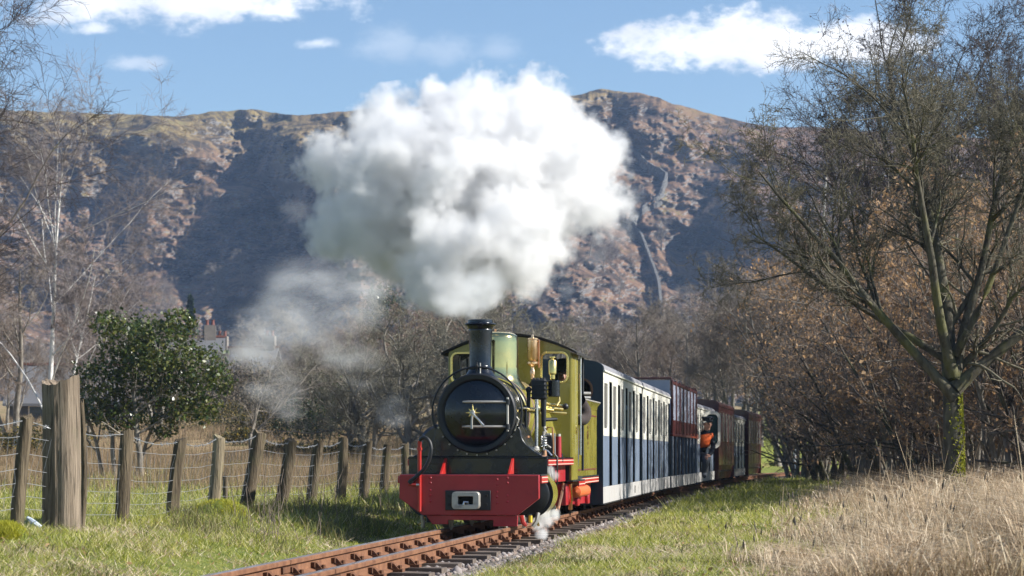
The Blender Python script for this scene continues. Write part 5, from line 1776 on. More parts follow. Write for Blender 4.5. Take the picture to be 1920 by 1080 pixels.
# ------------------------------------------------------------------ trees
def unit(v):
    return v / (np.linalg.norm(v, axis=-1, keepdims=True) + 1e-9)


def grow_level(rs, start, direc, length, r0, segs, wander, up, taper):
    """many branches at once: returns points (N,segs+1,3), radii (N,segs+1)"""
    N = len(start)
    P = np.zeros((N, segs + 1, 3)); Rr = np.zeros((N, segs + 1))
    P[:, 0] = start; d = unit(direc.copy()); Rr[:, 0] = r0
    for k in range(1, segs + 1):
        d = unit(d + rs.normal(0, wander, (N, 3)) + np.array([0, 0, up]))
        P[:, k] = P[:, k - 1] + d * (length / segs)[:, None]
        Rr[:, k] = r0 * (1 - (1 - taper) * k / segs)
    return P, Rr


def children(rs, P, Rr, L, count, tmin, tmax, ang, angsd, ratio, rsd, rratio, lenfall, spread_up=0.0):
    N, S1, _ = P.shape
    S = S1 - 1
    cnt = np.maximum(0, np.round(count * (0.75 + 0.5 * rs.random(N)))).astype(int)
    par = np.repeat(np.arange(N), cnt)
    M = len(par)
    t = tmin + (tmax - tmin) * rs.random(M) ** 0.85
    f = t * S
    i = np.minimum(f.astype(int), S - 1); fr = f - i
    p = P[par, i] * (1 - fr)[:, None] + P[par, i + 1] * fr[:, None]
    rad = Rr[par, i] * (1 - fr) + Rr[par, i + 1] * fr
    tan = unit(P[par, i + 1] - P[par, i])
    rnd = unit(rs.normal(0, 1, (M, 3)) + np.array([0, 0, spread_up]))
    side = unit(rnd - tan * (rnd * tan).sum(-1, keepdims=True))
    a = np.radians(np.clip(rs.normal(ang, angsd, M), 8, 110))
    d = tan * np.cos(a)[:, None] + side * np.sin(a)[:, None]
    ln = L[par] * ratio * np.clip(1 + rs.normal(0, rsd, M), 0.35, 1.8) * (1 - lenfall * t)
    return p, d, ln, rad * rratio


def tubes(P, Rr, m):
    """(N,S,3) polylines to prism arrays"""
    N, S, _ = P.shape
    T = np.zeros_like(P)
    T[:, 1:-1] = P[:, 2:] - P[:, :-2]; T[:, 0] = P[:, 1] - P[:, 0]; T[:, -1] = P[:, -1] - P[:, -2]
    T = unit(T)
    ref = np.where(np.abs(T[..., 2:3]) < 0.9, np.array([0, 0, 1.0]), np.array([1.0, 0, 0]))
    A = unit(np.cross(T, ref)); Bv = np.cross(T, A)
    ang = np.arange(m) / m * 2 * math.pi
    V = P[:, :, None] + Rr[:, :, None, None] * (np.cos(ang)[None, None, :, None] * A[:, :, None] + np.sin(ang)[None, None, :, None] * Bv[:, :, None])
    idx = np.arange(N * S * m).reshape(N, S, m)
    q = np.stack([idx[:, :-1, :], np.roll(idx[:, :-1, :], -1, 2), np.roll(idx[:, 1:, :], -1, 2), idx[:, 1:, :]], -1).reshape(-1, 4)
    return V.reshape(-1, 3), q


def join(parts):
    vs, qs, off = [], [], 0
    for v, q in parts:
        vs.append(v); qs.append(q + off); off += len(v)
    return np.concatenate(vs), np.concatenate(qs)


def tree_mesh(seed, stems, levels, twig_from=3, sides=(9, 7, 5, 3, 3, 3)):
    """stems: list of (start, dir, length, r0, segs, wander, up, taper); levels: dicts; returns trunk arrays, crown arrays, twig polylines"""
    rs = np.random.default_rng(seed)
    trunk, crown = [], []
    st = stems
    P, Rr = grow_level(rs, np.array([s[0] for s in st], float), np.array([s[1] for s in st], float), np.array([s[2] for s in st], float), np.array([s[3] for s in st], float), st[0][4], st[0][5], st[0][6], st[0][7])
    L = np.array([s[2] for s in st], float)
    # root flare
    Rr[:, 0] *= 1.25
    trunk.append(tubes(P, Rr, sides[0]))
    tw = None
    allP = [(P, Rr, L)]
    for li, lv in enumerate(levels):
        srcs = lv.get('from', [li])
        ps = []
        for sidx in srcs:
            P0, R0, L0 = allP[sidx]
            ps.append(children(rs, P0, R0, L0, lv['n'] if sidx == srcs[-1] else lv.get('n2', lv['n']), lv.get('t0', 0.2), lv.get('t1', 1.0), lv['a'], lv.get('asd', 12), lv['k'], lv.get('ksd', 0.25), lv.get('rk', 0.6), lv.get('fall', 0.35), lv.get('su', 0.0)))
        p, d, ln, r = [np.concatenate([x[j] for x in ps]) for j in range(4)]
        if 'flat' in lv:
            d[:, 2] *= lv['flat']
        r = np.maximum(np.minimum(r, lv.get('rmax', 9)), lv.get('rmin', 0.0015))
        P, Rr = grow_level(rs, p, d, ln, r, lv.get('s', 3), lv.get('w', 0.15), lv.get('up', 0.03), lv.get('tp', 0.4))
        if 'clip' in lv:
            pass
        (trunk if li + 1 < twig_from else crown).append(tubes(P, Rr, sides[min(li + 1, len(sides) - 1)]))
        allP.append((P, Rr, ln))
    return join(trunk), (join(crown) if crown else None), allP


def leaf_quads(rs, centers, size, droop=0.0, aspect=0.55, jitter=0.0):
    N = len(centers)
    d = unit(rs.normal(0, 1, (N, 3)) + np.array([0, 0, -droop]))
    u = unit(np.cross(d, rs.normal(0, 1, (N, 3))))
    s = size * (0.6 + 0.8 * rs.random(N))[:, None]
    n = np.cross(d, u)
    a = centers - d * s * 0.5; b = centers + d * s * 0.5
    m1 = centers + u * s * aspect * 0.5 + n * s * 0.12; m2 = centers - u * s * aspect * 0.5 + n * s * 0.12
    V = np.stack([a, m1, b, m2], 1).reshape(-1, 3)
    i = np.arange(N)[:, None] * 4
    q = i + np.array([0, 1, 2, 3])
    return V, q


M_HAW = bark('lichened_bark', (0.045, 0.038, 0.028), (0.11, 0.10, 0.072), (0.15, 0.155, 0.03), 0.35, 12)
M_HAWT = bark('lichened_twig', (0.07, 0.06, 0.042), (0.19, 0.17, 0.12), None, 0, 12, None, 0.6)
M_TWIGB = bark('brown_twig', (0.075, 0.058, 0.046), (0.26, 0.205, 0.165), None, 0, 12, None, 0.7)
M_TWIGR = bark('russet_twig', (0.09, 0.062, 0.046), (0.29, 0.215, 0.165), None, 0, 12, None, 0.7)
M_TWIGD = bark('dark_twig', (0.045, 0.035, 0.035), (0.085, 0.068, 0.062), None, 0, 12, None, 0.7)
M_TWIGG = bark('grey_twig', (0.085, 0.07, 0.058), (0.27, 0.235, 0.20), None, 0, 12, None, 0.7)
M_SCRUB = bark('lichen_grey_twig', (0.11, 0.10, 0.07), (0.21, 0.195, 0.15), None, 0, 12, None, 0.7)
M_BIRCH = bark('birch_bark', (0.52, 0.50, 0.47), (0.74, 0.72, 0.69), None, 0, 9, (0.12, 0.10, 0.09))
M_BARKD = bark('dark_bark', (0.05, 0.042, 0.036), (0.11, 0.095, 0.08), (0.10, 0.11, 0.03), 0.3, 12)
M_BARKG = bark('grey_bark', (0.13, 0.115, 0.095), (0.25, 0.225, 0.19), None, 0, 12)
M_LEAFD = leafy('dead_beech_leaf', [(0.26, 0.15, 0.075), (0.42, 0.26, 0.13), (0.48, 0.32, 0.18), (0.32, 0.19, 0.10)], 0.45, 0.7)
M_HOLLY = leafy('holly_leaf', [(0.025, 0.045, 0.010), (0.05, 0.08, 0.018), (0.08, 0.105, 0.024), (0.14, 0.14, 0.04), (0.038, 0.06, 0.013)], 0.22, 0.3, 0.5)
M_IVY = leafy('ivy_leaf', [(0.015, 0.028, 0.008), (0.03, 0.05, 0.012), (0.05, 0.07, 0.02)], 0.15, 0.4, 0.5)
M_CONIFER = leafy('conifer_needle', [(0.012, 0.024, 0.012), (0.025, 0.042, 0.020)], 0.1, 0.6)
M_THORN = leafy('thorn_twigs', [(0.08, 0.07, 0.048), (0.14, 0.115, 0.08), (0.20, 0.16, 0.115), (0.065, 0.068, 0.034)], 0.2, 0.8)
M_GORSE = leafy('gorse_sprig', [(0.022, 0.028, 0.010), (0.045, 0.05, 0.015), (0.07, 0.065, 0.02), (0.30, 0.20, 0.015)], 0.15, 0.7)


def make_tree(name, loc, seed, stems, levels, mt, mc, label, cat='tree', group=None, twig_from=3, sides=(9, 7, 5, 3, 3, 3), rz=0.0, leaves=None):
    r = empty(name, loc, rz, label, cat, group)
    tk, cr, allP = tree_mesh(seed, stems, levels, twig_from, sides)
    mesh_np('trunk', tk[0], tk[1], None, mt, r, True)
    mesh_np('crown', cr[0], cr[1], None, mc, r, True)
    if leaves:
        rs = np.random.default_rng(seed + 5)
        P = allP[leaves.get('lev', -1)][0]
        n = leaves['n']
        i = rs.integers(0, len(P), n); f = rs.random(n)
        a, b = P[i, -2], P[i, -1]
        c = a * (1 - f)[:, None] + b * f[:, None] + rs.normal(0, 0.02, (n, 3))
        if 'keep' in leaves:
            c = c[leaves['keep'](c, rs)]
        v, q = leaf_quads(rs, c, leaves['size'], leaves.get('droop', 0))
        mesh_np('foliage', v, q, None, leaves['mat'], r, False)
    return r


def copy_thing(o, loc, rz=0.0, sc=1.0, label=None, group=None):
    c = o.copy(); COL.objects.link(c)
    c.location = loc; c.rotation_euler = (0, 0, rz); c.scale = (sc, sc, sc) if not isinstance(sc, tuple) else sc
    if label: c['label'] = label
    if group: c['group'] = group
    for ch in o.children:
        k = ch.copy(); COL.objects.link(k); k.parent = c
    return c


# the hawthorn on the right
d = 25.0
hp = at(1790, d)
haw = make_tree('hawthorn_tree', hp, 21,
          [((0, 0, -0.15), (-0.03, 0, 1), 4.9, 0.135, 10, 0.055, 0.01, 0.16), ((0.0, 0, 1.25), (-0.72, -0.05, 0.72), 3.5, 0.066, 10, 0.05, 0.02, 0.2), ((0.0, 0, 1.35), (0.75, 0.1, 0.62), 3.2, 0.075, 10, 0.05, 0.03, 0.2),
           ((-0.02, 0, 1.5), (-0.36, -0.3, 1), 3.5, 0.066, 10, 0.05, 0.02, 0.2), ((0.0, 0, 1.45), (0.33, 0.35, 1), 3.5, 0.066, 10, 0.05, 0.02, 0.2), ((-0.02, 0, 1.65), (-0.95, 0.2, 0.50), 2.9, 0.05, 10, 0.05, 0.03, 0.2), ((0.0, 0, 1.75), (0.55, -0.35, 0.9), 2.8, 0.05, 10, 0.05, 0.03, 0.2)],
          [dict(n=11, t0=0.32, a=40, asd=13, k=0.42, ksd=0.25, rk=0.5, fall=0.35, s=7, w=0.12, up=0.025, tp=0.35),
           dict(n=9, t0=0.15, a=44, asd=15, k=0.45, fall=0.35, rk=0.5, s=5, w=0.16, up=0.025, tp=0.4),
           dict(n=8, t0=0.12, a=50, asd=18, k=0.45, fall=0.3, rk=0.55, rmin=0.003, s=4, w=0.20, up=0.02, tp=0.5, **{'from': [1, 2], 'n2': 7}),
           dict(n=4, t0=0.1, a=56, asd=18, k=0.48, fall=0.2, rk=0.6, rmin=0.0026, s=3, w=0.24, up=0.01, tp=0.6),
           dict(n=1.3, t0=0.15, a=62, asd=20, k=0.5, fall=0.2, rk=0.7, rmin=0.0022, s=2, w=0.2, up=0.0, tp=0.7)],
          M_HAW, M_HAWT, 'spreading bare hawthorn with mossy trunk standing alone in front of the thicket', 'tree', None, 3, (14, 8, 6, 4, 3, 3))

# bright moss on the sunny side of its trunk
_rs = np.random.default_rng(401)
_n = 2600
_z = 0.05 + 1.5 * _rs.random(_n) ** 2.6
_a = _rs.normal(0.0, 0.8, _n)
_k = fbm(_a * 3 + 5, _z * 6, 3) > 0.46
_z, _a = _z[_k], _a[_k]
_r = 0.130 * (1.22 - 0.22 * np.clip(_z / 0.25, 0, 1)) * (1 - 0.10 * _z / 1.8)
_tr = next(c for c in haw.children if c.name.startswith('trunk')).data
_co = np.zeros(len(_tr.vertices) * 3, np.float32); _tr.vertices.foreach_get('co', _co); _co = _co.reshape(-1, 3)[:14 * 11].reshape(11, 14, 3)
_cx = np.interp(_z, _co[:, :, 2].mean(1), _co[:, :, 0].mean(1)); _cy = np.interp(_z, _co[:, :, 2].mean(1), _co[:, :, 1].mean(1))
_c = np.stack([_cx + _r * np.cos(_a), _cy - _r * np.abs(np.sin(_a)) - 0.004, _z], -1)
_v, _q = leaf_quads(_rs, _c, 0.035, 0.2, 0.7)
M_TMOSS = leafy('trunk_moss', [(0.24, 0.25, 0.02), (0.38, 0.37, 0.035), (0.16, 0.18, 0.018)], 0.2, 0.8)
mesh_np('moss', _v, _q, None, M_TMOSS, haw, False)

# thicket shrubs (several stems from the ground, some dead leaves)
def shrub_proto(name, seed, H, mt, mc, label, group, nst=9, leaves=None, spread=0.35, dens=1.0, lean=None):
    rs = np.random.default_rng(seed)
    st = []
    for k in range(nst):
        a = rs.random() * 6.28
        st.append(((0.35 * math.cos(a) * rs.random(), 0.35 * math.sin(a) * rs.random(), -0.15), (spread * math.cos(a), spread * math.sin(a), 1), H * (0.6 + 0.4 * rs.random()), 0.035 + 0.02 * rs.random(), 8, 0.07, 0.02, 0.3))
    return make_tree(name, (0, 0, 0), seed, st,
                     [dict(n=9 * dens, t0=0.15, a=40, asd=15, k=0.42, fall=0.35, rk=0.55, s=6, w=0.12, up=0.03, tp=0.4),
                      dict(n=8, t0=0.12, a=45, asd=16, k=0.42, fall=0.3, rk=0.55, rmin=0.004, s=4, w=0.16, up=0.03, tp=0.5),
                      dict(n=6.5, t0=0.1, a=48, asd=18, k=0.48, fall=0.2, rk=0.6, rmin=0.003, s=3, w=0.2, up=0.02, tp=0.6)],
                     mt, mc, label, 'shrub', group, 2, (6, 5, 3, 3), 0.0, leaves)


GT = 'bare shrubs of the thicket behind the hawthorn'
T1 = shrub_proto('thicket_shrub', 31, 4.6, M_BARKG, M_TWIGR, 'x', GT, 10, dict(n=4000, size=0.072, mat=M_LEAFD, droop=0.8))
T2 = shrub_proto('thicket_shrub', 32, 4.2, M_BARKD, M_TWIGB, 'x', GT, 9, dict(n=1600, size=0.068, mat=M_LEAFD, droop=0.8))
T3 = shrub_proto('thicket_shrub', 33, 3.6, M_BARKG, M_TWIGG, 'x', GT, 9)
# (photo column, depth, proto, scale)
TH = [(1900, 29, T1, 1.0), (1985, 28, T2, 1.0), (1830, 31, T1, 1.0), (1945, 32, T1, 1.05), (1760, 33, T2, 1.0), (1870, 35, T1, 1.1), (1700, 35, T1, 1.0), (1790, 38, T1, 1.15), (1650, 38, T2, 1.05), (1725, 42, T1, 1.2),
      (1620, 42, T1, 1.05), (1835, 43, T2, 1.25), (1920, 41, T1, 1.25), (1580, 46, T2, 1.05), (1665, 47, T1, 1.25), (1760, 49, T1, 1.35), (1550, 52, T2, 1.15), (1620, 54, T1, 1.25), (1700, 56, T2, 1.35), (1860, 52, T1, 1.4), (1960, 50, T2, 1.4),
      (1525, 58, T3, 1.3), (1580, 62, T2, 1.4), (1650, 65, T1, 1.5), (1500, 66, T3, 1.5), (1545, 72, T2, 1.6), (1745, 66, T2, 1.5), (1850, 64, T1, 1.5)]
used = set()
side_words = ['russet dead-leaved shrub', 'brown tangled shrub', 'grey leafless shrub']
seen_lab = {}


def thicket_label(kind, px, d):
    if px > 1880: pos = 'at the picture edge'
    elif px > 1810: pos = 'just right of the hawthorn trunk'
    elif px > 1755: pos = 'directly behind the hawthorn trunk'
    elif px > 1680: pos = 'just left of the hawthorn trunk'
    elif px > 1610: pos = 'under the left hawthorn limbs'
    elif px > 1560: pos = 'below the hawthorn branch tips'
    else: pos = 'nearest the tail of the train'
    row = 'first' if d < 34 else 'second' if d < 42 else 'third' if d < 49.5 else 'fourth' if d < 57 else 'fifth' if d < 65.5 else 'sixth'
    l = f'{side_words[kind]} in thicket row {row} {pos}'.replace('just ', '')
    n = seen_lab.get(l, 0); seen_lab[l] = n + 1
    return l if n == 0 else 'taller ' + l


for i, (px, d, pr, sc) in enumerate(TH):
    p = at(px, d)
    kind = [T1, T2, T3].index(pr)
    lab = thicket_label(kind, px, d)
    if pr.name not in used:
        used.add(pr.name)
        pr.location = p; pr.scale = (sc,) * 3; pr.rotation_euler = (0, 0, i * 1.3)
        pr['label'] = lab
    else:
        copy_thing(pr, p, i * 1.3 + 0.4, sc * (0.92 + 0.16 * random.random()), lab)

# tall dark alders above the thicket
AL = [dict(n=16, t0=0.22, a=34, asd=10, k=0.48, fall=0.45, rk=0.45, s=8, w=0.09, up=0.05, tp=0.3),
      dict(n=8, t0=0.2, a=40, asd=14, k=0.42, fall=0.3, rk=0.5, s=5, w=0.14, up=0.04, tp=0.4),
      dict(n=8, t0=0.15, a=46, asd=16, k=0.45, fall=0.2, rk=0.55, rmin=0.006, s=3, w=0.2, up=0.03, tp=0.5),
      dict(n=6, t0=0.15, a=50, asd=18, k=0.5, fall=0.1, rk=0.6, rmin=0.0045, s=2, w=0.22, up=0.02, tp=0.6)]
pA = at(1775, 50)
M_CONE = leafy('alder_cone', [(0.03, 0.022, 0.018), (0.06, 0.045, 0.035)], 0.05, 0.9)
alder = make_tree('alder_tree', pA, 41, [((0, 0, -0.2), (0.0, 0, 1), 10.0, 0.17, 12, 0.045, 0.02, 0.25), ((0.3, 0.2, -0.2), (0.12, 0.05, 1), 9.6, 0.13, 12, 0.05, 0.02, 0.25), ((-0.25, 0.1, -0.2), (-0.14, 0.02, 1), 9.0, 0.13, 12, 0.05, 0.02, 0.25)], AL, M_BARKD, M_TWIGD,
                  'tall dark many-stemmed alder with small cones rising above the thicket', 'tree', 'tall alders above the thicket', 2, (8, 6, 4, 3, 3), 0.4, dict(n=5000, size=0.055, mat=M_CONE))
copy_thing(alder, at(1895, 56), 2.2, 1.05, 'tall dark alder at the edge of the frame beside the many-stemmed alder')
copy_thing(alder, at(1690, 62), 4.0, 0.98, 'tall dark alder behind the many-stemmed alder on its train side')
M_TWIGP = bark('purple_birch_twig', (0.14, 0.115, 0.11), (0.26, 0.225, 0.215), None, 0, 12, None, 0.7)
BI = [dict(n=26, t0=0.28, a=36, asd=9, k=0.40, fall=0.5, rk=0.35, s=7, w=0.10, up=0.03, tp=0.3),
      dict(n=9, t0=0.15, a=36, asd=12, k=0.42, fall=0.3, rk=0.45, rmin=0.006, s=4, w=0.14, up=0.0, tp=0.4),
      dict(n=9, t0=0.15, a=38, asd=14, k=0.55, fall=0.2, rk=0.5, rmin=0.0042, s=3, w=0.18, up=-0.05, tp=0.5)]
copyb = make_tree('birch_tree', at(1535, 78), 52, [((0, 0, -0.2), (0.02, 0, 1), 11.5, 0.14, 12, 0.04, 0.01, 0.2)], BI, M_BIRCH, M_TWIGP, 'fine twigged birch whose faint purple crown shows beside the tall alders', 'tree', None, 1, (8, 5, 3, 3), 0.3)

# woodland where the track vanishes
WD = [dict(n=13, t0=0.25, a=42, asd=12, k=0.50, fall=0.4, rk=0.45, s=6, w=0.12, up=0.05, tp=0.3),
      dict(n=8, t0=0.15, a=44, asd=14, k=0.44, fall=0.3, rk=0.5, rmin=0.01, s=4, w=0.16, up=0.04, tp=0.4),
      dict(n=8, t0=0.12, a=46, asd=16, k=0.48, fall=0.2, rk=0.55, rmin=0.008, s=3, w=0.2, up=0.02, tp=0.5),
      dict(n=4, t0=0.12, a=50, asd=16, k=0.55, fall=0.1, rk=0.6, rmin=0.0065, s=2, w=0.2, up=0.0, tp=0.6)]
W1 = make_tree('woodland_tree', (0, 0, 0), 61, [((0, 0, -0.2), (0, 0, 1), 6.2, 0.13, 9, 0.06, 0.01, 0.25), ((0.3, 0, -0.2), (0.25, 0.1, 1), 5.6, 0.10, 9, 0.06, 0.01, 0.25)], WD, M_BARKG, M_TWIGB, 'x', 'tree', None, 2, (6, 4, 3, 3, 3))
W2 = make_tree('woodland_tree', (0, 0, 0), 62, [((0, 0, -0.2), (0.05, 0, 1), 6.6, 0.14, 9, 0.06, 0.01, 0.25), ((-0.2, 0.1, -0.2), (-0.3, 0.1, 1), 5.0, 0.09, 9, 0.06, 0.01, 0.25)], WD, M_BARKG, M_TWIGG, 'x', 'tree', None, 2, (6, 4, 3, 3, 3))
WL = [(1195, 96, 2), (1250, 102, 1), (1300, 98, 2), (1345, 94, 1), (1390, 90, 2), (1425, 86, 1), (1460, 84, 2), (1495, 88, 1), (1225, 118, 1), (1275, 122, 2), (1330, 116, 1), (1375, 112, 2), (1415, 106, 1), (1450, 104, 2), (1485, 110, 1), (1525, 100, 2),
      (1150, 112, 1), (1110, 124, 2), (1560, 94, 1), (1600, 92, 2), (1205, 140, 1), (1310, 142, 2), (1400, 138, 1), (1480, 132, 2), (1060, 135, 1), (1015, 128, 2)]
for i, (px, d, k) in enumerate(WL):
    pr = W1 if k == 1 else W2
    p = at(px, d)
    sc = (0.95 + 0.25 * random.random()) * (0.70 if px < 1360 else 0.85 if px < 1440 else 1.02)
    lab = ['brown twigged bare tree in the wood where the track disappears', 'grey twigged bare tree in the wood where the track disappears'][k - 1]
    gr = ['brown trees of the wood behind the train', 'grey trees of the wood behind the train'][k - 1]
    if pr['label'] == 'x':
        pr.location = p; pr.scale = (sc,) * 3; pr['label'] = lab; pr['group'] = gr
    else:
        copy_thing(pr, p, i * 1.7, sc, lab, gr)

# scrub oaks left of the train
SO = [dict(n=9, t0=0.35, a=55, asd=16, k=0.85, fall=0.2, rk=0.55, s=8, w=0.20, up=0.015, tp=0.35),
      dict(n=9, t0=0.15, a=50, asd=16, k=0.44, fall=0.3, rk=0.5, s=5, w=0.24, up=0.02, tp=0.4),
      dict(n=8, t0=0.12, a=52, asd=18, k=0.42, fall=0.25, rk=0.55, rmin=0.006, s=3, w=0.28, up=0.02, tp=0.5),
      dict(n=5, t0=0.1, a=55, asd=18, k=0.5, fall=0.1, rk=0.6, rmin=0.005, s=2, w=0.25, up=0.0, tp=0.6)]
S1 = make_tree('scrub_oak', at(760, 52), 71, [((0, 0, -0.2), (0.05, 0, 1), 2.3, 0.12, 6, 0.10, 0.0, 0.6), ((0.6, 0.2, -0.2), (0.3, 0.1, 1), 2.2, 0.10, 6, 0.1, 0.0, 0.5), ((-0.7, 0.1, -0.2), (-0.35, 0.1, 1), 2.1, 0.10, 6, 0.1, 0, 0.5)], SO, M_BARKG, M_SCRUB,
               'lichen grey crooked scrub oak just left of the locomotive', 'tree', 'scrub oaks left of the train', 2, (8, 6, 4, 3, 3))
copy_thing(S1, at(690, 60), 1.9, 0.95, 'low crooked scrub oak beyond the fence, left of the nearest scrub oak')
copy_thing(S1, at(835, 62), 3.4, 1.35, 'taller scrub oak whose crown shows behind the black chimney')
copy_thing(S1, at(905, 70), 5.0, 1.5, 'scrub oak behind the locomotive cab')
copy_thing(S1, at(985, 76), 0.7, 1.4, 'scrub oak showing over the cab roof')
copy_thing(S1, at(620, 82), 2.6, 1.1, 'small scrub oak behind the ivy bush in the left pasture')
reds = make_tree('willow_tree', at(735, 90), 73, [((0, 0, -0.2), (0.1, 0, 1), 5.0, 0.10, 9, 0.06, 0.02, 0.25), ((0.5, 0.2, -0.2), (0.3, 0.1, 1), 4.6, 0.10, 9, 0.06, 0.02, 0.25), ((-0.5, 0.2, -0.2), (-0.3, 0.1, 1), 4.6, 0.10, 9, 0.06, 0.02, 0.25)], WD, M_BARKG, M_TWIGR, 'reddish twigged willow behind the scrub oaks', 'tree', None, 2, (6, 4, 3, 3, 3))
copy_thing(reds, at(830, 108), 1.2, 1.3, 'reddish willow further back above the scrub oaks')
copy_thing(W1, at(900, 112), 1.2, 1.05, 'brown bare tree behind the locomotive chimney', 'brown trees left of the train')
copy_thing(W2, at(560, 120), 3.2, 0.9, 'grey bare tree far beyond the steam wisp', 'grey trees left of the train')

for i, (px, d, k, sc) in enumerate([(230, 128, 1, 0.55), (300, 135, 2, 0.6), (360, 130, 1, 0.55), (415, 125, 2, 0.6), (455, 138, 1, 0.6), (505, 130, 2, 0.62), (550, 142, 1, 0.65), (600, 125, 2, 0.7), (650, 132, 1, 0.72), (15, 105, 1, 0.7), (95, 112, 2, 0.65)]):
    copy_thing(W1 if k == 1 else W2, at(px, d), i * 2.1, sc, ['brown bare tree in the hedge line below the cottages', 'grey bare tree in the hedge line below the cottages'][k - 1], ['brown hedge trees below the cottages', 'grey hedge trees below the cottages'][k - 1])

# silver birch on the left
LB = [dict(n=22, t0=0.16, a=42, asd=9, k=0.55, fall=0.45, rk=0.42, s=9, w=0.07, up=0.03, tp=0.3),
      dict(n=12, t0=0.2, a=36, asd=12, k=0.42, fall=0.3, rk=0.42, rmin=0.007, s=5, w=0.13, up=0.0, tp=0.4),
      dict(n=8, t0=0.15, a=40, asd=14, k=0.46, fall=0.2, rk=0.5, rmin=0.0045, s=3, w=0.18, up=-0.02, tp=0.5),
      dict(n=6, t0=0.12, a=42, asd=14, k=0.5, fall=0.1, rk=0.6, rmin=0.0035, s=2, w=0.2, up=-0.03, tp=0.6)]
d = 58
make_tree('silver_birch', at(88, d), 83, [((0, 0, -0.2), (0.07, 0, 1), 8.2, 0.088, 12, 0.022, 0.004, 0.2), ((0.25, 0.1, -0.2), (0.17, 0.02, 1), 5.6, 0.05, 12, 0.03, 0.004, 0.2)], LB, M_BIRCH, M_TWIGP, 'white stemmed silver birch rising behind the thick gate post', 'tree', None, 2, (9, 6, 4, 3, 3))
# larger tree partly out of frame at the far left
make_tree('ash_tree', at(-75, 46), 88, [((0, 0, -0.2), (0.0, 0, 1), 8.6, 0.17, 12, 0.05, 0.0, 0.25)], [dict(n=24, t0=0.22, a=42, asd=12, k=0.5, fall=0.4, rk=0.30, s=8, w=0.10, up=0.015, tp=0.3),
      dict(n=10, t0=0.15, a=40, asd=14, k=0.45, fall=0.3, rk=0.5, s=5, w=0.14, up=0.0, tp=0.4),
      dict(n=10, t0=0.12, a=42, asd=16, k=0.48, fall=0.2, rk=0.55, rmin=0.006, s=3, w=0.2, up=-0.02, tp=0.5),
      dict(n=5, t0=0.12, a=44, asd=16, k=0.55, fall=0.1, rk=0.6, rmin=0.0045, s=2, w=0.2, up=-0.05, tp=0.6)], M_BARKD, M_TWIGD, 'tall dark bare tree reaching into the picture at the left edge', 'tree', None, 2, (9, 6, 4, 3, 3))
copy_thing(W2, at(30, 74), 0.4, 0.95, 'grey bare bush behind the silver birch stem', 'grey trees left of the train')
copy_thing(W1, at(165, 84), 2.4, 0.80, 'brown bare tree right of the silver birch stem', 'brown trees left of the train')
copy_thing(W2, at(290, 92), 4.4, 0.85, 'grey bare tree behind the green holly', 'grey trees left of the train')
copy_thing(W1, at(-60, 66), 5.4, 0.9, 'brown bare tree beside the dark tree at the picture edge', 'brown trees left of the train')

# small bare tree with pale stem (in the steam)
make_tree('young_tree', at(472, 48), 91, [((0, 0, -0.2), (-0.01, 0, 1), 1.15, 0.055, 5, 0.04, 0, 0.85)],
          [dict(n=6, t0=0.85, a=30, asd=10, k=1.65, fall=0.0, rk=0.7, s=7, w=0.12, up=0.02, tp=0.35),
           dict(n=7, t0=0.2, a=40, asd=14, k=0.42, fall=0.3, rk=0.5, s=4, w=0.16, up=0.03, tp=0.4),
           dict(n=6, t0=0.15, a=42, asd=16, k=0.5, fall=0.2, rk=0.55, rmin=0.0045, s=3, w=0.2, up=0.02, tp=0.5),
           dict(n=3, t0=0.15, a=45, asd=16, k=0.5, fall=0.1, rk=0.6, rmin=0.0035, s=2, w=0.2, up=0.0, tp=0.6)], M_BARKG, M_TWIGG, 'slender young bare tree with forked pale stem right of the holly', 'tree', None, 2, (8, 6, 4, 3, 3))

# holly
def crown_points(rs, n, lobes):
    out = []
    w = np.array([l[3] ** 2 for l in lobes]); w /= w.sum()
    for l, k in zip(lobes, rs.multinomial(n, w)):
        v = unit(rs.normal(0, 1, (k, 3)))
        r = l[3] * (0.45 + 0.6 * rs.random(k) ** 0.7) * (1 + 0.30 * np.sin(v[:, 0] * 6 + l[0]) * np.sin(v[:, 2] * 5 + v[:, 1] * 4))
        out.append(np.array(l[:3]) + v * r[:, None] * np.array([1, 1, 0.85]))
    return np.concatenate(out)


d = 45.0
ho = at(262, d)
r = empty('holly_tree', ho, 0, 'dense glossy green holly standing in the pasture behind the fence', 'tree')
tk, cr, allP = tree_mesh(101, [((0, 0, -0.2), (0.12, 0, 1), 2.6, 0.075, 7, 0.06, 0, 0.4), ((-0.55, 0.1, -0.2), (-0.05, 0, 1), 2.6, 0.06, 7, 0.06, 0, 0.4), ((-0.25, 0.3, -0.2), (0.3, 0, 1), 2.4, 0.05, 7, 0.06, 0, 0.4), ((-0.75, 0.2, -0.2), (-0.3, 0, 1), 2.3, 0.05, 7, 0.06, 0, 0.4)],
                          [dict(n=9, t0=0.3, a=50, asd=14, k=0.5, fall=0.3, rk=0.5, s=5, w=0.12, up=0.02, tp=0.4), dict(n=7, t0=0.2, a=45, asd=14, k=0.45, fall=0.3, rk=0.5, s=3, w=0.16, up=0.0, tp=0.5)], 9)
mesh_np('trunk', tk[0], tk[1], None, M_BARKG, r, True)
rs = np.random.default_rng(102)
LOB = [(300, 655, 72), (375, 690, 55), (235, 640, 58), (190, 715, 52), (330, 750, 52), (235, 780, 42), (375, 765, 36), (270, 700, 60), (410, 720, 26), (340, 610, 34), (205, 610, 30), (180, 770, 34), (300, 800, 30)]
lobes = [((a - 262) / 89.0, (rs.random() - .5) * 1.0, (901 - b) / 89.0, c / 89.0) for a, b, c in LOB]
pts = crown_points(rs, 11500, lobes)
v, q = leaf_quads(rs, pts, 0.085, 0.3, 0.6)
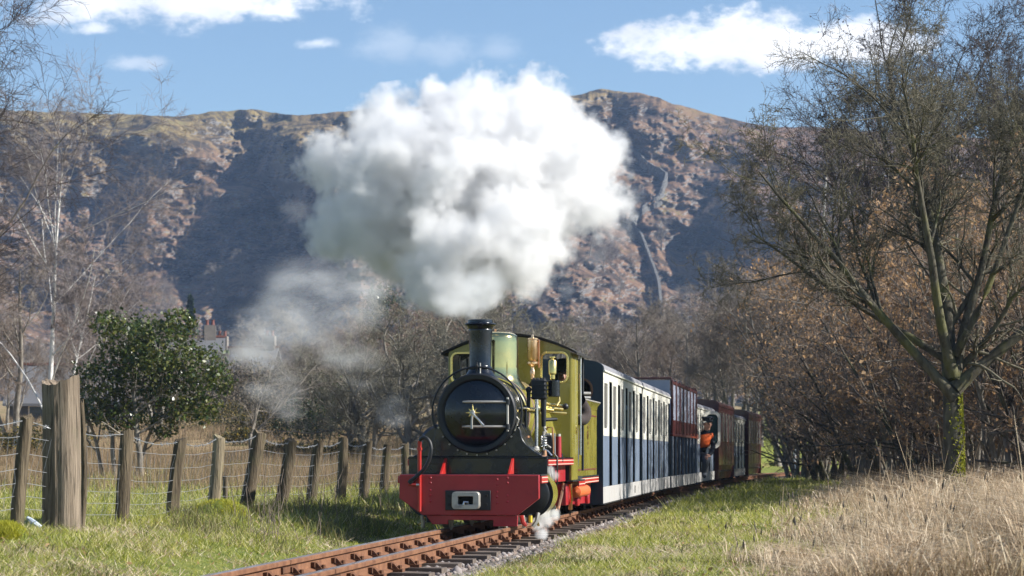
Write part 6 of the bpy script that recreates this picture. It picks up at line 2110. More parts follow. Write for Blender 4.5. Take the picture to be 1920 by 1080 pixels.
mesh_np('foliage', v, q, None, M_HOLLY, r, False)

# evergreen bushes and gorse
def bush(name, loc, seed, n, size, lobes, mat, label, cat, group=None, stem=True):
    r = empty(name, loc, 0, label, cat, group)
    rs = np.random.default_rng(seed)
    pts = crown_points(rs, n, lobes)
    pts = pts[pts[:, 2] > 0.02]
    v, q = leaf_quads(rs, pts, size, 0.0, 0.5)
    mesh_np('foliage', v, q, None, mat, r, False)
    st = []
    for l in lobes:
        st.append(((l[0] * 0.3, l[1] * 0.3, -0.1), (l[0] * 0.5, l[1] * 0.5, l[2] + 0.05), l[2] * 1.0 + 0.1, 0.02 + 0.01 * l[3], 4, 0.08, 0, 0.4))
    tk, cr, _ = tree_mesh(seed, st, [dict(n=8, t0=0.2, a=45, k=0.5, rk=0.5, s=3, rmin=0.004)], 9, (5, 3, 3))
    mesh_np('trunk', tk[0], tk[1], None, M_BARKD, r, True)
    return r


GG = 'dark gorse bushes in the pasture'
for i, (px, d, s_, lab) in enumerate([(262, 112, 2.1, 'tall dark thorn bush below the left cottage roof behind the holly'), (335, 108, 2.2, 'tall dark thorn bush below the slate roof with red chimney pots'), (400, 112, 2.3, 'tall dark thorn bush right of the holly below the cottages'), (470, 110, 2.2, 'tall dark thorn bush behind the young bare tree'), (535, 116, 2.0, 'tall dark thorn bush left of the ivy bush, below the steam')]):
    bush('thorn_bush', at(px, d), 160 + i, 2600, 0.16, [(0, 0, 0.8 * s_, 0.6 * s_), (0.55 * s_, 0.1, 0.6 * s_, 0.5 * s_), (-0.55 * s_, 0.2, 0.65 * s_, 0.55 * s_), (0.2, 0, 1.35 * s_, 0.42 * s_), (-0.3 * s_, 0, 1.2 * s_, 0.35 * s_)], M_THORN, lab, 'bush', 'dark thorn bushes below the cottages')

bush('ivy_bush', at(600, 74), 111, 5200, 0.10, [(0, 0, 1.2, 1.1), (0.8, 0.2, 1.5, 0.9), (-0.8, 0.2, 1.0, 0.9), (0.3, 0, 2.1, 0.6)], M_IVY, 'dark evergreen ivy bush behind the fence left of the scrub oaks', 'bush')
bush('ivy_tree', at(712, 105), 112, 2600, 0.12, [(0, 0, 6.9, 0.8), (0.5, 0.2, 6.3, 0.8), (-0.4, 0.2, 6.0, 0.7), (0, 0, 5.2, 0.5)], M_IVY, 'ivy clad treetop standing dark above the scrub oaks', 'tree')
for i, (px, d, s_, n, lab) in enumerate([(40, 62, 1.0, 3000, 'dark gorse bush with yellow tips behind the thick gate post'), (-60, 58, 1.0, 2200, 'dark gorse bush at the picture edge beside the left fence stakes'), (130, 72, 0.8, 2000, 'dark gorse bush just right of the gate post top'),
                                         (520, 62, 0.55, 1800, 'low dark gorse bush behind the fence below the steam wisp'), (585, 64, 0.5, 1500, 'low gorse bush right of the one below the steam wisp'), (655, 60, 0.55, 1800, 'low gorse bush with yellow tips below the scrub oaks'), (450, 78, 0.6, 1500, 'small dark gorse bush right of the holly'), (480, 82, 1.0, 2400, 'broad dark bush in the hollow beyond the young bare tree'), (560, 92, 1.3, 3000, 'large dark bush in the hollow left of the ivy bush'), (330, 98, 1.5, 3000, 'large dark bush behind the holly below the cottage roofs'), (430, 104, 1.4, 3000, 'large dark bush between holly and young bare tree')]):
    bush('gorse_bush', at(px, d), 120 + i, n, 0.075, [(0, 0, 0.45 * s_, 0.55 * s_), (0.7 * s_, 0.1, 0.4 * s_, 0.5 * s_), (-0.7 * s_, 0.2, 0.5 * s_, 0.55 * s_), (0.2, 0, 0.8 * s_, 0.4 * s_)], M_GORSE, lab, 'bush', GG)


def conifer(name, loc, seed, H, label):
    r = empty(name, loc, 0, label, 'tree')
    rs = np.random.default_rng(seed)
    mesh_np('trunk', *tubes(np.array([[(0, 0, -0.5), (0, 0, H * 0.5), (0, 0, H)]]), np.array([[H * 0.02, H * 0.014, H * 0.003]]), 6)[:2], None, M_BARKD, r, True)
    n = 2600
    z = H * (0.12 + 0.88 * rs.random(n) ** 0.8)
    rad = (H - z) * 0.26 * (0.4 + 0.6 * rs.random(n)) * (0.75 + 0.25 * np.sin(z * 9 / H * 6.28))
    a = rs.random(n) * 6.28
    pts = np.stack([rad * np.cos(a), rad * np.sin(a), z - rad * 0.3], -1)
    v, q = leaf_quads(rs, pts, H * 0.06, 1.0, 0.4)
    mesh_np('crown', v, q, None, M_CONIFER, r, False)
    return r


c1 = conifer('conifer_tree', at(357, 225), 131, 11.5, 'dark conifer standing alone above the holly at the foot of the fell')
conifer('conifer_tree', at(385, 240), 132, 8.5, 'smaller conifer beside the lone dark conifer above the cottage')

# hill-foot woodland: pale rounded bare crowns
F1 = make_tree('hillside_tree', (0, 0, 0), 141, [((0, 0, -0.4), (0, 0, 1), 7.5, 0.20, 6, 0.06, 0.01, 0.3)], [dict(n=14, t0=0.25, a=48, asd=14, k=0.55, fall=0.35, rk=0.5, s=5, w=0.14, up=0.05, tp=0.35), dict(n=9, t0=0.15, a=46, asd=15, k=0.45, fall=0.25, rk=0.5, rmin=0.03, s=3, w=0.2, up=0.03, tp=0.5), dict(n=8, t0=0.12, a=50, asd=16, k=0.5, fall=0.15, rk=0.6, rmin=0.022, s=2, w=0.22, up=0.02, tp=0.6)], M_BARKG, M_TWIGG, 'x', 'tree', None, 2, (5, 4, 3, 3))
F2 = make_tree('hillside_tree', (0, 0, 0), 142, [((0, 0, -0.4), (0, 0, 1), 6.0, 0.18, 6, 0.06, 0.01, 0.3), ((0.4, 0, -0.4), (0.3, 0.1, 1), 5.0, 0.15, 6, 0.06, 0.01, 0.3)], [dict(n=12, t0=0.25, a=50, asd=14, k=0.6, fall=0.3, rk=0.5, s=5, w=0.14, up=0.04, tp=0.35), dict(n=8, t0=0.15, a=46, asd=15, k=0.45, fall=0.25, rk=0.5, rmin=0.03, s=3, w=0.2, up=0.03, tp=0.5), dict(n=8, t0=0.12, a=50, asd=16, k=0.5, fall=0.15, rk=0.6, rmin=0.022, s=2, w=0.22, up=0.02, tp=0.6)], M_BARKG, M_TWIGB, 'x', 'tree', None, 2, (5, 4, 3, 3))
rs = np.random.default_rng(150)
spots = []
for k in range(46):
    spots.append((rs.uniform(-80, 760), rs.uniform(250, 345)))
for k in range(40):
    spots.append((rs.uniform(900, 1560), rs.uniform(230, 320)))
for k in range(14):
    px = rs.uniform(250, 620)
    spots.append((px, hill_on_ray(px, rs.uniform(545, 640))))
for px, py in ((1150, 490), (1105, 480), (1185, 500), (1080, 505), (1130, 505), (1340, 420), (1375, 415), (1300, 470), (1345, 540), (1240, 470), (1160, 560), (1015, 600), (1290, 610), (455, 530), (520, 545), (620, 530), (410, 560), (480, 560)):
    x, y, z = hill_on_ray(px, py)
    spots.append((px, (x, y, z)))
first = {}
for i, (px, y) in enumerate(spots):
    if isinstance(y, tuple):
        x, y, z = [float(q) for q in y]
        z -= 0.5
    else:
        x = px2x(px, y); z = gh(x, y)
    pr = F1 if rs.random() < 0.5 else F2
    sc = 0.62 + 0.5 * rs.random()
    sc = (sc * 1.1, sc * 1.1, sc)
    lab = 'pale rounded bare tree in the wood along the foot of the fell' if pr is F1 else 'brownish rounded bare tree in the wood along the foot of the fell'
    gr = 'pale bare trees at the foot of the fell' if pr is F1 else 'brownish bare trees at the foot of the fell'
    if pr.name not in first:
        first[pr.name] = 1
        pr.location = (x, y, z); pr.scale = sc; pr['label'] = lab; pr['group'] = gr
    else:
        copy_thing(pr, (x, y, z), rs.random() * 6.28, sc, lab, gr)

# ------------------------------------------------------------------ cottages beyond the holly
M_SLATE = paint('slate_roof', (0.12, 0.12, 0.125), 0.6, 0, 0, (0.12, 0.12, 0.12), 0.4, 2)
M_RENDER = paint('pale_render', (0.17, 0.15, 0.13), 0.85, 0, 0, (0.35, 0.31, 0.27), 0.4, 1.5)
M_RENDER2 = paint('pink_render', (0.55, 0.36, 0.30), 0.85, 0, 0, (0.35, 0.25, 0.21), 0.4, 1.5)
M_POT = paint('terracotta', (0.17, 0.06, 0.042), 0.7)
M_WIN = paint('dark_window', (0.02, 0.022, 0.026), 0.1)


def cottage(px, d, w, h, dep, label, mat, chim=(0.5,), rz=0.0, zoff=0.0):
    p = at(px, d)
    h0 = empty('cottage', (p.x, p.y, p.z + zoff), rz, label, 'house')
    MB().box(-w / 2, w / 2, 0, dep, -1, h).build('wall', mat, h0, False)
    rh = dep * 0.42
    MB().prism([(-0.3, h - 0.15), (dep / 2, h + rh), (dep + 0.3, h - 0.15), (dep + 0.3, h), (dep / 2, h + rh + 0.18), (-0.3, h)][::-1], 'x', -w / 2 - 0.25, w / 2 + 0.25).build('roof', M_SLATE, h0, False)
    MB().box(-w / 2 - 0.25, w / 2 + 0.25, dep / 2 - 0.12, dep / 2 + 0.12, h + rh + 0.15, h + rh + 0.3).build('ridge_tile', M_POT, h0, False)
    for f in chim:
        x = -w / 2 + w * f
        c = MB().box(x - 0.45, x + 0.45, dep / 2 - 0.35, dep / 2 + 0.35, h + rh - 0.6, h + rh + 1.1).build('chimney_stack', mat, h0, False)
        for q in (-0.22, 0.22):
            MB().lathe([(0.14, 0), (0.11, 0.3), (0.14, 0.42), (0.0, 0.43)], (x + q, dep / 2, h + rh + 1.1), 'z', 10).build('chimney_pot', M_POT, c)
    for k in range(max(2, int(w / 3))):
        x = -w / 2 + w * (k + 0.5) / max(2, int(w / 3))
        for z in ((0.9, 2.1), (3.1, 4.1)):
            if z[1] < h:
                f = MB().box(x - 0.5, x + 0.5, -0.05, -0.003, z[0], z[1]).build('window', M_LINE, h0, False)
                MB().box(x - 0.42, x + 0.42, -0.06, -0.051, z[0] + 0.08, z[1] - 0.08).build('pane', M_WIN, f, False)
    return h0


cottage(352, 165, 5.2, 3.6, 5.0, 'slate roofed cottage with red chimney pots peeping over the holly', M_RENDER, (0.82,), 0.12, 0.2)
cottage(452, 170, 4.6, 3.0, 4.6, 'low cottage with tall red chimney right of the holly, half hidden by steam', M_RENDER, (0.05, 0.9), -0.1, 0.2)
cottage(300, 172, 6.0, 3.2, 5.0, 'pale cottage roof behind the left side of the holly crown', M_RENDER, (0.15,), 0.05, 0.2)
cottage(125, 120, 6.5, 2.2, 5.0, 'long low dark roofed barn behind the silver birch stem', paint('dark_stone', (0.09, 0.085, 0.08), 0.9), (), 0.1, -1.1)
# ------------------------------------------------------------------ grass, straw, rushes
M_GRASS = leafy('meadow_grass', [(0.09, 0.125, 0.018), (0.30, 0.335, 0.05), (0.50, 0.46, 0.10), (0.16, 0.20, 0.028), (0.40, 0.40, 0.065), (0.80, 0.70, 0.42), (0.22, 0.28, 0.04), (0.46, 0.42, 0.09)], 0.5, 0.55, 0.4)
M_STRAW = leafy('dry_straw', [(0.60, 0.47, 0.32), (0.85, 0.74, 0.56), (0.42, 0.29, 0.18), (0.70, 0.56, 0.39), (0.22, 0.15, 0.085), (0.62, 0.50, 0.34)], 0.4, 0.6, 0.35)
M_RUSH = leafy('rushes', [(0.25, 0.17, 0.10), (0.36, 0.26, 0.16), (0.19, 0.13, 0.075), (0.30, 0.22, 0.13), (0.14, 0.14, 0.06)], 0.3, 0.7)
M_BRAMBLE = leafy('bramble_stems', [(0.34, 0.23, 0.14), (0.46, 0.34, 0.21), (0.20, 0.13, 0.08), (0.38, 0.26, 0.16)], 0.35, 0.7)
M_WEED = leafy('bank_weeds', [(0.10, 0.125, 0.03), (0.16, 0.165, 0.05), (0.24, 0.19, 0.10), (0.075, 0.095, 0.025)], 0.35, 0.65)
M_MOSS = leafy('bright_moss', [(0.34, 0.34, 0.03), (0.46, 0.44, 0.04), (0.27, 0.28, 0.03), (0.52, 0.48, 0.09)], 0.3, 0.8)


def blades(rs, X, Y, Z, h, w, lean, bend, segs=1):
    """tapered blades: segs=1 one triangle, segs=2 a quad and a triangle"""
    N = len(X)
    a = rs.random(N) * 2 * math.pi
    l = lean * (0.3 + rs.random(N))
    dx, dy = np.cos(a) * l, np.sin(a) * l
    f = rs.random(N) * 2 * math.pi
    wx, wy = np.cos(f) * w * 0.5, np.sin(f) * w * 0.5
    base = np.stack([X, Y, Z], -1)
    wv = np.stack([wx, wy, np.zeros(N)], -1)
    if segs == 1:
        tip = base + np.stack([dx * h, dy * h, h], -1)
        V = np.stack([base - wv, base + wv, tip], 1).reshape(-1, 3)
        T = np.arange(N)[:, None] * 3 + np.array([0, 1, 2])
        return V, None, T
    mid = base + np.stack([dx * h * 0.4, dy * h * 0.4, h * 0.6], -1)
    tip = base + np.stack([dx * h * (1 + bend), dy * h * (1 + bend), h * (1 - 0.25 * bend)], -1)
    V = np.stack([base - wv, base + wv, mid + wv * 0.75, mid - wv * 0.75, tip], 1).reshape(-1, 3)
    i = np.arange(N)[:, None] * 5
    return V, i + np.array([0, 1, 2, 3]), i + np.array([3, 2, 4])


def lateral(x, y):
    return x - track_x(y)


def scatter(rs, n, d0, d1, power, u0, u1):
    """points spread over the ground between two sight columns, denser near the camera"""
    f = rs.random(n)
    d = (d0 ** (1 - power) + f * (d1 ** (1 - power) - d0 ** (1 - power))) ** (1 / (1 - power))
    u = u0 + rs.random(n) * (u1 - u0)
    return u * d, d


rs = np.random.default_rng(201)
# short meadow grass on both sides
x, y = scatter(rs, 480000, 9.0, 62, 1.35, -0.30, 0.30)
t_ = lateral(x, y)
dens = fbm(x * 1.3, y * 1.3, 4)
edge = fbm(x * 3 + 7, y * 3, 3)
keepL = (t_ < -0.62 - 0.35 * edge) & (t_ > -14)
keepR = (t_ > 0.66 + 0.3 * edge) & (t_ < 6.5)
k = (keepL | keepR) & (rs.random(len(x)) < 0.35 + dens)
x, y, t_ = x[k], y[k], t_[k]
z = ground_h(x, y) - 0.004
tuft = fbm(x * 2.2 + 11, y * 2.2 + 3, 3)
hh = (0.014 + 0.042 * rs.random(len(x)) ** 1.6) * (0.55 + 1.3 * sstep(0.40, 0.72, tuft)) * np.where(t_ < -1.2, 1.25, 1.0) * np.clip(y / 16, 0.85, 1.8)
V, Q, T = blades(rs, x, y, z, hh, 0.0075 * np.clip(y / 13, 1, 3.0), 1.25, 0.5, 1)
go = mesh_np('grass', V, Q, T, M_GRASS, None, False)
tag(go, 'short sunlit green grass with straw coloured blades on both sides of the track', 'grass', None, 'stuff')

# flattened dead grass in patches among the green
x, y = scatter(rs, 120000, 9.0, 40, 1.35, -0.30, 0.30)
t_ = lateral(x, y)
pn = fbm(x * 1.7 + 21, y * 1.7 + 8, 4)
k = ((t_ < -0.6) | (t_ > 0.75)) & (t_ > -9) & (t_ < 8) & (rs.random(len(x)) < 0.08 + sstep(0.50, 0.66, pn)); x, y = x[k], y[k]
V, Q, T = blades(rs, x, y, ground_h(x, y), 0.015 + 0.045 * rs.random(len(x)), 0.0075 * np.clip(y / 13, 1, 3), 2.2, 0.5, 1)
tag(mesh_np('dead_grass', V, Q, T, M_STRAW, None, False), 'flattened straw coloured dead grass lying in patches among the green', 'dead grass', None, 'stuff')

# bank vegetation between train and fence: taller, coarser
x, y = scatter(rs, 90000, 13, 46, 1.1, -0.16, 0.06)
t_ = lateral(x, y)
n1 = fbm(x * 1.1 + 5, y * 1.1, 4)
k = (t_ < -0.95) & (t_ > -3.3) & (rs.random(len(x)) < sstep(0.44, 0.62, n1) * sstep(13.5, 18.5, y))
x, y = x[k], y[k]
V, Q, T = blades(rs, x, y, ground_h(x, y) - 0.01, 0.06 + 0.16 * rs.random(len(x)) ** 1.5, 0.005 * np.clip(y / 16, 1, 2.5), 0.55, 0.7, 2)
wo = mesh_np('bank_weeds', V, Q, T, M_WEED, None, False)
tag(wo, 'coarse tufted weeds on the shaded bank between train and fence', 'weeds', None, 'stuff')

# tall dry grass on the right
def straw(rs, n, d0, d1, tmin, tmax, hmin, hmax, u1=0.33):
    x, y = scatter(rs, n, d0, d1, 1.15, 0.02, u1)
    t_ = lateral(x, y)
    e = fbm(x * 1.5, y * 1.5 + 40, 4)
    clump = fbm(x * 1.9 + 60, y * 1.9, 3)
    k = (t_ > tmin + (e - 0.5) * 1.6) & (t_ < tmax) & (rs.random(n) < 0.05 + 1.3 * sstep(0.40, 0.62, clump))
    x, y, t_, clump = x[k], y[k], t_[k], clump[k]
    edge = sstep(tmin - 0.3, tmin + 1.3, t_)
    h = (hmin + (hmax - hmin) * rs.random(len(x)) ** 1.6) * (0.45 + 0.55 * edge) * (0.45 + 1.15 * sstep(0.38, 0.68, clump))
    return x, y, h


x, y, h = straw(rs, 120000, 9.3, 34, 2.75, 16, 0.09, 0.38)
V, Q, T = blades(rs, x, y, ground_h(x, y) - 0.01, h, 0.0075 * np.clip(y / 14, 1, 2.2), 0.95, 1.0, 2)
so_ = mesh_np('dry_grass', V, Q, T, M_STRAW, None, False)
tag(so_, 'tall pale dry grass covering the bank on the right', 'dry grass', None, 'stuff')
# seed stalks standing above
x, y, h = straw(rs, 700, 10, 30, 2.5, 12, 0.25, 0.55)
N = len(x)
a = rs.random(N) * 6.28; l = 0.12 + 0.25 * rs.random(N)
zb = ground_h(x, y)
P = np.stack([np.stack([x + np.cos(a) * l * h * f ** 1.6, y + np.sin(a) * l * h * f ** 1.6, zb + h * f], -1) for f in (0, 0.35, 0.7, 1.0)], 1)
Rr = np.repeat(np.array([[0.0019, 0.0017, 0.0014, 0.0010]]), N, 0)
v1, q1 = tubes(P, Rr, 3)
Ph = np.stack([P[:, -1], P[:, -1] + np.stack([np.cos(a) * .004, np.sin(a) * .004, np.full(N, .018)], -1), P[:, -1] + np.stack([np.cos(a) * .01, np.sin(a) * .01, np.full(N, .045)], -1)], 1)
Rh = np.repeat(np.array([[0.0015, 0.0045, 0.001]]), N, 0) * (0.5 + rs.random(N))[:, None]
v2, q2 = tubes(Ph, Rh, 4)
st1 = mesh_np('seed_stalks', v1, q1, None, M_STRAW, None, False)
tag(st1, 'thin dry seed stalks standing above the pale grass on the right', 'stalks', None, 'stuff')
sh = mesh_np('seed_head', v2, q2, None, M_BARKD, st1, False)
tag(sh, kind='stuff')
# dark dead stalks on the left bank
x, y = scatter(rs, 520, 15, 34, 1.1, -0.13, -0.02)
t_ = lateral(x, y); k = (t_ < -1.1) & (t_ > -2.6); x, y = x[k], y[k]
N = len(x); h = 0.15 + 0.3 * rs.random(N) ** 1.5; a = rs.random(N) * 6.28; l = 0.15 + 0.4 * rs.random(N); zb = ground_h(x, y)
P = np.stack([np.stack([x + np.cos(a) * l * h * f ** 1.6, y + np.sin(a) * l * h * f ** 1.6, zb + h * f], -1) for f in (0, 0.35, 0.7, 1.0)], 1)
v1, q1 = tubes(P, np.repeat(np.array([[0.003, 0.0026, 0.0022, 0.0014]]), N, 0), 3)
tag(mesh_np('dead_stalks', v1, q1, None, M_TWIGB, None, False), 'thin dark dead stalks on the bank between fence and train', 'stalks', None, 'stuff')

# russet clumps and darker tufts among the pale grass
x, y, h = straw(rs, 70000, 9.5, 32, 3.0, 16, 0.10, 0.34)
cn = fbm(x * 1.2 + 80, y * 1.2 + 11, 4)
k = cn > 0.53; x, y, h = x[k], y[k], h[k]
V, Q, T = blades(rs, x, y, ground_h(x, y) - 0.01, h * 1.1, 0.006 * np.clip(y / 14, 1, 2.2), 1.0, 1.0, 2)
tag(mesh_np('dead_bracken', V, Q, T, M_BRAMBLE, None, False), 'russet clumps of dead bracken among the pale grass on the right', 'bracken', None, 'stuff')
# dark weed tufts in the verge
x, y = scatter(rs, 60000, 10, 40, 1.3, -0.26, 0.14)
t_ = lateral(x, y)
cn = fbm(x * 2.6 + 33, y * 2.6 + 70, 3)
k = ((t_ > 0.8) & (t_ < 3) | (t_ < -0.9) & (t_ > -6)) & (cn > 0.655); x, y = x[k], y[k]
V, Q, T = blades(rs, x, y, ground_h(x, y) - 0.005, 0.03 + 0.06 * rs.random(len(x)), 0.007 * np.clip(y / 13, 1, 2.5), 0.9, 0.8, 2)
tag(mesh_np('weed_tufts', V, Q, T, M_WEED, None, False), 'small dark weed tufts dotted over the green verge', 'weeds', None, 'stuff')
# fallen leaves
x, y = scatter(rs, 1300, 9.5, 32, 1.4, -0.26, 0.16)
t_ = lateral(x, y); k = np.abs(t_) > 0.5; x, y = x[k], y[k]
V, Q = leaf_quads(rs, np.stack([x, y, ground_h(x, y) + 0.012], -1), 0.034, 0.0, 0.6)
tag(mesh_np('fallen_leaves', V, Q, None, M_LEAFD, None, False), 'brown fallen leaves scattered over the grass and ballast edge', 'leaves', None, 'stuff')

# brambles and rough growth at the thicket foot
x, y = scatter(rs, 80000, 24, 75, 1.1, 0.10, 0.27)
t_ = lateral(x, y)
e = fbm(x * 0.7, y * 0.7 + 4, 4)
k = (t_ > 3.0 + 1.2 * e) & (rs.random(len(x)) < 0.2 + e); x, y = x[k], y[k]
V, Q, T = blades(rs, x, y, ground_h(x, y) - 0.02, 0.18 + 0.55 * e[k] * rs.random(len(x)) ** 1.3, 0.010 * np.clip(y / 30, 1, 2), 0.8, 0.9, 2)
tag(mesh_np('undergrowth', V, Q, T, M_BRAMBLE, None, False), 'brown undergrowth of dead stems along the foot of the thicket', 'undergrowth', None, 'stuff')

# rushes in the left pasture
x, y = scatter(rs, 150000, 33, 120, 1.25, -0.31, 0.02)
t_ = lateral(x, y)
n1 = fbm(x * 0.22 + 9, y * 0.11, 4)
k = (t_ < -4.5) & (rs.random(len(x)) < sstep(0.36, 0.56, n1) * sstep(36, 46, y + 9 * (n1 - .5)) + 0.03); x, y = x[k], y[k]
V, Q, T = blades(rs, x, y, ground_h(x, y) - 0.02, 0.18 + 0.42 * rs.random(len(x)) ** 1.3, 0.010 * np.clip(y / 40, 1, 3), 0.3, 0.6, 1)
tag(mesh_np('rushes', V, Q, T, M_RUSH, None, False), 'brown rushes and dead grass across the pasture behind the fence', 'rushes', None, 'stuff')


# mossy mounds at the fence foot
def mound(px, py, d, rx, ry, rz_, seed, label, mat=None):
    p = Vector((px2x(px, d), d, gh(px2x(px, d), d) - 0.02))
    r = empty('moss_mound', p, 0, label, 'moss mound', 'mossy mounds at the fence foot')
    rs = np.random.default_rng(seed)
    n, m = 22, 8
    vs, fs = [(0, 0, rz_)], []
    for i in range(1, m + 1):
        for k in range(n):
            a = 2 * math.pi * k / n; th = math.pi / 2 * i / m
            j = 1 + 0.16 * math.sin(3 * a + seed) + 0.1 * (rs.random() - .5)
            vs.append((rx * j * math.sin(th) * math.cos(a), ry * j * math.sin(th) * math.sin(a), rz_ * math.cos(th) * (1 + 0.15 * (rs.random() - .5)) - (0.03 if i == m else 0)))
    for k in range(n):
        fs.append((0, 1 + k, 1 + (k + 1) % n))
    for i in range(m - 1):
        for k in range(n):
            fs.append((1 + i * n + k, 1 + (i + 1) * n + k, 1 + (i + 1) * n + (k + 1) % n, 1 + i * n + (k + 1) % n))
    MB().add(vs, fs).build('hummock', MAT_GROUND, r, True, 80)
    N = 5000
    a = rs.random(N) * 6.28; th = np.arccos(1 - rs.random(N)) 
    X = rx * np.sin(th) * np.cos(a); Y = ry * np.sin(th) * np.sin(a); Z = rz_ * np.cos(th) * 0.95
    V, Q, T = blades(rs, X, Y, Z, 0.012 + 0.028 * rs.random(N), 0.006, 0.9, 0.6, 1)
    mesh_np('moss', V, Q, T, M_MOSS, r, False)


mound(412, 955, 18.6, 0.26, 0.22, 0.17, 1, 'bright yellow green moss mound at the foot of the leaning pale fence post')
mound(10, 1000, 13.4, 0.13, 0.13, 0.11, 2, 'small yellow moss mound at the picture edge left of the gate post')
mound(520, 962, 20.6, 0.14, 0.12, 0.10, 3, 'low mossy mound between the leaning fence posts')
# dark molehills in the meadow
for i, (px, d, lab) in enumerate([(280, 21, 'dark molehill behind the fence right of the gate post'), (335, 22, 'dark molehill behind the fence near the straight stake'), (575, 30, 'small dark molehill behind the leaning posts'), (20, 19, 'dark molehill by the picture edge behind the fence')]):
    p = at(px, d)
    rs_ = np.random.default_rng(300 + i)
    mb = MB()
    for k in range(26):
        a = rs_.random() * 6.28; rr = 0.16 * rs_.random()
        mb.sphere((rr * math.cos(a) * 1.4, rr * math.sin(a), 0.035 * (1 - rr / 0.16)), 0.03 + 0.02 * rs_.random(), (1.2, 1, 0.7), 7, 5)
    o = mb.build('molehill', paint('bare_soil', (0.05, 0.035, 0.025), 0.95, 0, 0, (0.09, 0.065, 0.045), 0.6, 20), None, False)
    o.location = p
    tag(o, lab, 'molehill', 'molehills in the meadow')

# ------------------------------------------------------------------ steam
def steam_material(name, density, colour, spheres=None, nscale=1.6, thresh=(0.0, 0.35), detail=5, amp=0.9, step=0.5, aniso=0.1, nscale2=None, wispy=False):
    """scattering volume; density falls off through noise towards the edge of a set of lobes (object coordinates)"""
    t = NT(name)
    pv = t.new('ShaderNodeVolumePrincipled')
    pv.inputs['Color'].default_value = (*colour, 1)
    pv.inputs['Anisotropy'].default_value = aniso
    if spheres is None:
        pv.inputs['Density'].default_value = density
    else:
        tcn = t.new('ShaderNodeTexCoord')
        P = tcn.outputs['Object']
        best = None
        for (cx, cy, cz, r) in spheres:
            dn = t.new('ShaderNodeVectorMath', op='DISTANCE')
            t.l.new(P, dn.inputs[0]); dn.inputs[1].default_value = (cx, cy, cz)
            f = t.math('SUBTRACT', 1.0, t.math('DIVIDE', dn.outputs['Value'], r))
            if best is None:
                best = f
            else:
                n = t.new('ShaderNodeMath', op='SMOOTH_MAX')
                t.l.new(best, n.inputs[0]); t.l.new(f, n.inputs[1]); n.inputs[2].default_value = 0.12
                best = n.outputs[0]
        n1 = t.noise(P, nscale, detail, 0.6)
        if wispy:
            # torn veil: ridges of noise inside a soft envelope
            mp = t.new('ShaderNodeMapping'); mp.inputs['Rotation'].default_value = (0, R(38), 0); mp.inputs['Scale'].default_value = (0.55, 1.0, 1.35)
            t.l.new(P, mp.inputs[0])
            n1 = t.noise(mp.outputs[0], nscale, detail, 0.62)
            env = t.ramp(best, 0.0, 0.55)
            w = t.ramp(t.math('ADD', n1, t.math('MULTIPLY', env, 0.10)), thresh[0], thresh[1], smooth=False)
            dd = t.math('MULTIPLY', t.math('MULTIPLY', t.math('POWER', w, 1.6), env), density)
        else:
            v = t.math('ADD', best, t.math('MULTIPLY', t.math('SUBTRACT', n1, 0.5), amp))
            if nscale2:
                # billows: rounded puffs with soft creases
                n2 = t.noise(P, nscale2, 4, 0.6)
                bl = t.math('ABSOLUTE', t.math('SUBTRACT', n2, 0.5))
                v = t.math('ADD', v, t.math('MULTIPLY', t.math('SUBTRACT', bl, 0.09), 1.7))
            w = t.ramp(v, thresh[0], thresh[1], smooth=False)
            dd = t.math('MULTIPLY', t.math('POWER', w, 1.4), density)
        t.l.new(dd, pv.inputs['Density'])
    t.l.new(pv.outputs[0], t.out.inputs['Volume'])
    try:
        t.m.cycles.volume_step_rate = step
        t.m.cycles.homogeneous_volume = spheres is None
        t.m.cycles.volume_sampling = 'MULTIPLE_IMPORTANCE'
    except Exception:
        pass
    return t.m


def lobe_hull(name, spheres, grow, mat, voxel=0.12, noise=0.0, nsc=1.0, seed=0, detail=0.0):
    """closed surface round a set of lobes: voxel remesh of spheres, roughened"""
    mb = MB()
    for (cx, cy, cz, r) in spheres:
        mb.sphere((cx, cy, cz), r * grow, (1, 1, 1), 20, 12)
    me = mb.mesh(name, None, False)
    o = bpy.data.objects.new(name, me); COL.objects.link(o)
    m = o.modifiers.new('r', 'REMESH'); m.mode = 'VOXEL'; m.voxel_size = voxel
    dg = bpy.context.evaluated_depsgraph_get()
    me2 = bpy.data.meshes.new_from_object(o.evaluated_get(dg))
    bpy.data.objects.remove(o)
    me2.name = name
    if noise:
        n = len(me2.vertices)
        co = np.zeros(n * 3, np.float32); me2.vertices.foreach_get('co', co); co = co.reshape(-1, 3).astype(np.float64)
        no = np.zeros(n * 3, np.float32); me2.vertex_normals.foreach_get('vector', no); no = no.reshape(-1, 3)
        a = co * nsc + seed
        w = 0
        for k, (f, g) in enumerate(((1, 1.0), (2.1, 0.55), (4.3, 0.30), (8.7, 0.16))):
            q = a * f
            s1 = vnoise(q[:, 0] + 0.7 * q[:, 1], q[:, 2] - 0.4 * q[:, 1] + 31 * k)
            s2 = vnoise(q[:, 1] + 11 + 0.3 * q[:, 0], q[:, 2] + 0.8 * q[:, 0] + 17 * k)
            w = w + g * (1 - 2 * np.abs(0.5 - (s1 + s2) * 0.5) - 0.72)
        co = co + no * (w * noise)[:, None]
        me2.vertices.foreach_set('co', co.astype(np.float32).ravel()); me2.update()
    me2.materials.clear(); me2.materials.append(mat)
    return link_mesh(name, me2, None, None)


# cloud lobes in photo columns: (px, py, depth, radius px)
SD = 22.5
def lobe(px, py, d, rpx):
    return (px2x(px, d), d, py2z(py, d), rpx / FPX * d)


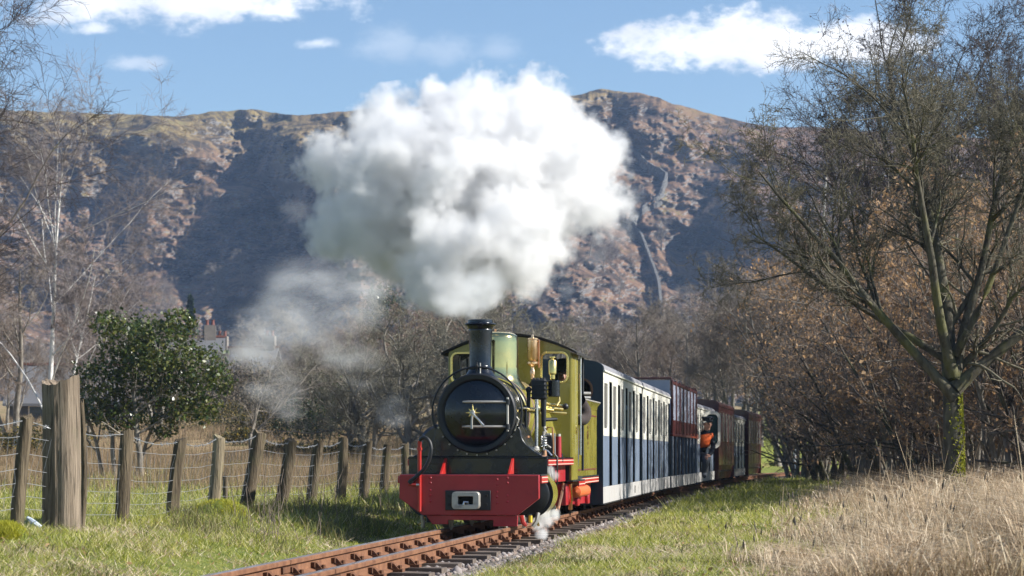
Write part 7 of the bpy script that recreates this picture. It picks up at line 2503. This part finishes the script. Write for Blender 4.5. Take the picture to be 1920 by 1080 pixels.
CLOUD = [lobe(880, 370, 22.5, 185), lobe(750, 320, 22.3, 125), lobe(990, 300, 22.8, 145), lobe(900, 235, 22.8, 95), lobe(700, 410, 22.3, 105), lobe(1055, 350, 22.6, 120), lobe(850, 480, 21.6, 105), lobe(960, 440, 21.8, 110),
         lobe(610, 300, 22.6, 58), lobe(735, 245, 23.0, 75), lobe(1110, 300, 22.9, 72), lobe(640, 430, 22.8, 66), lobe(1000, 215, 23.0, 62), lobe(825, 210, 23.0, 62), lobe(720, 470, 22.5, 66), lobe(800, 530, 21.5, 52)]
CORE = CLOUD
m_cloud = steam_material('steam', 9.0, (0.935, 0.935, 0.940), CLOUD, 2.1, (-0.05, 0.36), 9, 2.5, 0.15, 0.3, 3.0)
cl = lobe_hull('steam_cloud', CLOUD, 1.32, m_cloud, 0.15)
tag(cl, 'big billowing white steam cloud blown back above the locomotive chimney', 'steam', None, 'stuff')

WISP = [lobe(640, 490, 25, 90), lobe(560, 560, 25.6, 110), lobe(500, 630, 26.2, 95), lobe(660, 560, 25, 95), lobe(590, 590, 26, 90), lobe(530, 620, 26.5, 80), lobe(480, 660, 27, 75), lobe(505, 710, 27, 75), lobe(535, 750, 27, 55), lobe(690, 510, 24.5, 90), lobe(550, 400, 25.5, 45), lobe(640, 650, 26.5, 70), lobe(680, 690, 27, 65), lobe(735, 770, 27, 50), lobe(455, 610, 27, 55)]
m_wisp = steam_material('thin_steam', 1.6, (0.97, 0.98, 0.99), WISP, 2.0, (0.50, 0.82), 10, 0, 0.2, 0.0, None, True)
wi = lobe_hull('steam_wisp', WISP, 1.0, m_wisp, 0.2)
tag(wi, 'thin torn steam wisps drifting down behind the fence to the left', 'steam', None, 'stuff')
WISP2 = [lobe(1130, 420, 25, 50), lobe(1180, 370, 25, 40), lobe(1110, 470, 25, 45), lobe(1060, 545, 25, 25), lobe(1160, 440, 25, 40)]
m_wisp2 = steam_material('thin_steam', 2.2, (0.97, 0.98, 0.99), WISP2, 2.2, (0.49, 0.80), 10, 0, 0.2, 0.0, None, True)
wi2 = lobe_hull('steam_wisp', WISP2, 1.3, m_wisp2, 0.2)
tag(wi2, 'faint steam shreds on the right edge of the big steam cloud', 'steam', None, 'stuff')
WISP3 = [lobe(893, 582, 17.85, 34), lobe(885, 560, 18.3, 44), lobe(850, 550, 18.8, 55), lobe(905, 535, 19.2, 60)]
m_wisp3 = steam_material('thin_steam', 4.0, (0.97, 0.98, 0.99), WISP3, 3.0, (0.40, 0.75), 6, 0, 0.3, 0.0, None, True)
tag(lobe_hull('steam_wisp', WISP3, 1.05, m_wisp3, 0.1), 'thin steam just leaving the chimney top', 'steam', None, 'stuff')
PUFF = [lobe(1022, 972, 17.9, 22), lobe(1008, 985, 17.85, 18), lobe(1040, 965, 17.9, 14), lobe(1015, 1000, 17.85, 16)]
m_puff = steam_material('drain_steam', 16, (0.97, 0.975, 0.985), PUFF, 9, (0.05, 0.5), 4, 1.2, 0.3, 0.0)
tag(lobe_hull('steam_puff', PUFF, 1.1, m_puff, 0.03), 'small puff of steam at the cylinder drain beside the right rail', 'steam', None, 'stuff')
PUFF2 = [lobe(1032, 882, 17.6, 12), lobe(1040, 892, 17.65, 12)]
m_puff2 = steam_material('drain_steam', 10, (0.97, 0.975, 0.985), PUFF2, 12, (0.05, 0.5), 4, 1.0, 0.3, 0.0)
tag(lobe_hull('steam_puff', PUFF2, 1.1, m_puff2, 0.02), 'tiny steam leak above the right cylinder under the running plate', 'steam', None, 'stuff')

# ------------------------------------------------------------------ haze over the valley
t = NT('valley_haze')
pv = t.new('ShaderNodeVolumePrincipled')
pv.inputs['Color'].default_value = (0.42, 0.62, 1.0, 1)
pv.inputs['Density'].default_value = 0.00024
pv.inputs['Anisotropy'].default_value = 0.2
t.l.new(pv.outputs[0], t.out.inputs['Volume'])
hz = MB().box(-1700, 1700, -320, 1000, -4, 190).build('haze', t.m, None, False)
tag(hz, 'thin blue haze filling the valley between train and fell', 'haze', None, 'stuff')
